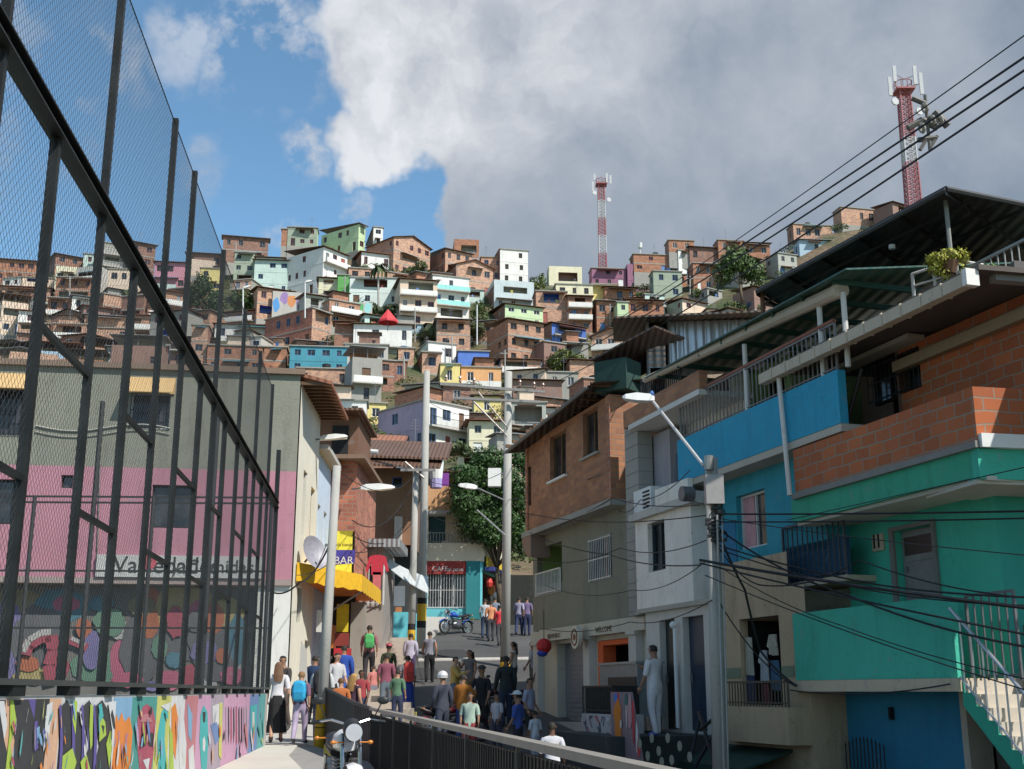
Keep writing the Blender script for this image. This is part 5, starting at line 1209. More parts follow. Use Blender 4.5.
for q in ([(117,732),(119,730),(118,752)],[(124,735),(127,732),(125,758)],[(120,745),(122,742),(121,775)]): shape(q, 16, .008)
shape([(137,718),(141,708),(146,704),(152,708),(155,722),(154,745),(150,775),(146,790),(140,780),(137,750)], 7, .006)
shape([(139,722),(143,714),(148,714),(152,722)], 16, .009); shape([(140,735),(144,732),(145,745),(141,748)], 0, .009); shape([(149,732),(153,734),(152,747),(148,746)], 0, .009); shape([(142,760),(149,758),(147,772)], 4, .009)
shape([(157,735),(161,712),(166,704),(164,740),(168,790),(158,790)], 11, .006); shape([(171,708),(175,703),(178,720),(175,760),(171,745)], 6, .006); shape([(169,725),(172,735),(174,790),(168,790)], 3, .007)
shape([(160,706),(170,702),(168,712)], 4, .009); shape([(180,705),(183,712),(186,745),(184,790),(180,790),(178,745)], 4, .006); shape([(187,702),(192,715),(191,742),(188,735)], 5, .006); shape([(188,750),(193,744),(195,780),(189,790)], 4, .006)
shape([(199,740),(200,715),(203,705),(207,712),(208,740),(206,775),(202,785)], 11, .007); shape([(202,740),(203.5,736),(205,742),(204,752),(202,750)], 4, .009); shape([(202,712),(205,712),(204.5,722),(202.5,722)], 0, .009)
shape([(212,706),(222,702),(219,722),(213,735)], 4, .006); shape([(210,725),(216,722),(221,735),(215,745)], 14, .007); shape([(219,702),(222,704),(221,760),(218,755)], 9, .009)
for k in range(9): a = 225+k*2.6; shape([(a,706+rr.uniform(0,4)),(a+1,706),(a+1.4,735+rr.uniform(-5,10)),(a+.2,745)], rr.choice([2,7,12,0]), .007+.0004*k)
shape([(250,706),(257,704),(256,730),(251,738)], 11, .006); shape([(252,712),(254,712),(254,726),(252,728)], 4, .008)
for k in range(130):
    px = rr.uniform(0, 262); y0 = rr.uniform(702, 800); w = rr.uniform(.4, 2.2); hh_ = rr.uniform(4, 22); m = rr.randrange(len(mats)); dx = rr.uniform(-3, 3)
    shape([(px,y0),(px+w*.6,y0-hh_*.3),(px+w+dx*.5,y0+hh_*.3),(px+w*.7+dx,y0+hh_),(px+dx*.8,y0+hh_*.8)], m, .022+.00003*k)
mb.build('street_art', mats, mw)

# ---- the court fence
fe = thing('court_fence', 'tall black steel court fence with chain link mesh on the mural wall', 'fence', FF.P(FL/2, 1.02))
FM = plain(.016,.018,.018,.5,.3,.5,3); Zr = 4.88
def ibeam(mb, a, b, w, side):
    a, b = V(a), V(b); ax = (b-a).normalized(); up = V((0,0,1)) if abs(ax.z) < .5 else FF.d; sd_ = ax.cross(up).normalized(); up2 = sd_.cross(ax)
    c = (a+b)/2; h = (b-a)/2
    mb.obox(c+up2*w/2, h, sd_*w*.42, up2*.008); mb.obox(c-up2*w/2, h, sd_*w*.42, up2*.008); mb.obox(c, h, sd_*.008, up2*(w/2-.009))
tall = [6.55, 9.2, 11.87, 13.22, 15.85, 18.55, 21.0, 23.45]; short = [7.77, 10.5, 14.65, 17.0, 19.85, 22.3]
tall_pre = [3.9]; short_pre = [2.6, 5.2]
for y in tall_pre+tall:
    mb = MB(); u = fu(y); FF.box(mb, u-.03, u+.03, 1.1, 7.05, -.05, .01); mb.build('post', FM, fe)
for y in short_pre+short:
    mb = MB(); u = fu(y); FF.box(mb, u-.033, u+.033, 1.1, Zr-.06, -.05, .015); mb.build('post', FM, fe)
MB_ = MB(); u = fu(25.35); FF.box(MB_, u-.04, u+.04, 1.02, Zr+1.2, -.06, .03); MB_.build('post', FM, fe)
mb = MB(); FF.box(mb, 0, FL, Zr-.055, Zr-.04, -.07, .05); FF.box(mb, 0, FL, Zr+.055, Zr+.07, -.07, .05); FF.box(mb, 0, FL, Zr-.04, Zr+.055, -.03, -.015); mb.build('top_rail', FM, fe)
mb = MB(); FF.box(mb, 0, FL, 1.09, 1.13, -.08, .05)
mb.build('bottom_rail', plain(.08,.085,.08,.5,.3), fe)
ys_all = sorted(tall_pre+tall+short_pre+short)
for y in ys_all: mb = MB(); u = fu(y+.22); FF.box(mb, u-.14, u+.14, 1.02, 1.09, -.06, .04); mb.build('foot', FM, fe)
for i, (a, b) in enumerate(zip(ys_all, ys_all[1:])):
    hi = (round((a-7.77)/1.32) % 2 == 0); z = 3.47 if hi else 2.40
    mb = MB(); FF.box(mb, fu(a)+.045, fu(b)-.045, z-.022, z+.022, -.035, .005); mb.build('mid_rail', FM, fe)
# chain link: two families of thin diagonal wires in the plane of the fence
def chain(name, y0, y1, z0, z1, off, pitch=.075, r=.0015):
    mb = MB(); a, b = fu(y0), fu(y1); w, h = b-a, z1-z0; n = int((w+h)/pitch)
    for fam in (0, 1):
        for k in range(1, n):
            s = k*pitch; p0 = (s-min(s, h), min(s, h)) ; p1 = (min(s, w), s-min(s, w))
            if fam: p0, p1 = (w-p0[0], p0[1]), (w-p1[0], p1[1])
            mb.tube(FF.P(a+p0[0], z0+p0[1], off), FF.P(a+p1[0], z0+p1[1], off), r, 3, None, 0, False)
    return mb.build(name, plain(.10,.105,.11,.5,.5), fe)
chain('wire_mesh', 2.7, 25.3, 1.13, Zr-.07, -.02); chain('wire_mesh', 2.7, 23.4, Zr+.09, 7.0, -.02)
mb = MB(); mb.tube(FF.P(fu(2.7),7.02,-.02), FF.P(fu(23.4),6.95,-.02), .006, 4); mb.build('top_wire', FM, fe)

# court floor and far fence
cf = MB(); cf.poly([(-20,3,.35), (fx(3)-.26,3,.35), (fx(26)-.26,26,.35), (-20,26,.35)]); tag(cf.build('court_floor', paint(.16,.20,.17,amt=.6)), kind='structure')
ff2 = thing('far_court_fence', 'thin posts and double rails closing the far end of the court', 'fence', (-8,26.3,.35)); FC = Fac((-16,26.1), (fx(25.8)-.2, 26.5)); LC = FC.L
fm2 = plain(.035,.035,.035,.6,.2); k = 0; u = LC-.1
zA = FC.hit(150,497)[1]; zB = FC.hit(150,571)[1]; zC = FC.hit(150,628)[1]
while u > .1:
    FC_t = k % 2 == 1; MB().tube(FC.P(u,.35), FC.P(u,7.4 if FC_t else zA), .055 if FC_t else .045, 6).build('post', fm2, ff2); u -= 1.3; k += 1
for z in (zA, zA-.13, zB, zC): mb = MB(); FC.box(mb, 0, LC, z-.02, z+.02, -.02, .02); mb.build('rail', fm2, ff2)

# ---- pink and grey building
BX, BY = -5.92, 32.5; dl_ = math.hypot(1, .14); PB = Fac((BX-16/dl_, BY-16*.14/dl_), (BX, BY)); PL = 16.0
pk = thing('pink_building', 'long building with grey rendered top, pink middle floor and painted ground floor behind the court', 'building', PB.P(8, 0))
zt_ = PB.hit(150,370)[1]; zm = PB.hit(150,468)[1]; zg = PB.hit(150,578)[1]
greyr = paint(.22,.22,.175,amt=.9,bs=.6); pnk = paint(.42,.19,.24,amt=.6); cream = paint(.55,.36,.16)
pr_ = lambda *a: PB.rect(*a)
gA = (*pr_(-5,27,388,436), 'wb', GREYM); gB = (*pr_(130,170,392,429), 'wb', WHITEM)
pA = (*pr_(-25,15,479,524), 'w', DARK); pB_ = (*pr_(151,195,485,528), 'w', DARK); pC = (*pr_(61,73,475,488), 'w', DARK)
wallp(pk, 0, PL, zm, zt_, [gA, gB], 0, greyr, fac=PB); wallp(pk, 0, PL, zg, zm, [pA, pC, pB_], 0.004, pnk, fac=PB)
wallp(pk, 0, PL-.9, -.5, zg, [(*pr_(-40,0,600,690), 'o'), (*pr_(252,262,625,690), 'd', GREYM)], -.5, paint(.13,.125,.115,amt=.8), fac=PB)
mb = MB(); PB.box(mb, -.1, PL+.12, zt_, zt_+.16, -.3, .12); mb.build('coping', paint(.20,.14,.10), pk)
mb = MB(); PB.box(mb, -.1, PL, zg-.16, zg, -.6, .06); mb.build('ledge', paint(.30,.24,.22), pk)
bulk(pk, 0, PL, zg, zt_, -9, 0, greyr, PB)
for g in (gA, gB): mb = MB(); mb.prism([PB.P(g[0]-.1,g[3]-.05,.02), PB.P(g[1]+.1,g[3]-.05,.02), PB.P(g[1]+.1,g[3]+.38,.02), PB.P(g[0]-.1,g[3]+.38,.02)], PB.n*.03); mb.prism([PB.P(g[0]-.1,g[3]-.12,.5), PB.P(g[1]+.1,g[3]-.12,.5), PB.P(g[1]+.1,g[3]+.38,.05), PB.P(g[0]-.1,g[3]+.38,.05)], V((0,0,.02))); mb.build('window_awning', cream, pk)
c0 = PB.hit(36,426)[1]; mb = MB(); n = 10
pts = [PB.P(lerp(PB.hit(36,426)[0], PB.hit(170,430)[0], k/n), c0-.12*math.sin(k*.6), .03) for k in range(n+1)]; mb.path(pts, .025, 5); mb.path([p-V((0,0,.16)) for p in pts], .015, 5); mb.build('conduit', paint(.35,.34,.30), pk)
mb = MB(); mb.path([PB.P(PB.hit(104,400)[0],PB.hit(104,430)[1],.03), PB.P(PB.hit(98,560)[0],PB.hit(98,575)[1],.03)], .02, 5); mb.build('drainpipe', CONC_D, pk)
mb = MB(); s0, s1, z0_, z1_ = pr_(97,262,556,578); PB.box(mb, s0, s1, z0_, z1_, .02, .12); so_ = mb.build('signboard', paint(.46,.46,.44,amt=.7), pk)
text('Variedades', PB, PB.hit(113,575)[0], z0_+.12, .125, .62, plain(.03,.03,.03,.7), so_, .008); text('y Comidas', PB, PB.hit(172,575)[0], z0_+.14, .125, .50, plain(.05,.05,.05,.7), so_, .008)
mb = MB(); mb.disc(PB.P((s0+s1)/2-.8,(z0_+z1_)/2+.1,.13), PB.n, .2, 14); mb.build('emblem', plain(.5,.1,.12,.7), so_)
# ground floor street art
mats2 = [paint(c[0]*.55+.03, c[1]*.55+.03, c[2]*.55+.03, amt=.9) for c in ((.05,.22,.30),(.28,.22,.10),(.20,.17,.40),(.55,.14,.04),(.50,.40,.14),(.60,.12,.22),(.55,.53,.50),(.12,.28,.18),(.45,.05,.09),(.12,.12,.13))]
mb = MB(); rr = random.Random(31)
def blob(px, py, rx, ry, m, o, jag=.1, n=24):
    pts = []
    for j in range(n): a = 2*math.pi*j/n; q = PB.hit(px+rx*math.cos(a)*rr.uniform(1-jag,1+jag), py+ry*math.sin(a)*rr.uniform(1-jag,1+jag), -.5); pts.append(PB.P(q[0], min(q[1], zg-.2), o))
    mb.poly(pts, m)
for k, (px, py, rx, ry, m) in enumerate([(20,612,34,22,1),(8,640,20,38,2),(62,606,28,17,0),(40,640,30,34,9),(66,604,14,8,5),(152,612,11,24,3),(186,610,32,26,4),(150,632,10,12,4),(200,622,14,22,5),(184,640,34,20,9),(36,676,22,9,4),(100,668,30,16,7),(120,660,10,20,5),(60,668,10,10,8),(170,680,12,10,5),(190,676,8,12,8),(208,684,10,8,6),(222,670,10,12,5),(152,686,10,5,2),(236,650,10,30,6),(175,660,10,8,0),(120,630,10,10,6),(246,620,6,20,9),(28,664,12,8,3),(215,640,26,40,9),(140,650,20,34,9),(228,612,16,14,4),(238,640,9,26,0),(214,618,10,16,3),(150,622,9,16,3),(142,606,14,10,1),(205,652,14,12,2),(232,676,12,9,5),(176,622,9,16,8),(110,622,16,14,7),(92,650,10,20,2),(128,680,16,8,5),(255,655,5,22,6),(160,648,8,12,7),(196,622,8,10,9),(222,656,6,8,3),(102,604,12,8,0),(84,628,8,10,3)]): blob(px, py, rx, ry, m, -.495+.002*k)
# red and white arched figure of cloth painted at the left
def stroke(pp, w, m, o):
    P3 = [PB.hit(*q, -.5) for q in pp]
    for (a, b) in zip(P3, P3[1:]):
        d = V((b[0]-a[0], b[1]-a[1])).normalized(); nn = V((-d.y, d.x))*w
        mb.poly([PB.P(a[0]-nn.x, a[1]-nn.y, o), PB.P(b[0]-nn.x, b[1]-nn.y, o), PB.P(b[0]+nn.x, b[1]+nn.y, o), PB.P(a[0]+nn.x, a[1]+nn.y, o)], m)
stroke([(26,655),(29,645),(42,637),(52,636),(55,650),(50,665),(53,682)], .16, 8, -.38); stroke([(24,652),(30,640),(42,633),(52,632)], .08, 6, -.37); stroke([(70,640),(78,643),(88,648)], .10, 8, -.40); stroke([(72,638),(80,642),(86,645)], .05, 6, -.39)
mb.build('street_art', mats2, pk)
# corner room right of the pink wall (ground floor, white)
wallp(pk, PL-.9, PL, -.5, zg, [], -.05, paint(.66,.65,.60,amt=.5), fac=PB); 

# ---- left side of the street: narrow white, cream and blue fronts
LF = Fac((-5.9, 32.6), (-6.55, 52)); lz = lambda px, py: LF.hit(px, py)
w_ = thing('white_corner_house', 'tall narrow sunlit white house front with a brown tiled eave right of the pink building', 'house', LF.P(2, 0))
zw = at(300,385,32.8).z
wallp(w_, 0, 4.4, -.2, zw, [(1.2,2.0,5.3,7.2,'w',WOOD), (2.9,3.8,5.5,7.0,'w',WOOD), (2.9,3.9,.4,2.5,'o'), (1.0,1.9,2.9,3.9,'w',GREYM)], 0, paint(.70,.67,.56,amt=.4), fac=LF)
bulk(w_, 1.9, 4.4, -.2, zw, -6, -.02, paint(.62,.60,.52), LF)
mb = MB(); mb.prism([LF.P(-.1,zw-.05,.85), LF.P(4.6,zw-.05,.85), LF.P(4.6,zw+.45,-1.1), LF.P(-.1,zw+.45,-1.1)], (0,0,.10)); mb.build('roof', TERRA, w_)
mb = MB()
for k in range(12): mb.obox(LF.P(.0+k*.41,zw-.0,.4), LF.d*.035, LF.n*.45, V((0,0,.05)))
mb.build('rafters', WOOD, w_)
sd_ = thing('satellite_dish', 'grey satellite dish on the white front beside the yellow awning', 'satellite dish', LF.P(2.0,4.9,.3)); c = at(312,554,33.4)
mb = MB(); ax = V((.75,-.6,.35)).normalized(); x = ax.cross(V((0,0,1))).normalized(); y = ax.cross(x); rings = []
for i in range(5):
    r = .5*i/4; rings.append([c+ax*(.14*(i/4)**2)+x*r*math.cos(a)*.85+y*r*math.sin(a) for a in [2*math.pi*j/18 for j in range(18)]])
for i in range(4): mb.idx(rings[i]+rings[i+1], [(j, (j+1)%18, 18+(j+1)%18, 18+j) for j in range(18)])
mb.build('dish', plain(.30,.29,.33,.5,.1), sd_, True); mb = MB(); mb.tube(c, c-ax*.3-V((0,0,.1)), .03, 6); mb.tube(c-y*-.5, c+ax*.6, .012, 5); mb.ball(c+ax*.6, .05, 6); mb.build('arm', GREYM, sd_)
b_ = thing('blue_white_front', 'narrow pale blue house front with a yellow lower corner before the brick house', 'house', LF.P(6.2, 0)); zb2 = at(322,455,38).z
wallp(b_, 4.45, 8.2, 0, zb2, [(5.0,5.7,5.4,6.8,'w',WHITEP), (6.6,7.4,5.4,6.8,'w',WHITEP)], -.05, paint(.50,.60,.72,amt=.3), fac=LF); bulk(b_, 4.45, 8.2, 0, zb2, -6, -.05, paint(.5,.5,.5), LF)
mb = MB(); LF.box(mb, 4.45, 8.3, zb2, zb2+.15, -6, .3); mb.build('roof', CONC_L, b_); mb = MB(); LF.box(mb, 7.6, 8.2, 3.6, 5.2, -.045, .03); mb.build('yellow_corner', paint(.62,.48,.06), b_)
# brick block with overhanging slab
KX0, KX1 = at(316,500,41).x-.6, at(356,500,41).x; KF = Fac((KX0,41), (KX1,41.0)); zk0 = at(335,532,41).z; zk1 = at(335,462,41).z
kb = thing('brick_annex', 'patched red brick block with a rusty slab roof above the yellow shop banner', 'house', (KX0,41,0)); pbr = brick(.46,.155,.09,(.32,.27,.22),.33,.15,.014,.6)
wallp(kb, 0, KF.L, zk0, zk1, [(*KF.rect(324,331,472,498), 'w', CONC_D)], 0, pbr, fac=KF); bulk(kb, 0, KF.L, 0, zk1, -6, 0, pbr, KF)
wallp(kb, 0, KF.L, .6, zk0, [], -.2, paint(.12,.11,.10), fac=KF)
mb = MB(); KF.box(mb, -.3, KF.L+.35, zk1, zk1+.14, -6, .7); mb.build('roof_slab', paint(.20,.13,.09,amt=.8), kb); 
zk2 = at(335,412,41.5).z; mb = MB(); KF.box(mb, 0, KF.L-.15, zk1+.14, zk2, -5, -1.2); mb.build('upper_room', paint(.17,.085,.05,amt=.8), kb)
mb = MB(); KF.box(mb, .9, KF.L-.5, zk1+.5, zk2-.35, -1.2, -1.15); mb.build('dark_opening', DARK, kb)
mb = MB(); KF.box(mb, -.4, KF.L+.1, zk2, zk2+.09, -5, -.2); mb.build('upper_roof', RUSTROOF, kb)
mb = MB(); zz = at(330,438,40.5).z; mb.tube((at(312,438,40.5).x,40.5,zz-.05), (at(347,434,40.5).x,40.5,zz), .07, 8, .05); mb.build('roof_gutter', paint(.65,.62,.55), kb)
# yellow banner with blue band
bn = thing('shop_banner', 'yellow banner with a blue slanted band reading Bar, hung under the red brick block', 'banner', at(332,580,40.7)); YB = 40.7
BN = Fac((at(313,555,YB).x,YB), (at(352,555,YB).x,YB-.02)); zb0, zb1 = at(332,583,YB).z, at(332,531,YB).z
mb = MB(); BN.box(mb, 0, BN.L, zb0, zb1, -.04, 0); mb.build('cloth', plain(.75,.66,.06,.7), bn)
mb = MB(); za = lambda py: BN.hit(332,py)[1]; mb.poly([BN.P(.02,za(567),.004), BN.P(BN.L+.1,za(563),.004), BN.P(BN.L+.12,za(550),.004), BN.P(BN.L*.5,za(550),.004), BN.P(.02,za(556),.004)]); mb.build('blue_band', plain(.05,.04,.28,.7), bn)
text('BAR', BN, BN.hit(334,560)[0], za(564), .008, .36, WHITEM, bn, .004); mb = MB(); mb.ball(BN.P(.28,za(555),.02), (.16,.02,.26), 10); mb.build('cup_picture', plain(.65,.25,.08,.7), bn)
text('cafe tienda', BN, BN.hit(334,545)[0], za(546), .008, .15, plain(.25,.2,.05), bn, .003)
# yellow awning
aw2 = thing('yellow_awning', 'big yellow shop awning with an orange underside at the left kerb', 'awning', (-5,37,3))
q = [V((-5.88,33.0,0)), V((at(362,575,36.6).x,36.6,0)), V((at(381,592,42.5).x,42.5,0)), V((-6.2,42.5,0))]; zhi, zlo = 4.48, 3.98
mb = MB(); 
mb.idx([V((p.x,p.y,zhi)) for p in q]+[V((p.x,p.y,zlo)) for p in q], [(0,1,2,3)]); n4_ = len(mb.f)
for i in range(2):
    a, b = q[i], q[i+1]; d = (b-a); n_ = int(d.length/.35)
    for k in range(n_):
        s_ = a+d*(k/n_); t_ = a+d*((k+1)/n_); e_ = .05 if k % 2 else 0; mb.poly([(s_.x,s_.y,zlo-.02+(.05 if k % 2 else 0)), (t_.x,t_.y,zlo-.02+(0 if k % 2 else .05)), (t_.x,t_.y,zhi), (s_.x,s_.y,zhi)])
mb.build('canopy', plain(.80,.46,.02,.75), aw2)
mb = MB(); mb.poly([(p.x,p.y,zlo+.14) for p in reversed(q)]); mb.build('lining', plain(.62,.16,.01,.8), aw2)
mb = MB(); mb.tube((q[1].x,q[1].y,zlo), (-6.0,q[1].y+1,zlo-.8), .03, 6); mb.tube((q[2].x,q[2].y,zlo), (-6.1,q[2].y,zlo-.8), .03, 6); mb.build('braces', GREYM, aw2)
# the shop below
sp = thing('corner_shop', 'dark open shop with red counter and yellow poster under the yellow awning', 'shop', LF.P(5,0))
mb = MB(); mb.poly([(-6.4,34,.1),(-6.4,34,4),(-6.6,40.5,4),(-6.6,40.5,.1)]); mb.poly([(-6.6,40.5,.1),(-5.2,40.5,.1),(-5.2,40.5,4.2),(-6.6,40.5,4.2)]); mb.build('dark_interior', paint(.03,.025,.022), sp)
def bx(root, name, mat, x0, x1, y0, y1, z0, z1): mb = MB(); mb.box((x0,y0,z0),(x1,y1,z1)); return mb.build(name, mat, root)
def pxb(root, name, mat, px0, px1, py0, py1, Y, d=.1): a = at(px0, py1, Y); b = at(px1, py0, Y); return bx(root, name, mat, a.x, b.x, Y, Y+d, a.z, b.z)
pxb(sp, 'yellow_poster', plain(.72,.55,.03,.8), 336, 349, 604, 632, 38.2, .03); pxb(sp, 'red_counter', plain(.45,.02,.03,.6), 333, 349, 648, 672, 37, .6); pxb(sp, 'pillar', paint(.30,.27,.23), 349, 365, 602, 668, 39, .5)
pxb(sp, 'white_panel', paint(.55,.55,.52), 316, 322, 610, 632, 36, .05); pxb(sp, 'orange_fridge', plain(.5,.14,.02,.5), 325, 334, 625, 648, 38, .5); pxb(sp, 'red_sign', plain(.25,.04,.03,.6), 334, 349, 633, 646, 38, .05)
dd = thing('display_stand', 'leaning pale board by the shop entrance next to the lamp pole', 'board', at(303,700,31)); mb = MB(); a, b = at(297,705,31), at(306,642,31); mb.prism([a, at(308,705,31), at(306,650,31), at(301,640,31)], (0,.06,0)); mb.build('panel', paint(.45,.42,.38), dd)
# ---- balcony with a red suit and the grey canopy
mbh = thing('balcony_house', 'low house with a sheet roofed balcony and barred door beside the yellow banner', 'house', at(368,640,45)); YM = 45; MF = Fac((at(354,580,YM).x,YM), (at(384,580,YM).x,YM)); mz = lambda py: at(368,py,YM).z
wallp(mbh, 0, MF.L, 1.2, mz(548), [(.2,MF.L-.25,mz(600),mz(556),'ob')], 0, paint(.30,.28,.25), fac=MF); mb = MB(); MF.box(mb, -.1, MF.L+.6, mz(548), mz(540), -3, .4); mb.build('roof', ZINC, mbh)
mb = MB(); railing(mb, MF, .0, MF.L, mz(605), mz(566), .1, .16, .02, 0); mb.build('grille', WHITEM, mbh); bulk(mbh, 0, MF.L, 1.2, mz(548), -4, 0, paint(.25,.22,.2), MF)
rs = thing('red_costume', 'red and white costume hanging from the balcony near the yellow awning', 'costume', at(377,590,43.5)); c = at(377,572,43.5)
MB().prism([c+V(q_) for q_ in ((-.2,0,-.1),(.2,0,-.1),(.22,0,.35),(.34,0,.0),(.42,0,.05),(.3,0,.55),(.08,0,.62),(-.08,0,.62),(-.3,0,.55),(-.42,0,.05),(-.34,0,.0),(-.22,0,.35))], (0,.12,0)).build('jacket', plain(.5,.03,.06,.7), rs); MB().prism([c+V((-.15,0,0)), c+V((.15,0,0)), c+V((.12,0,-1.0)), c+V((-.12,0,-1.0))], (0,.08,0)).build('trousers', plain(.55,.15,.16,.8), rs); MB().tube(c+V((0,0,.6)), c+V((0,0,1.1)), .012, 4).build('cord', DARK, rs)
gc = thing('grey_canopy', 'sagging pale grey canvas stretched over the dark stair passage', 'canopy', at(395,570,48)); mb = MB(); n = 8; Pn = []
for k in range(n+1):
    px = lerp(376, 428, k/n); py = lerp(549, 577, k/n)+3.5*math.sin(math.pi*k/n); Pn += [at(px, py, 46+.4*k), at(px, py+lerp(7,16,k/n), 45.2+.4*k)]
mb.idx(Pn, [(2*i, 2*i+2, 2*i+3, 2*i+1) for i in range(n)]); mb.idx([p-V((0,0,.02)) for p in Pn], [(2*i, 2*i+1, 2*i+3, 2*i+2) for i in range(n)]); mb.build('canvas', plain(.48,.50,.50,.8), gc)
# passage house: brown top, dark passage below, pale steps
bh = thing('brown_house', 'brown plastered house with wooden eaves above the dark stair passage', 'house', at(385,600,53)); YH = 53; HF = Fac((at(352,560,YH).x,YH), (at(413,560,YH).x,YH)); hzz = lambda py: at(395,py,YH).z
wallp(bh, 0, HF.L, hzz(545), hzz(468), [(*HF.rect(392,402,477,487), 'w', PAL['blu'])], 0, paint(.25,.13,.07,amt=.7), fac=HF)
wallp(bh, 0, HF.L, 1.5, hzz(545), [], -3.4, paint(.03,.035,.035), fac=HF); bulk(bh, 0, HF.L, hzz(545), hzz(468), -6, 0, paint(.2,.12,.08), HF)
mb = MB(); HF.box(mb, HF.hit(395,545)[0], HF.L-.5, hzz(556), hzz(518), .01, .5); mb.build('balcony_front', paint(.52,.44,.36,amt=.4), bh)
mb = MB(); HF.box(mb, .6, HF.hit(394,545)[0], hzz(556), hzz(546), .0, .8); mb.build('ledge', paint(.22,.15,.10), bh)
for (xa, xb, ya, yb2, Y_, m) in ((325,448,444,460,51.5,RUSTROOF),(352,440,457,469,50.8,RUSTROOF),(330,400,438,452,54.5,TERRA)):
    a, b = at(xa, yb2-4, Y_), at(xb, yb2, Y_); mb = MB(); mb.prism([a, b, b+V((0,4,1.5)), a+V((0,4,1.5))], (0,0,.1)); mb.build('roof', m, bh)
mb = MB(); a, b = at(356,450,50.2), at(378,452,50.2); mb.tube(a, b, .1, 8); mb.build('pipe', paint(.6,.58,.55), bh)
sp2 = thing('passage_steps', 'broad pale concrete steps rising into the dark passage left of the turquoise wall', 'steps', at(385,680,44)); mb = MB()
for k in range(16):
    y = 33.2+k*.95; z = .55+k*.165; a = at(350, 640, y).x-.3; b = at(412-k*.3, 640, y).x; mb.box((a,y,z-1.2),(b,y+1.2,z+.05))
mb.build('treads', paint(.42,.36,.30,amt=.6), sp2)
# ---- cafe on the corner
YC = 60.; CF = Fac((at(398,560,YC).x,YC), (at(480,560,YC).x,YC)); cz = lambda py, px=440: CF.hit(px,py)[1]
cafe = thing('corner_cafe', 'cream corner cafe with turquoise base, barred window and red sign beyond the poles', 'building', at(440,635,YC)); crm = paint(.62,.55,.42,amt=.35); trq = paint(.13,.50,.56,amt=.5)
CL = CF.L; dC = (*CF.rect(427,444,511,542), 'd', plain(.02,.09,.11,.6))
wallp(cafe, 0, CL, cz(545), cz(505), [dC, (*CF.rect(466,474,512,540),'o')], -1.2, crm, fac=CF)
mb = MB(); CF.box(mb, -.05, CL+.2, cz(561), cz(543), -1.3, 0); mb.build('balcony_band', crm, cafe)
mb = MB(); railing(mb, CF, CF.hit(427,540)[0], CL, cz(543), cz(533), -.06, .15, .018); mb.build('balcony_railing', plain(.25,.24,.22,.5,.3), cafe)
mb = MB(); CF.box(mb, 0, CF.hit(452,500)[0], cz(509), cz(484), -1.5, -.5); mb.build('orange_parapet', paint(.60,.33,.16,amt=.4), cafe)
mb = MB(); CF.box(mb, -.1, CL+.1, cz(509)-.2, cz(509)+.0, -5, -.4); mb.build('floor_slab', CONC_L, cafe)
mb = MB(); CF.box(mb, .5, CF.hit(470,500)[0], cz(484), cz(466), -4, -3.6); mb.build('terrace_wall', paint(.38,.22,.12,amt=.6), cafe)
mb = MB(); a = CF.P(.0,cz(466),-1); mb.prism([CF.P(-.5,cz(468),-.6), CF.P(CL,cz(470),-.6), CF.P(CL,cz(464),-5), CF.P(-.5,cz(462),-5)], (0,0,.08)); mb.build('roof', RUSTROOF, cafe)
wn = (*CF.rect(427,466,572,608), 'wbW', WHITEM)
wallp(cafe, 0, CL, 3.6, cz(561), [wn], -.15, trq, .25, fac=CF); bulk(cafe, 0, CL, 2, cz(484), -6, -1.25, crm, CF)
mb = MB(); CF.box(mb, CF.hit(426,565)[0], CF.hit(466,565)[0], cz(574), cz(558), -.14, -.02); sg = mb.build('red_signboard', plain(.30,.035,.03,.7), cafe)
text('CAFE', CF, CF.hit(432,568)[0], cz(571), -.015, .34, WHITEM, sg, .006); text('al paso', CF, CF.hit(448,568)[0], cz(571), -.015, .28, WHITEM, sg, .006)
mb = MB(); CF.box(mb, CF.hit(466,600)[0], CL, 4.5, cz(561), -.14, .02); mb.build('dark_teal_column', paint(.02,.20,.22), cafe)
mb = MB()
for k in range(7): u = CF.hit(472-k*6.5,632)[0]; mb.poly([CF.P(u-.3,cz(632),-.144+.0005*k), CF.P(u,cz(630),-.144+.0005*k), CF.P(u+.5,cz(612),-.144+.0005*k), CF.P(u+.35,cz(611),-.144+.0005*k)])
mb.build('painted_stripes', paint(.05,.26,.32), cafe)
RF = Fac((at(480,600,YC).x,YC), (at(506,600,66).x,66)); rz = lambda px, py: RF.hit(px,py)
mb = MB(); RF.box(mb, 0, RF.L, rz(490,560)[1], rz(490,545)[1], -2, .15); mb.build('side_band', crm, cafe)
wallp(cafe, 0, RF.L, 3.8, rz(490,560)[1], [(.5,RF.L-.3,4.1,rz(492,575)[1],'o',paint(.05,.03,.03))], 0, trq, fac=RF)
wallp(cafe, 0, RF.L, rz(490,545)[1], cz(505), [(1,2.2,rz(490,540)[1],rz(490,518)[1],'w')], -.8, crm, fac=RF)
ys_ = thing('yellow_shop_sign', 'yellow and blue sign above the shop doorway right of the cafe', 'sign', RF.P(2.5,rz(492,570)[1])); mb = MB(); RF.box(mb, .6, RF.L+.2, rz(492,571)[1], rz(492,561)[1], .16, .24); mb.build('panel', plain(.72,.48,.03,.7), ys_)
mb = MB(); RF.box(mb, .4, RF.L+.2, rz(492,575)[1], rz(492,571)[1]-.01, .16, .6); mb.build('blue_edge', plain(.05,.06,.25,.7), ys_); text('TIENDA', RF, 1.2, rz(492,570)[1]+.05, .245, .38, plain(.3,.05,.03), ys_, .004, squash=1.3)
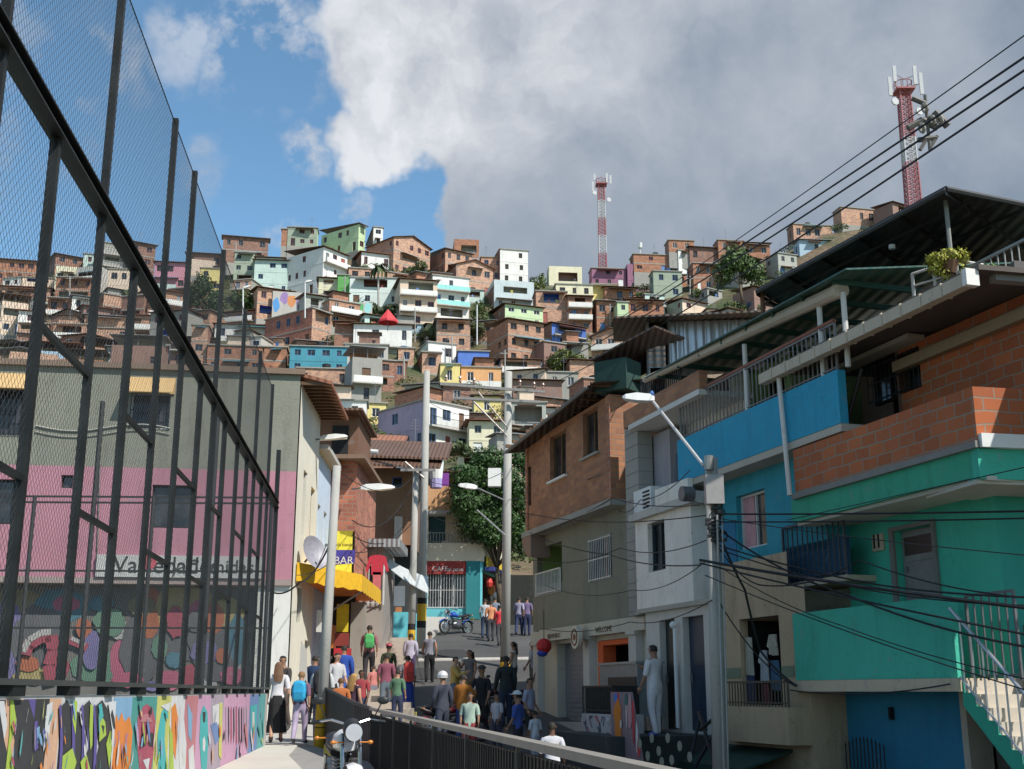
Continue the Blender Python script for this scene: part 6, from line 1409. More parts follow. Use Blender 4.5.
# bright bags of snacks hanging in the doorway
for k in range(8):
    cl_ = [(.6,.04,.03),(.7,.25,.05),(.6,.6,.6),(.65,.05,.05),(.1,.2,.5),(.6,.03,.04),(.7,.3,.04),(.5,.5,.55)][k]; c = RF.P(.9+k*.55, rz(490,585+(k % 3)*6)[1], .25); mb = MB(); mb.ball(c, (.2,.2,.28), 8)
    tag(mb.build('hanging_bag', plain(*cl_, .6)), 'coloured snack bag hanging in the doorway of the yellow signed shop', 'bag', 'bags hanging in the shop doorway')
tp_ = thing('menu_board', 'grey upright board in the dark passage above the turquoise counter', 'board', at(400,612,50)); pxb(tp_, 'panel', paint(.18,.20,.22), 393, 405, 586, 606, 52, .06); pxb(tp_, 'post', GREYM, 398, 399, 606, 640, 52.02, .04)
cn = thing('turquoise_counter', 'turquoise painted counter block left of the leaning pole pair', 'counter', at(400,640,49)); pxb(cn, 'block', trq, 391, 415, 612, 640, 51, 1.5); pxb(cn, 'orange_box', plain(.5,.2,.08), 395, 401, 607, 612, 51, .4)
# terrace water tank
tk = thing('water_tank', 'white round water tank on a lilac plinth on the cafe roof', 'water tank', at(436,480,57)); c = at(436,479,57); r = .35
MB().tube(c, at(436,462,57), r*.86, 14, r*1.1).build('tank', WHITEP, tk); MB().tube(at(436,462,57), at(436,459,57), r*1.15, 14, r*.6).build('lid', WHITEP, tk); mb = MB(); mb.tube(c, at(436,488,57), .3, 10); mb.build('plinth', plain(.4,.35,.6), tk)
cu_ = thing('purple_curtain', 'purple striped cloth hanging right of the white water tank', 'cloth', at(445,485,58)); pxb(cu_, 'cloth', plain(.22,.05,.30,.8), 442, 449, 473, 486, 58, .05)
# leafy tree overhanging the cafe
Yt = 59.6; cs = [(at(px,py,Yt+dy), (rx,ry,rz_)) for px,py,dy,rx,ry,rz_ in ((470,478,0,1.0,1.0,.8),(490,462,.5,1.1,1,.8),(508,485,0,1.1,1,1.0),(465,505,-.5,.9,.9,.8),(485,500,.8,1.3,1.2,1.0),(478,525,0,1.1,1,.8),(500,520,.4,1.1,1,1),(490,538,0,.6,.6,.5),(515,500,1,.9,.9,1.2),(520,460,1,.7,.7,.7),(522,540,.8,.8,.8,1),(530,520,1.2,.8,.8,1),(460,490,0,.6,.6,.5))]
tree('leafy_tree', 'dense dark leafy tree behind the tall pole over the cafe corner', (at(503,600,61).x, 61.5, 4.5), 9, cs, 26, .17, (.024,.068,.012), .18, 4)
for k, (px, py, Y_, s_) in enumerate([(412,560,56,1)]): pass
# near-black panel put in for the tree shade beyond the brick house
dk = thing('tree_shade_panel', 'dark overgrown wall in the shade behind the brick topped shop house', 'wall', at(525,600,52)); pxb(dk, 'wall', paint(.015,.017,.012), 510, 560, 575, 650, 58, .4)
# white meter cabinet in the tree
mc = thing('white_cabinet', 'white box hanging in front of the leafy tree left of the tall pole', 'box', at(495,480,50)); pxb(mc, 'box', WHITEP, 488, 501, 468, 486, 48, .3); pxb(mc, 'bracket', GREYM, 501, 506, 472, 474, 48.1, .05)

# ================================================================ SIDEWALK, KERB AND DARK GUARD RAIL
pth = paint(.50,.47,.41,amt=.35,bs=.2)
def sw(y): return interp([(2,-.42),(14,-.15),(17.5,-.02),(25.4,0),(27.5,.02)], y)
mb = MB(); yl = [2,8,14,17.5,21.5,25.4]
for a, b in zip(yl, yl[1:]):
    xa0, xb0 = fx(a)+.01, fx(b)+.01; xa1, xb1 = -.174*a*1.0, -.174*b*1.0
    xa1, xb1 = (lerp(fx(a)+1.3, -4.35, max(0,(a-17.5)/8)) if a > 17 else fx(a)+1.3), (lerp(fx(b)+1.3, -4.35, max(0,(b-17.5)/8)) if b > 17 else fx(b)+1.3)
    mb.hexa([(xa0,a,-1),(xa1,a,-1),(xb1,b,-1),(xb0,b,-1),(xa0,a,sw(a)),(xa1,a,sw(a)),(xb1,b,sw(b)),(xb0,b,sw(b))])
tag(mb.build('sidewalk', pth), 'pale concrete path beside the mural wall', kind='structure')
g0_, g1_ = at(640,769,5.0), at(372,708,20.0); g1_.z = .78; g0_.z = .76
RG = Fac(g1_[:2], g0_[:2]); 
mb = MB(); lowm = paint(.26,.25,.235,amt=.6)
def gx(y): return g0_.x+(g1_.x-g0_.x)*(y-5)/15
for a, b in zip([0,5,12,20,26.0], [5,12,20,26.0,27.6]):
    za, zb_ = sw(a)-.14+(.0 if a < 20 else .12), sw(b)-.14+(.0 if b < 20 else .12)
    xa = gx(a) if a <= 20 else at(355,703,21).x+(a-21)*-.32; xb = gx(b) if b <= 20 else at(355,703,21).x+(b-21)*-.32
    mb.hexa([(-7,a,-1.6),(xa,a,-1.6),(xb,b,-1.6),(-7,b,-1.6),(-7,a,za),(xa,a,za),(xb,b,zb_),(-7,b,zb_)])
tag(mb.build('lower_footway', lowm), 'grey concrete footway where the motorcycle is parked', kind='structure')
rw_ = thing('guard_rail', 'long dark sheet metal guard rail with a worn pale handrail along the footway', 'guard rail', RG.P(RG.L/2,-.2)); panm = corr(.025,.025,.024,.15,.11,.6,.3)
LG = RG.L+4
mb = MB(); RG.box(mb, 0, LG, -.9, .70, -.012, .012); mb.build('panel', panm, rw_)
hr = plain(.30,.27,.23,.6,.3); mb = MB(); mb.obox((g1_+RG.P(LG,.745))/2, (RG.P(LG,.745)-g1_)/2, RG.n*.045, V((0,0,.022))); mb.build('handrail', hr, rw_)
for k in range(10):
    u = .15+k*(LG-.3)/9; mb = MB(); RG.box(mb, u-.012, u+.012, -1.2, .74, .012, .04); mb.build('post', plain(.10,.09,.08,.6,.3), rw_)
mb = MB(); n = int(LG/.1)
for k in range(n): u = k*LG/n; RG.box(mb, u, u+.012, -.3, .69, .012, .02)
mb.build('ribs', plain(.02,.02,.02,.6,.2), rw_)
k0, k1, k2 = V((g1_.x,g1_.y,.78)), at(355,703,21.0), at(323,687,26.0)
rg2 = thing('guard_rail_end', 'short dark guard rail rising away from the kink behind the parked motorcycle', 'guard rail', k1)
mb = MB()
for a, b in ((k0,k1),(k1,k2)): mb.hexa([(a.x,a.y,-.6),(b.x,b.y,-.6),(b.x,b.y+.03,-.6),(a.x,a.y+.03,-.6),(a.x,a.y,a.z),(b.x,b.y,b.z),(b.x,b.y+.03,b.z),(a.x,a.y+.03,a.z)])
mb.build('panel', panm, rg2); mb = MB(); mb.tube(k0, k1, .03, 8); mb.tube(k1, k2, .03, 8); mb.build('handrail', plain(.07,.065,.06,.6,.3), rg2)
# ================================================================ POLES, LAMPS, WIRES
POLEM = paint(.36,.35,.32,amt=.6); YELM = plain(.62,.36,.02,.7)
def upole(label, bx_, by_, tx, ty, Y, r0, r1, bands=(), Yt=None):
    b = at(bx_, by_, Y); t = at(tx, ty, Yt or Y); root = thing('utility_pole', label, 'pole', b)
    MB().tube(b-V((0,0,.3)), t, r0, 14, r1).build('shaft', POLEM, root, True)
    for (p0, p1, m) in bands:
        a = at(bx_, p0, Y).z; c = at(bx_, p1, Y).z; f0, f1 = (a-b.z)/(t.z-b.z), (c-b.z)/(t.z-b.z); rr_ = lerp(r0, r1, f0)+.006
        MB().tube(b.lerp(t, f0), b.lerp(t, f1), rr_, 14, rr_).build('painted_band', m, root)
    return root, b, t
def lamp(root, a, h, label=None, col=None):
    """arm from a to the head at h, cobra style head"""
    a, h = V(a), V(h); d = (h-a); hd = V((d.x, d.y, 0)).normalized()
    MB().tube(a, h, .03, 8).build('lamp_arm', GREYM if col is None else col, root)
    return hd
def head(root, c, d, L_, w, t, m=None):
    mb = MB(); s = V((-d.y, d.x, 0)); P8 = []
    for f_, ww, tt in ((0,.35,.5),(.15,.8,.9),(.55,1,1),(.9,.85,.6),(1,.4,.25)):
        p = V(c)+V(d)*L_*f_; P8.append([p+s*w*ww/2-V((0,0,t*tt*.4)), p-s*w*ww/2-V((0,0,t*tt*.4)), p-s*w*ww*.35+V((0,0,t*tt*.6)), p+s*w*ww*.35+V((0,0,t*tt*.6))])
    for i in range(4): mb.idx(P8[i]+P8[i+1], [(j, (j+1)%4, 4+(j+1)%4, 4+j) for j in range(4)])
    mb.idx(P8[0], [(0,1,2,3)]); mb.idx(P8[4], [(3,2,1,0)])
    return mb.build('lamp_head', m or WHITEP, root)
p5, b5_, t5 = upole('grey concrete pole with meter box and long lamp arm in front of the blue house', 721, 800, 711, 458, 21.5, .135, .115)
c = at(714,490,21.3); mb = MB(); mb.obox(c, (.16,0,0), (0,.12,0), (0,0,.26)); mb.build('meter_box', plain(.34,.32,.31,.5,.3), p5)
mb = MB(); mb.tube(at(709,470,21.3), at(709,456,21.3), .09, 10); mb.build('top_cap', plain(.3,.3,.28,.4,.5), p5)
a = at(704,466,21.4); h = at(652,400,22.6); lamp(p5, a, h, None, plain(.55,.55,.53,.4,.4)); head(p5, h+V((.05,0,.02)), V((-1,.15,.08)).normalized(), .62, .26, .16)
mb = MB(); bb = h+V((-.0,0,.12)); mb.ball(bb, (.05,.05,.07), 8); mb.build('photo_cell', plain(.05,.15,.4,.5), p5)
mb = MB()
for k in range(9): q = at(716+R_.uniform(-6,8), 508+k*4, 21.3); mb.obox(q, (R_.uniform(.05,.14),0,0), (0,.06,0), (0,0,.025))
for k in range(7): q = at(717+R_.uniform(-5,6), 506+k*5, 21.25); mb.ring(q, (R_.uniform(-1,1),1,R_.uniform(-1,1)), R_.uniform(.06,.16), .012, 12, 4)
mb.build('cable_clamps', BLACKM, p5)
mb = MB(); mb.tube(at(717,515,21.2), at(724,769,21.2), .02, 6); mb.tube(at(722,515,21.2), at(729,800,21.2), .016, 6); mb.build('conduit', plain(.35,.35,.34,.5,.3), p5)
tr_ = thing('pole_transformer', 'small grey drum bracket on the white wall behind the lamp pole', 'bracket', at(686,494,25)); c = at(687,494,24.6); MB().disc(c, V((-1,-.3,0)), .16, 16, 0, .25).build('drum', plain(.16,.15,.15,.5,.3), tr_)
# central poles
p3_, b3_, t3 = upole('tall pale concrete pole with crossarms in the middle of the street', 505, 672, 508.5, 372, 46, .19, .15, ((668,662,YELM),(662,657,DARK)))
mb = MB()
for (x0,y0,x1,y1) in ((440,384,545,392),(455,398,540,402)): mb.obox((at(x0,y0,45.7)+at(x1,y1,45.7))/2, (at(x1,y1,45.7)-at(x0,y0,45.7))/2, (0,.05,0), (0,0,.05))
mb.tube(at(470,398,45.7), at(507,436,45.8), .04, 6); mb.tube(at(478,392,45.7), at(508,428,45.8), .035, 6); mb.build('crossarms', plain(.3,.28,.26,.5,.3), p3_)
for k, (x, y) in enumerate(((446,381),(460,382),(474,384),(520,386),(534,388),(543,389))): mb = MB(); q = at(x,y,45.7); mb.tube(q, q+V((0,0,.16)), .05, 8, .03); mb.tube(q+V((0,0,.16)), q+V((0,0,.24)), .07, 8, .04); mb.build('insulator', plain(.25,.14,.1,.3), p3_)
a, h = at(505,535,45.8), at(477,510,45.0); lamp(p3_, a, h, None, plain(.5,.5,.5,.4,.4))
a2, h2 = at(504,500,45.8), at(475,487,45.0); lamp(p3_, a2, h2); head(p3_, h2+V((.1,0,-.03)), V((-1,.1,.14)).normalized(), .75, .28, .2)
mb = MB(); mb.disc(at(512,655,45.6), (0,-1,0), .09, 12, 0, .12); mb.build('glare_disc', WHITEP, p3_)  # white disc put in for a bright glare on the pole
p1_, b1_, t1 = upole('tallest pale pole of the leaning pair by the turquoise cafe wall', 421, 641, 427, 371, 49.3, .19, .13, ((621,604,YELM),(604,598,DARK),(628,621,DARK)))
p2_, b2_, t2 = upole('shorter grey pole left of the tallest pole by the turquoise counter', 411, 650, 416, 470, 48, .15, .12, ((645,630,YELM),(630,624,DARK)))
mb = MB(); mb.obox(at(418,470,47.8), (.7,0,0), (0,.05,0), (0,0,.05)); mb.tube(at(405,462,47.8), at(424,478,47.8), .05, 6); mb.build('crossarm', plain(.3,.28,.26,.5,.3), p2_)
p4_, b4_, t4 = upole('white street light pole with yellow painted foot on the left footway', 319, 752, 337, 466, 25.5, .115, .085, ((750,728,YELM),(727,704,YELM),(728,727,DARK)))
sl1 = thing('street_light', 'pale lamp bar reaching right from the brick block, above the street', 'street light', at(360,488,40)); lamp(sl1, at(352,489,40.6), at(362,488,40)); head(sl1, at(361,488,40), V((1,-.1,.0)).normalized(), 1.15, .3, .22)
sl2 = thing('street_light', 'pale lamp head reaching right below the left roof eaves', 'street light', at(320,438,36)); lamp(sl2, at(312,440,36.2), at(320,439,36)); head(sl2, at(320,438.5,36), V((1,-.1,.06)).normalized(), .85, .24, .16)
sl3 = thing('street_light', 'small pale lamp head on the hillside path above the mural terrace', 'street light', at(305,306,150)); MB().tube(at(305,318,150), at(305,282,150), .10, 6).build('pole', WHITEM, sl3); head(sl3, at(305,282,150), V((1,0,.2)).normalized(), .9, .35, .25)
sl4 = thing('street_light', 'thin white lamp pole below the turquoise balcony', 'street light', at(477,345,150)); MB().tube(at(477,345,150), at(477,305,150), .10, 6).build('pole', WHITEM, sl4)
sl5 = thing('street_light', 'white lamp pole between the dark trees and the mint house', 'street light', at(243,322,150)); MB().tube(at(243,326,150), at(243,288,150), .10, 6).build('pole', WHITEM, sl5); head(sl5, at(243,288,150), V((1,0,.3)).normalized(), 1.0, .35, .25)
for k, (px_, y0_, y1_) in enumerate(((236,262,242),(345,300,276),(415,335,308),(452,362,336),(505,378,350),(610,330,304),(656,318,294),(560,320,296),(530,350,330),(288,312,290),(690,300,276),(404,385,356),(70,300,276),(130,330,304))):
    Yk = onhill(px_, y0_)-2; a, b = at(px_, y0_+4, Yk), at(px_, y1_, Yk); mb = MB(); mb.tube(a-V((0,0,1)), b, .13, 6, .1); mb.obox(b-V((0,0,.5)), (.7,0,0), (0,.05,0), (0,0,.05)); tag(mb.build('hillside_pole', POLEM), 'thin concrete cable pole standing among the hillside houses', 'pole', 'cable poles on the hillside')
# wires -------------------------------------------------------------
WM = plain(.012,.012,.013,.6)
def wire(label, pts, r=.012, sag=.2, n=14, lit=False):
    P3 = []
    for a, b in zip(pts, pts[1:]):
        for k in range(n):
            f_ = k/n; p = a.lerp(b, f_); p.z -= sag*4*f_*(1-f_); P3.append(p)
    P3.append(pts[-1]); mb = MB(); mb.path(P3, r, 5); o = mb.build('overhead_wire', GREYM if lit else WM); tag(o, label, 'wire', 'overhead wires'); return o
A = at
S1, S2_, S3_ = A(545,378,45.6), A(520,386,45.6), A(534,388,45.6)
for lb, e0, e1, r in (('upper thick black wire of the bundle crossing the grey cloud', A(1120,-8,11), A(543,362,45.6), .016), ('middle thick black wire of the bundle crossing the grey cloud', A(1120,6,11), A(534,376,45.6), .016), ('lowest thick black wire of the bundle, touching the round tree', A(1120,22,11), A(560,380,45.6), .016), ('thin grey wire high above the thick wires across the cloud', A(1120,-34,11), A(520,378,45.6), .009)):
    wire(lb, [e0, e1], r, .25, 24)
cl = thing('wire_spacer', 'cluster of insulators and clamps hung where the thick wires cross the second tower', 'insulator cluster', A(925,118,16)); mb = MB()
for (x0,y0,x1,y1,r) in ((925,95,930,150,.025),(912,98,926,104,.04),(908,128,922,120,.05),(934,112,948,126,.06),(918,140,936,138,.04),(922,120,938,128,.05),(920,150,926,140,.03),(930,148,937,136,.03)): mb.tube(A(x0,y0,16), A(x1,y1,16), r, 6)
mb.build('clamps', plain(.14,.13,.12,.6,.3), cl)
for k, (x, y) in enumerate(((922,128),(932,120),(925,108),(940,120))): mb = MB(); q = A(x,y,15.95); mb.ring(q, (1,0,.3), .06, .03, 10, 5); mb.build('insulator', plain(.3,.28,.24,.4), cl)
J = A(716,514,21.3); J2 = A(718,535,21.3)
for lb, pts, r, sg_ in (('straight black wire from the lamp pole box to the right edge above the green fascia', [J, A(1080,510,16)], .016, .02), ('second straight wire just below the first toward the green door', [A(716,522,21.3), A(1080,517,16)], .013, .02),
    ('thick wire sloping from the lamp pole across the green balcony parapet', [A(700,560,21.3), A(1080,614,15)], .026, .05), ('black wire sloping below the thick one to the stair gate', [A(700,563,21.3), A(1080,645,15)], .016, .04),
    ('slack wire from the pole clamps crossing the barred balcony', [A(720,530,21.3), A(850,596,20), A(1080,655,15)], .018, .12), ('thin wire falling from the pole toward the landing of the stairs', [A(705,575,21.3), A(1080,706,15)], .010, .1),
    ('thin wire over the lower half of the green parapet', [A(725,570,21.3), A(840,625,19.5), A(1080,690,15)], .009, .08), ('heavy drop cable curving down past the laundry doorway', [A(717,528,21.2), A(745,590,21.5), A(760,650,22), A(797,686,21.6)], .022, .06),
    ('wire from the pole left to the corner of the brick top floor', [J, A(600,522,29), A(520,512,36)], .012, .05), ('wire sagging left across the grey floor window', [J2, A(620,548,29), A(532,560,35)], .011, .2), ('wire passing under the white house window', [A(700,565,22), A(610,555,29), A(530,533,35)], .014, .1),
    ('low slack wire across the white house front', [A(712,556,21.5), A(632,590,28), A(545,585,35)], .009, .2), ('wire between the street pole and the brick house eave', [A(508,500,46), A(600,475,30)], .012, .1),
    ('loose loop of wire beside the white upper window', [A(690,470,24), A(640,500,28), A(618,510,29)], .010, .15), ('wire running along the soffit under the green fascia', [A(788,520,21), A(1080,455,15.2)], .008, .0),
    ('tangle wire looping below the meter box to the right', [A(714,540,21.3), A(760,585,21), A(860,560,19.5), A(1080,600,15)], .012, .15), ('very thin wire crossing the green door', [A(716,518,21.3), A(1080,560,15)], .008, .05),
    ('black cable from the pole foot of the clamps to the balcony slab corner', [A(718,600,21.3), A(795,686,20.8)], .012, .2), ('pair of twisted cables over the barred balcony, upper', [A(718,545,21.3), A(880,585,19), A(1080,598,15)], .015, .05), ('pair of twisted cables over the barred balcony, lower', [A(718,549,21.3), A(880,592,19), A(1080,606,15)], .012, .06),
    ('wire crossing low over the welcome lettering', [A(712,600,21.3), A(630,622,27), A(540,628,35)], .010, .15), ('wire from the meter box to the white balcony drum', [A(712,500,21.3), A(686,494,24.5)], .012, .12), ('wire hanging between the two lamp arms of the middle pole', [A(480,490,45), A(484,516,45)], .010, .0),
    ('wire along the brick top floor at sill height', [A(700,505,23), A(612,498,29.5), A(530,536,36)], .011, .1),
    ('thin cable along the edge of the balcony slab', [A(790,690,21.2), A(950,684,17.6)], .012, .1),
    ('upper slack wire from the pole pair to the brick annex', [A(415,480,50), A(352,520,40)], .018, .9), ('lower slack wire from the pole pair to the brick annex', [A(414,520,50), A(352,535,40)], .018, .6), ('wire from the pole pair to the banner corner', [A(420,500,52), A(350,552,40.5)], .014, .7),
    ('wire between the tallest pole and the tall middle pole', [A(427,380,53), A(508,392,46)], .014, .4), ('second wire between the tallest pole and the middle pole', [A(426,400,53), A(508,408,46)], .012, .5), ('wire through the leafy tree from the middle pole', [A(507,520,46), A(424,512,53)], .012, .4),
    ('wire from the shorter pole through the tree', [A(416,476,50), A(507,470,46)], .012, .5), ('dark curved cable across the yellow awning to the pink wall', [A(336,530,25.5), A(300,582,30), A(262,585,32)], .022, .25), ('cable from the lamp pole foot level up to the dish', [A(334,560,25.5), A(296,575,32)], .010, .1),
    ('wire from the left lamp pole top to the pole pair', [A(337,470,25.5), A(415,474,50)], .010, .6)):
    wire(lb, pts, r, sg_, 12)

# ================================================================ PEOPLE
SK = dict(l=(.48,.27,.18), m=(.30,.16,.10), d=(.13,.065,.04))
def skin_mesh(J_, E_, Rd):
    me = bpy.data.meshes.new('p'); me.from_pydata(J_, E_, []); o = bpy.data.objects.new('p', me); COL.objects.link(o)
    m = o.modifiers.new('s', 'SKIN'); m.use_smooth_shade = True
    for i, r in enumerate(Rd): me.skin_vertices[0].data[i].radius = r if isinstance(r, tuple) else (r, r)
    me.skin_vertices[0].data[0].use_root = True
    o.modifiers.new('ss', 'SUBSURF').levels = 1
    bpy.context.view_layer.update(); out = bpy.data.meshes.new_from_object(o.evaluated_get(bpy.context.evaluated_depsgraph_get()))
    bpy.data.objects.remove(o); return out
def segd(p, a, b):
    ab = b-a; t = max(0, min(1, (p-a).dot(ab)/ab.length_squared)); return (p-a-ab*t).length
def person(label, loc, face, h=1.7, pose='stand', skin='m', top=(.3,.3,.3), low=(.05,.05,.08), hair=(.02,.015,.01), sleeve='s', legs='l', longhair=False, cap=None, group=None, shoe=(.05,.05,.05), skirt=None, print_=None, armup=0, bald=False, helmet=False):
    """face: heading angle the person looks towards (radians, 0 = +Y away from the camera)"""
    k = h/1.74; st = {'walk': .22, 'stand': .05, 'sit': 0}.get(pose, .05); f = lambda x, y, z: V((x*k, y*k, z*k))
    pz = .93 if pose != 'sit' else .48
    J_ = [f(0,0,pz), f(0,.01,pz+.2), f(0,.015,pz+.41), f(0,.0,pz+.56), f(0,.015,pz+.63), f(0,.025,pz+.72), f(0,.02,pz+.80)]
    E_ = [(0,1),(1,2),(2,3),(3,4),(4,5),(5,6)]; Rd = [(.15*k,.11*k),(.128*k,.095*k),(.155*k,.105*k),.052*k,(.066*k,.078*k),(.082*k,.097*k),(.062*k,.072*k)]
    seg = {'torso': [(0,1),(1,2),(2,3)], 'head': [(4,5),(5,6)], 'uarm': [], 'farm': [], 'leg': [], 'shin': [], 'foot': [], 'neck': [(3,4)]}; hands = []
    for s in (-1, 1):
        i = len(J_); sw_ = st*s
        sh = f(.175*s,0,pz+.49); el = f(.23*s, sw_*-.5+.0, pz+.22); wr = f(.235*s, sw_*-.9+.12, pz+.0)
        if armup and (armup == 2 or s == 1): el = f(.21*s, .18, pz+.27); wr = f(.13*s, .36, pz+.36)
        if pose == 'sit': el = f(.25*s,.1,pz+.25); wr = f(.16*s,.32,pz+.15)
        J_ += [sh, el, wr]; E_ += [(2,i),(i,i+1),(i+1,i+2)]; Rd += [.062*k,.042*k,.028*k]; seg['uarm'].append((i,i+1)); seg['farm'].append((i+1,i+2)); seg['torso'].append((2,i)); hands.append((el, wr, s))
        i = len(J_)
        if pose == 'sit': hp = f(.1*s,.02,pz-.02); kn = f(.13*s,.42,pz+.0); an = f(.13*s,.44,.08); to = f(.13*s,.6,.035)
        else: hp = f(.095*s,0,pz-.08); kn = f(.10*s, sw_*.45+.03, .49); an = f(.095*s, sw_*1.0-.03, .085+(.05 if sw_ < -.1 else 0)); to = f(.11*s, sw_*1.0+.14, .035)
        J_ += [hp, kn, an, to]; E_ += [(0,i),(i,i+1),(i+1,i+2),(i+2,i+3)]; Rd += [(.092*k,.092*k),.062*k,.042*k,.036*k]
        seg['leg'].append((i,i+1)); seg['leg'].append((0,i)); seg['shin'].append((i+1,i+2)); seg['foot'].append((i+2,i+3))
    me = skin_mesh(J_, E_, Rd); root = thing('person', label, 'person', loc, group); M_ = Matrix.Rotation(face, 3, 'Z'); L0 = V(loc)
    lab = []; vs = [v.co.copy() for v in me.vertices]; ns = [v.normal.copy() for v in me.vertices]
    for p in me.polygons:
        c = p.center; best = min(((segd(c, V(J_[a]), V(J_[b]))-.03*(kk == 'torso'), kk, (a, b)) for kk, l in seg.items() for a, b in l), key=lambda q: q[0]); lab.append(best[1])
    T = lambda v: M_ @ v + L0
    mb = MB(); mb.idx([T(v) for v in vs], [tuple(p.vertices) for p in me.polygons])
    hc = V(J_[5]); hr_ = .097*k
    mb.ball(T(hc+V((0,.10*k,-.005))), (.014*k,.014*k,.022*k), 6)                       # nose
    for s in (-1, 1):
        mb.ball(T(hc+V((.084*k*s,.0,-.01))), (.014*k,.02*k,.03*k), 6); mb.ball(T(hc+V((.032*k*s,.093*k,.015*k))), .010*k, 6, 1)
    mb.obox(T(hc+V((0,.088*k,-.05*k))), M_@V((.022*k,0,0)), M_@V((0,.006,0)), V((0,0,.005*k)), 2)
    for el, wr, s in hands:                                                           # palm, four fingers and thumb
        d = (wr-el).normalized(); x = V((0,1,0)).cross(d); x = (x if x.length > .1 else V((1,0,0))).normalized(); y = d.cross(x)
        mb.hexa([T(wr+y*(.036*k*q)+x*(.013*k*w_)+d*z_) for z_ in (0,.085*k) for q, w_ in ((-1,-1),(1,-1),(1,1),(-1,1))])
        for fi in range(4):
            a = wr+d*.083*k+y*(-.028+.019*fi)*k; ln = (.062,.075,.07,.055)[fi]*k; m_ = a+d*ln*.5+x*.008*s; mb.tube(T(a), T(m_), .009*k, 5, .008*k); mb.tube(T(m_), T(m_+d*ln*.45+x*.02*s), .008*k, 5, .006*k)
        a = wr+d*.02*k+y*.034*k; mb.tube(T(a), T(a+d*.05*k+y*.03*k), .011*k, 5, .008*k)
    mb.build('body', [plain(*SK[skin], .6, 0, .06), DARK, plain(.3,.08,.07,.6)], root, True)
    def cloth(name, sel, off, mat, extra=None):
        fs = [p for p, l in zip(me.polygons, lab) if sel(l, p)]
        if not fs: return
        ix = sorted({i for p in fs for i in p.vertices}); mp = {i: n for n, i in enumerate(ix)}
        m2 = MB(); m2.idx([T(vs[i]+ns[i]*off) for i in ix], [tuple(mp[i] for i in p.vertices) for p in fs]); return m2.build(name, mat, root, True)
    zm = (pz+.0)*k
    tsel = lambda l, p: (l == 'torso' and zm-.10*k < p.center.z < (pz+.515)*k) or (l == 'uarm' and sleeve != 'n') or (l == 'farm' and sleeve == 'l')
    so_ = cloth('shirt', tsel, .013*k+(.012 if sleeve == 'l' else 0), plain(*top, .85))
    if skirt:
        m2 = MB(); n = 16; rg = []
        for (zz, rx, ry) in ((pz+.08,.14,.115),(pz-.08,.185,.155),(pz-.45,.20,.19),(skirt,.235,.24)): rg.append([T(f(rx*math.cos(2*math.pi*j/n)*(1+.05*(j%2)), ry*math.sin(2*math.pi*j/n)*(1+.06*(j%2)), zz)) for j in range(n)])
        for a, b in zip(rg, rg[1:]): m2.idx(a+b, [(j, (j+1)%n, n+(j+1)%n, n+j) for j in range(n)])
        m2.build('skirt', plain(*low, .85), root)
    else:
        cloth('trousers', lambda l, p: (l == 'leg') or (l == 'torso' and p.center.z <= zm+.02*k) or (l == 'shin' and (legs == 'l')), .016*k, plain(*low, .85))
    cloth('shoes', lambda l, p: l == 'foot', .012*k, plain(*shoe, .6))
    hz_ = hc.z
    if not bald and not helmet:
        cloth('hair', lambda l, p: l == 'head' and (p.center.z > hz_+.035*k or (p.center.y < hc.y-.02*k and p.center.z > hz_-(.09 if longhair else .05)*k)), .016*k, plain(*hair, .7))
        if longhair:
            m2 = MB(); n = 6; rows = []
            for (zz, yy_, w_) in ((.03,-.09,.09),(-.08,-.10,.10),(-.2,-.115,.11),(-.34,-.12,.085)): rows.append([T(hc+V((w_*k*(j/3-1), yy_*k-.02*k*math.sin(math.pi*j/6), zz*k))) for j in range(7)])
            for a, b in zip(rows, rows[1:]): m2.idx(a+b, [(j, j+1, 8+j, 7+j) for j in range(6)])
            rb = [[p+M_@V((0,-.02,0)) for p in r_] for r_ in rows]
            for a, b in zip(rb, rb[1:]): m2.idx(a+b, [(j+1, j, 7+j, 8+j) for j in range(6)])
            m2.build('hair', plain(*hair, .6), root)
    if cap or helmet:
        m2 = MB(); cc = T(hc+V((0,-.005,.035*k))); q = .118*k if cap else .14*k
        n = 14; rg = [[cc+V((q*math.sin(t)*math.cos(2*math.pi*j/n), q*math.sin(t)*math.sin(2*math.pi*j/n), q*(.85 if cap else .95)*math.cos(t))) for j in range(n)] for t in (.05,.5,1.0,1.4,1.57 if cap else 1.95)]
        for a, b in zip(rg, rg[1:]): m2.idx(a+b, [(j, (j+1)%n, n+(j+1)%n, n+j) for j in range(n)])
        if cap: m2.prism([T(hc+V((x_*k,y_*k,.035*k))) for x_, y_ in ((-.07,.09),(-.05,.17),(.05,.17),(.07,.09))], (0,0,.012))
        m2.build('helmet' if helmet else 'cap', plain(*(cap or helmet), .5), root)
    if print_:
        m2 = MB(); m2.obox(T(f(0,-.125,pz+.36)), M_@V((.1*k,0,0)), M_@V((0,.006,0)), V((0,0,.035*k))); m2.build('shirt_print', plain(*print_, .8), root)
    bpy.data.meshes.remove(me); root['sc'] = k; del root['sc']
    return root, M_, k, pz
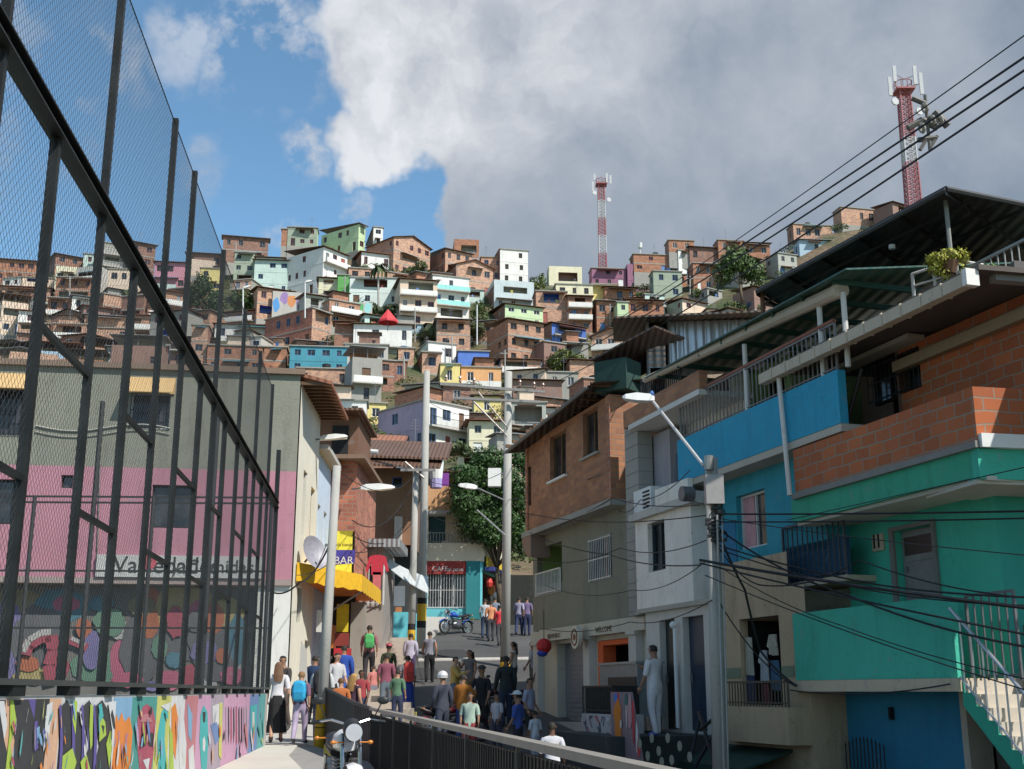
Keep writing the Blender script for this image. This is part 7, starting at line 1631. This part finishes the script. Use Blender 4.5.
def pack(label, pr, loc, col, w=.17, hh=.24, name='backpack'):
    root, M_, k, pz = pr; L0 = V(loc); T = lambda v: M_@v+L0
    r = thing(name, label, 'bag', T(V((0,-.2*k,(pz+.3)*k)))); mb = MB(); n = 12
    for i in range(2):
        pass
    rg = []
    for (d, s) in ((-.115,.8),(-.14,1),(-.24,1),(-.28,.75)): rg.append([T(V((w*s*k*math.copysign(abs(math.cos(a))**.6, math.cos(a)), d*k, (pz+.33)*k+hh*s*k*math.copysign(abs(math.sin(a))**.6, math.sin(a))))) for a in [2*math.pi*j/n for j in range(n)]])
    for a, b in zip(rg, rg[1:]): mb.idx(a+b, [(j, (j+1)%n, n+(j+1)%n, n+j) for j in range(n)])
    mb.idx(rg[-1], [tuple(range(n))]); mb.build('pack_body', plain(*col, .7), r, False)
    mb = MB(); mb.obox(T(V((0,-.29*k,(pz+.22)*k))), M_@V((w*.6*k,0,0)), M_@V((0,.02*k,0)), V((0,0,hh*.35*k))); mb.build('front_pocket', plain(col[0]*.7,col[1]*.7,col[2]*.7,.7), r)
    for s in (-1, 1): mb = MB(); mb.path([T(V((.1*s*k,-.13*k,(pz+.52)*k))), T(V((.11*s*k,-.02*k,(pz+.575)*k))), T(V((.13*s*k,.13*k,(pz+.42)*k))), T(V((.14*s*k,.0,(pz+.15)*k)))], .018*k, 5); mb.build('strap', DARK, r)
    return r
def solve(px, yh, h, gfun=ground, lo=14, hi=75):
    for i in range(400):
        Y = lo+(hi-lo)*i/400; p = at(px, yh, Y)
        if abs(p.z-(gfun(p.x, Y)+h)) < .05: return V((p.x, Y, gfun(p.x, Y)))
    best = min((abs(at(px, yh, lo+(hi-lo)*i/400).z-gfun(0, lo+(hi-lo)*i/400)-h), lo+(hi-lo)*i/400) for i in range(400))[1]; p = at(px, yh, best); return V((p.x, best, gfun(p.x, best)))
def pp(px, yh, h, face, label, **kw):
    L0 = kw.pop('at_', None) or solve(px, yh, h); return person(label, L0, face, h, **kw), L0
PI = math.pi
def foot(px, Y, z): p = at(px, 690, Y); return V((p.x, Y, z))
pr, l = pp(278,668,1.62,.15,'woman with long brown hair in a white top and long black skirt walking away', at_=foot(278,25.6,.03), pose='walk', skin='l', top=(.62,.60,.62), low=(.012,.012,.014), hair=(.16,.08,.04), sleeve='s', longhair=True, skirt=.22, legs='s')
pr, l = pp(301,680,1.42,-.05,'girl in lilac leggings carrying a bright blue backpack', at_=foot(301,25.2,.03), pose='walk', skin='l', top=(.16,.08,.14), low=(.42,.34,.48), hair=(.22,.12,.05)); pack('bright blue backpack on the girl in lilac leggings', pr, l, (.03,.36,.62), .17, .26)
pp(283,660,1.72,PI-.3,'man in a dark shirt facing the camera behind the woman in the long skirt', at_=foot(282,29.0,.15), pose='walk', skin='m', top=(.04,.035,.035), low=(.10,.08,.07))
pr, l = pp(322,668,1.72,.1,'man in a white shirt half hidden by the white street light pole', at_=foot(322,26.8,.0), pose='stand', skin='m', top=(.55,.57,.58), low=(.05,.06,.10)); pack('black backpack on the man behind the street light pole', pr, l, (.02,.02,.024), .19, .28)
pp(316,658,1.75,-.4,'man in a dark blue jacket in front of the corner shop', at_=foot(314,31.5,.2), skin='m', top=(.03,.06,.14), low=(.03,.03,.04), sleeve='l')
pp(344,655,1.72,.2,'person in a bright blue poncho by the red shop counter', at_=foot(343,33.5,.55), skin='m', top=(.02,.07,.34), low=(.03,.09,.32), sleeve='l', skirt=.5)
pp(353,676,1.60,-.5,'blonde woman in a dark top and blue shorts behind the guard rail', at_=foot(353,28.0,-.15), skin='l', top=(.06,.03,.05), low=(.05,.16,.42), hair=(.42,.24,.08), legs='s', longhair=True, sleeve='n')
pp(341,684,1.45,.3,'child with orange shorts beside the blonde woman', at_=foot(341,27.6,-.1), skin='l', top=(.45,.14,.04), low=(.5,.18,.03), hair=(.12,.06,.02), legs='s')
pr, l = pp(368,627,1.74,.1,'man with a green patterned backpack climbing the pale steps', at_=foot(368,37.0,1.26), pose='walk', skin='m', top=(.26,.10,.12), low=(.03,.025,.03)); pack('green and dark backpack on the man climbing the steps', pr, l, (.08,.40,.12), .15, .22)
pp(387,652,1.72,.1,'man in a maroon shirt and grey jeans seen from behind', skin='m', top=(.24,.07,.11), low=(.14,.18,.22))
pp(389,643,1.68,-.1,'man with a red cap just ahead of the man in maroon', skin='d', top=(.05,.07,.03), low=(.06,.06,.06), cap=(.35,.04,.06))
pp(374,664,1.25,.4,'child in a pink vest beside the man in maroon', skin='l', top=(.55,.20,.18), low=(.2,.2,.25), hair=(.05,.03,.02))
pr, l = pp(408,654,1.66,.3,'person in a white shirt and long blue skirt with a red striped bag', skin='m', top=(.58,.56,.56), low=(.02,.05,.28), skirt=.25); pack('red and white striped bag on the person in the blue skirt', pr, l, (.55,.05,.04), .15, .30, 'bag')
pp(411,632,1.66,0,'person in purple and white near the foot of the shorter pole', skin='m', top=(.45,.42,.52), low=(.08,.05,.12), sleeve='l')
pp(430,630,1.74,.05,'man in a grey vest and black trousers walking up the street', pose='walk', skin='m', top=(.22,.22,.27), low=(.012,.012,.015), sleeve='n')
pp(443,672,1.7,.5,'rider in a white helmet and dark jacket in the shaded street', skin='m', top=(.05,.055,.08), low=(.05,.06,.09), sleeve='l', helmet=(.6,.6,.62))
pp(463,672,1.68,-.5,'person in an orange and blue shirt left of the man in black', skin='m', top=(.50,.18,.03), low=(.05,.08,.25), sleeve='l', armup=1)
pp(482,665,1.76,2.7,'man in a black printed shirt and cap facing the camera', skin='m', top=(.012,.012,.014), low=(.02,.02,.022), cap=(.02,.02,.02), armup=1)
pp(470,690,1.5,PI,'boy in a pale green and red shirt below the man in black', skin='m', top=(.38,.50,.42), low=(.3,.05,.05))
pp(497,692,1.3,2.4,'child in a pale grey shirt right of the man in black', skin='m', top=(.42,.42,.46), low=(.05,.05,.08))
pp(506,654,1.86,.3,'tall man in dark clothes in front of the tall middle pole', skin='d', top=(.02,.03,.03), low=(.02,.03,.06), sleeve='l')
pp(518,690,1.6,1.2,'person with a white cap and blue shirt beside the dark clothed man', skin='m', top=(.04,.08,.30), low=(.02,.02,.03), cap=(.6,.6,.62))
pp(535,708,1.2,.8,'small child in a white shirt at the foot of the shop steps', skin='m', top=(.58,.58,.62), low=(.35,.35,.42))
pr = pp(552,719,1.55,.1,'boy in a white shirt with a yellow print on the back by the guard rail', skin='d', top=(.62,.62,.66), low=(.05,.05,.1), print_=(.55,.28,.02))
pp(655,650,1.74,.75,'man dressed all in white standing on the dark platform at the drink cart', at_=R.P(R.hit(656,731,1.5)[0], .2, 1.5), skin='m', top=(.62,.60,.62), low=(.55,.54,.58), shoe=(.10,.14,.5), armup=1)
pp(383,692,1.30,-1.9,'bald man in a red shirt sitting behind the kink of the guard rail', at_=foot(384,24.0,-.42), pose='sit', skin='m', top=(.42,.04,.07), low=(.08,.08,.1), bald=True)
for i, (px, yh, tp_, lw, lb) in enumerate(((485,598,(.6,.6,.62),(.03,.05,.1),'person in a white shirt entering the yellow signed shop'), (495,596,(.20,.24,.30),(.015,.015,.02),'man in a grey shirt seen from behind at the yellow signed shop'), (491,600,(.6,.25,.12),(.05,.05,.06),'person in an orange shirt inside the yellow signed shop'),
    (519,596,(.30,.28,.38),(.03,.04,.10),'woman in a lilac shirt in the shade right of the tall middle pole'), (527,596,(.16,.12,.22),(.02,.03,.08),'man in a dark purple shirt furthest right on the shaded corner'), (500,604,(.6,.04,.05),(.05,.05,.06),'person in a red shirt beside the hanging bags'))):
    pp(px, yh, 1.7, .2*(i % 3)-.2, lb, skin='m', top=tp_, low=lw, pose='walk' if i % 2 else 'stand')
pp(543,648,1.72,.9,'vendor in a black and red shirt in the dark corner of the shop house', skin='d', top=(.20,.02,.03), low=(.02,.02,.02))

rp = random.Random(55); tops = [(.5,.5,.52),(.05,.06,.1),(.35,.05,.06),(.1,.2,.12),(.45,.3,.08),(.12,.12,.13),(.3,.3,.4),(.55,.52,.45)]; tn = ['white','navy','red','green','mustard','black','lilac','cream']
spots = [(336,668,1.7,'near the street light pole'),(330,662,1.65,'at the yellow poster'),(362,668,1.6,'between the poncho and the steps'),(398,668,1.5,'between the maroon shirt and the blue skirt'),(455,655,1.7,'behind the orange shirt'),(470,648,1.7,'uphill of the man in black'),(529,676,1.65,'left of the small child'),(514,640,1.7,'beside the tall middle pole'),(533,640,1.7,'at the shaded house corner')]
for i, (px, yh, hh_, wh) in enumerate(spots):
    ti = i % 8; kw = dict(at_=foot(px, 31+ (i%3), .3)) if i < 2 else {}
    pp(px, yh, hh_, rp.uniform(-3, 3), 'person in a '+tn[ti]+' shirt standing '+wh, skin=rp.choice('lmd'), top=tops[ti], low=rp.choice([(.04,.05,.1),(.02,.02,.02),(.15,.13,.1),(.1,.14,.2)]), pose=rp.choice(['walk','stand']), sleeve=rp.choice('sln'), legs=rp.choice('ls'), longhair=rp.random() < .35, armup=rp.random() < .3, **kw)

# ================================================================ MOTORCYCLES
def motorbike(label, loc, rz, body, seatc=(.02,.02,.022), s=1.0):
    root = thing('motorcycle', label, 'motorcycle', loc); M_ = Matrix.Rotation(rz, 3, 'Z'); L0 = V(loc); T = lambda x, y, z: M_@V((x*s, y*s, z*s))+L0
    tyre = plain(.015,.015,.016,.8); chrome = plain(.55,.55,.56,.18,.95); bm = plain(*body, .25); blk = plain(*seatc, .45); eng = plain(.20,.20,.21,.35,.8)
    for y in (-.66, .66):
        w = MB(); w.ring(T(0,y,.31), M_@V((1,0,0)), .27*s, .052*s, 28, 8); wo = w.build('wheel', tyre, root, True)
        m = MB(); m.ring(T(0,y,.31), M_@V((1,0,0)), .222*s, .016*s, 28, 6)
        for k in range(10): a = 2*math.pi*k/10; m.tube(T(0,y,.31), T(0,y+.22*math.cos(a),.31+.22*math.sin(a)), .006*s, 4)
        m.tube(T(-.07,y,.31), T(.07,y,.31), .035*s, 10); m.build('rim', chrome, wo)
        m = MB(); m.disc(T(.06,y,.31), M_@V((1,0,0)), .12*s, 18, 0, .006); m.build('brake_disc', eng, wo)
    for x in (-.09, .09): m = MB(); m.tube(T(x,.66,.31), T(x,.43,.92), .022*s, 8); m.tube(T(x,.66,.31), T(x,.56,.58), .032*s, 8); m.build('fork', chrome, root)
    def fender(y, a0, a1, w):
        m = MB(); pr_ = []
        for k in range(11):
            a = lerp(a0, a1, k/10); pr_.append([T(x, y+.345*math.cos(a)-.0, .31+(.345-abs(x)*.35)*math.sin(a)) for x in (-w, -w*.6, 0, w*.6, w)])
        for a, b in zip(pr_, pr_[1:]): m.idx(a+b, [(j, j+1, 6+j, 5+j) for j in range(4)])
        m.build('fender', bm, root)
    fender(.66, .5, 2.5, .075); fender(-.66, .6, 2.6, .10)
    def loft(name, secs, mat):
        m = MB(); n = 12; rg = []
        for (y, z, w, h_) in secs: rg.append([T(w*math.cos(2*math.pi*j/n), y, z+h_*math.sin(2*math.pi*j/n)) for j in range(n)])
        for a, b in zip(rg, rg[1:]): m.idx(a+b, [(j, (j+1)%n, n+(j+1)%n, n+j) for j in range(n)])
        m.idx(rg[0], [tuple(range(n))]); m.idx(rg[-1], [tuple(range(n-1,-1,-1))]); return m.build(name, mat, root, True)
    loft('fuel_tank', [(.42,.80,.06,.05),(.34,.84,.13,.10),(.18,.85,.155,.12),(.0,.81,.13,.09),(-.08,.77,.08,.05)], bm)
    loft('seat', [(.0,.78,.09,.03),(-.15,.77,.13,.05),(-.4,.80,.14,.055),(-.62,.86,.12,.05),(-.74,.88,.07,.03)], blk)
    loft('tail_fairing', [(-.35,.70,.10,.05),(-.6,.76,.12,.07),(-.82,.84,.08,.05),(-.9,.87,.03,.02)], blk)
    loft('headlight_fairing', [(.40,.98,.05,.05),(.50,.98,.10,.10),(.58,.95,.10,.10),(.62,.94,.08,.08)], blk)
    m = MB(); m.disc(T(0,.635,.94), M_@V((0,1,0)), .085*s, 18, 0, .03); m.build('headlight', plain(.6,.62,.65,.08,.2), root)
    loft('engine', [(.22,.42,.10,.12),(.1,.42,.15,.17),(-.1,.38,.15,.15),(-.25,.36,.10,.10)], eng)
    m = MB()
    for k in range(5): m.obox(T(0,.14,.52+.035*k), M_@V((.13*s,0,0)), M_@V((0,.1*s,0)), V((0,0,.006*s)))
    m.build('cylinder_fins', eng, root)
    m = MB(); m.path([T(.1,.22,.45), T(.14,.28,.3), T(.15,.05,.2), T(.16,-.3,.22)], .022*s, 8); m.tube(T(.16,-.25,.22), T(.18,-.82,.40), .045*s, 10, .055*s); m.build('exhaust', chrome, root)
    m = MB(); m.path([T(0,.43,.88), T(0,.2,.62), T(0,.25,.25), T(0,-.3,.25), T(0,-.35,.62), T(0,.3,.7)], .022*s, 6); m.path([T(0,-.3,.62), T(0,-.75,.72)], .02*s, 6); m.path([T(.1,-.2,.3), T(.1,-.66,.31)], .02*s, 6); m.path([T(-.1,-.2,.3), T(-.1,-.66,.31)], .02*s, 6); m.build('frame', blk, root)
    for x in (-.13, .13): m = MB(); m.tube(T(x,-.6,.33), T(x,-.45,.68), .022*s, 8); m.ring(T(x,-.53,.5), M_@V((0,.4,1)), .03*s, .01*s, 10, 4); m.build('shock_absorber', chrome, root)
    m = MB(); m.path([T(-.36,.26,1.03), T(-.2,.36,1.06), T(0,.42,1.0), T(.2,.36,1.06), T(.36,.26,1.03)], .014*s, 6); hb = m.build('handlebar', chrome, root)
    for x in (-1, 1): m = MB(); m.tube(T(.26*x,.31,1.045), T(.38*x,.25,1.03), .02*s, 8); m.build('grip', blk, hb)
    for x in (-1, 1): m = MB(); m.tube(T(.24*x,.33,1.05), T(.32*x,.36,1.22), .007*s, 5); m.ball(T(.34*x,.36,1.25), (.065*s,.02*s,.04*s), 10); m.build('mirror', blk, root)
    for x in (-1, 1):
        for y in (.52, -.78): m = MB(); m.tube(T(.08*x,y,.84), T(.17*x,y,.84), .008*s, 5); m.ball(T(.19*x,y,.84), (.03*s,.022*s,.022*s), 8); m.build('indicator', plain(.6,.2,.02,.3), root)
    m = MB(); m.obox(T(0,-.93,.70), M_@V((.09*s,0,0)), M_@V((0,.005,0)), V((0,0,.06*s))); m.build('number_plate', plain(.6,.5,.1,.5), root)
    m = MB(); m.tube(T(-.1,-.05,.3), T(-.25,-.15,.0), .012*s, 6); m.build('kickstand', blk, root)
    return root
motorbike('white and black motorcycle parked beside the dark guard rail', foot(346, 13.2, -.29), PI+.28, (.66,.66,.68), s=1.0)
motorbike('small blue motorcycle parked by the turquoise cafe wall', V((at(456,637,55).x, 55, ground(0,55)+.0)), 2.3, (.03,.10,.45))
motorbike('dark red motorcycle standing in the shaded street beside the white helmet rider', V((at(452,700,30.5).x, 30.5, ground(0,30.5))), -1.2, (.22,.02,.03))
motorbike('black motorcycle leaning near the dark clothed tall man', V((at(497,700,33.5).x, 33.5, ground(0,33.5))), 1.9, (.02,.02,.03))
# duplicates check for labels
for lb, l in USED.items():
    l = [o for o in l if o['label'] == lb]
    if len(l) > 1 and len({o.get('group') for o in l}) > 1: print('DUP', lb)
    if len(l) > 1 and 'hanging bag' not in lb: print('dup', len(l), lb)
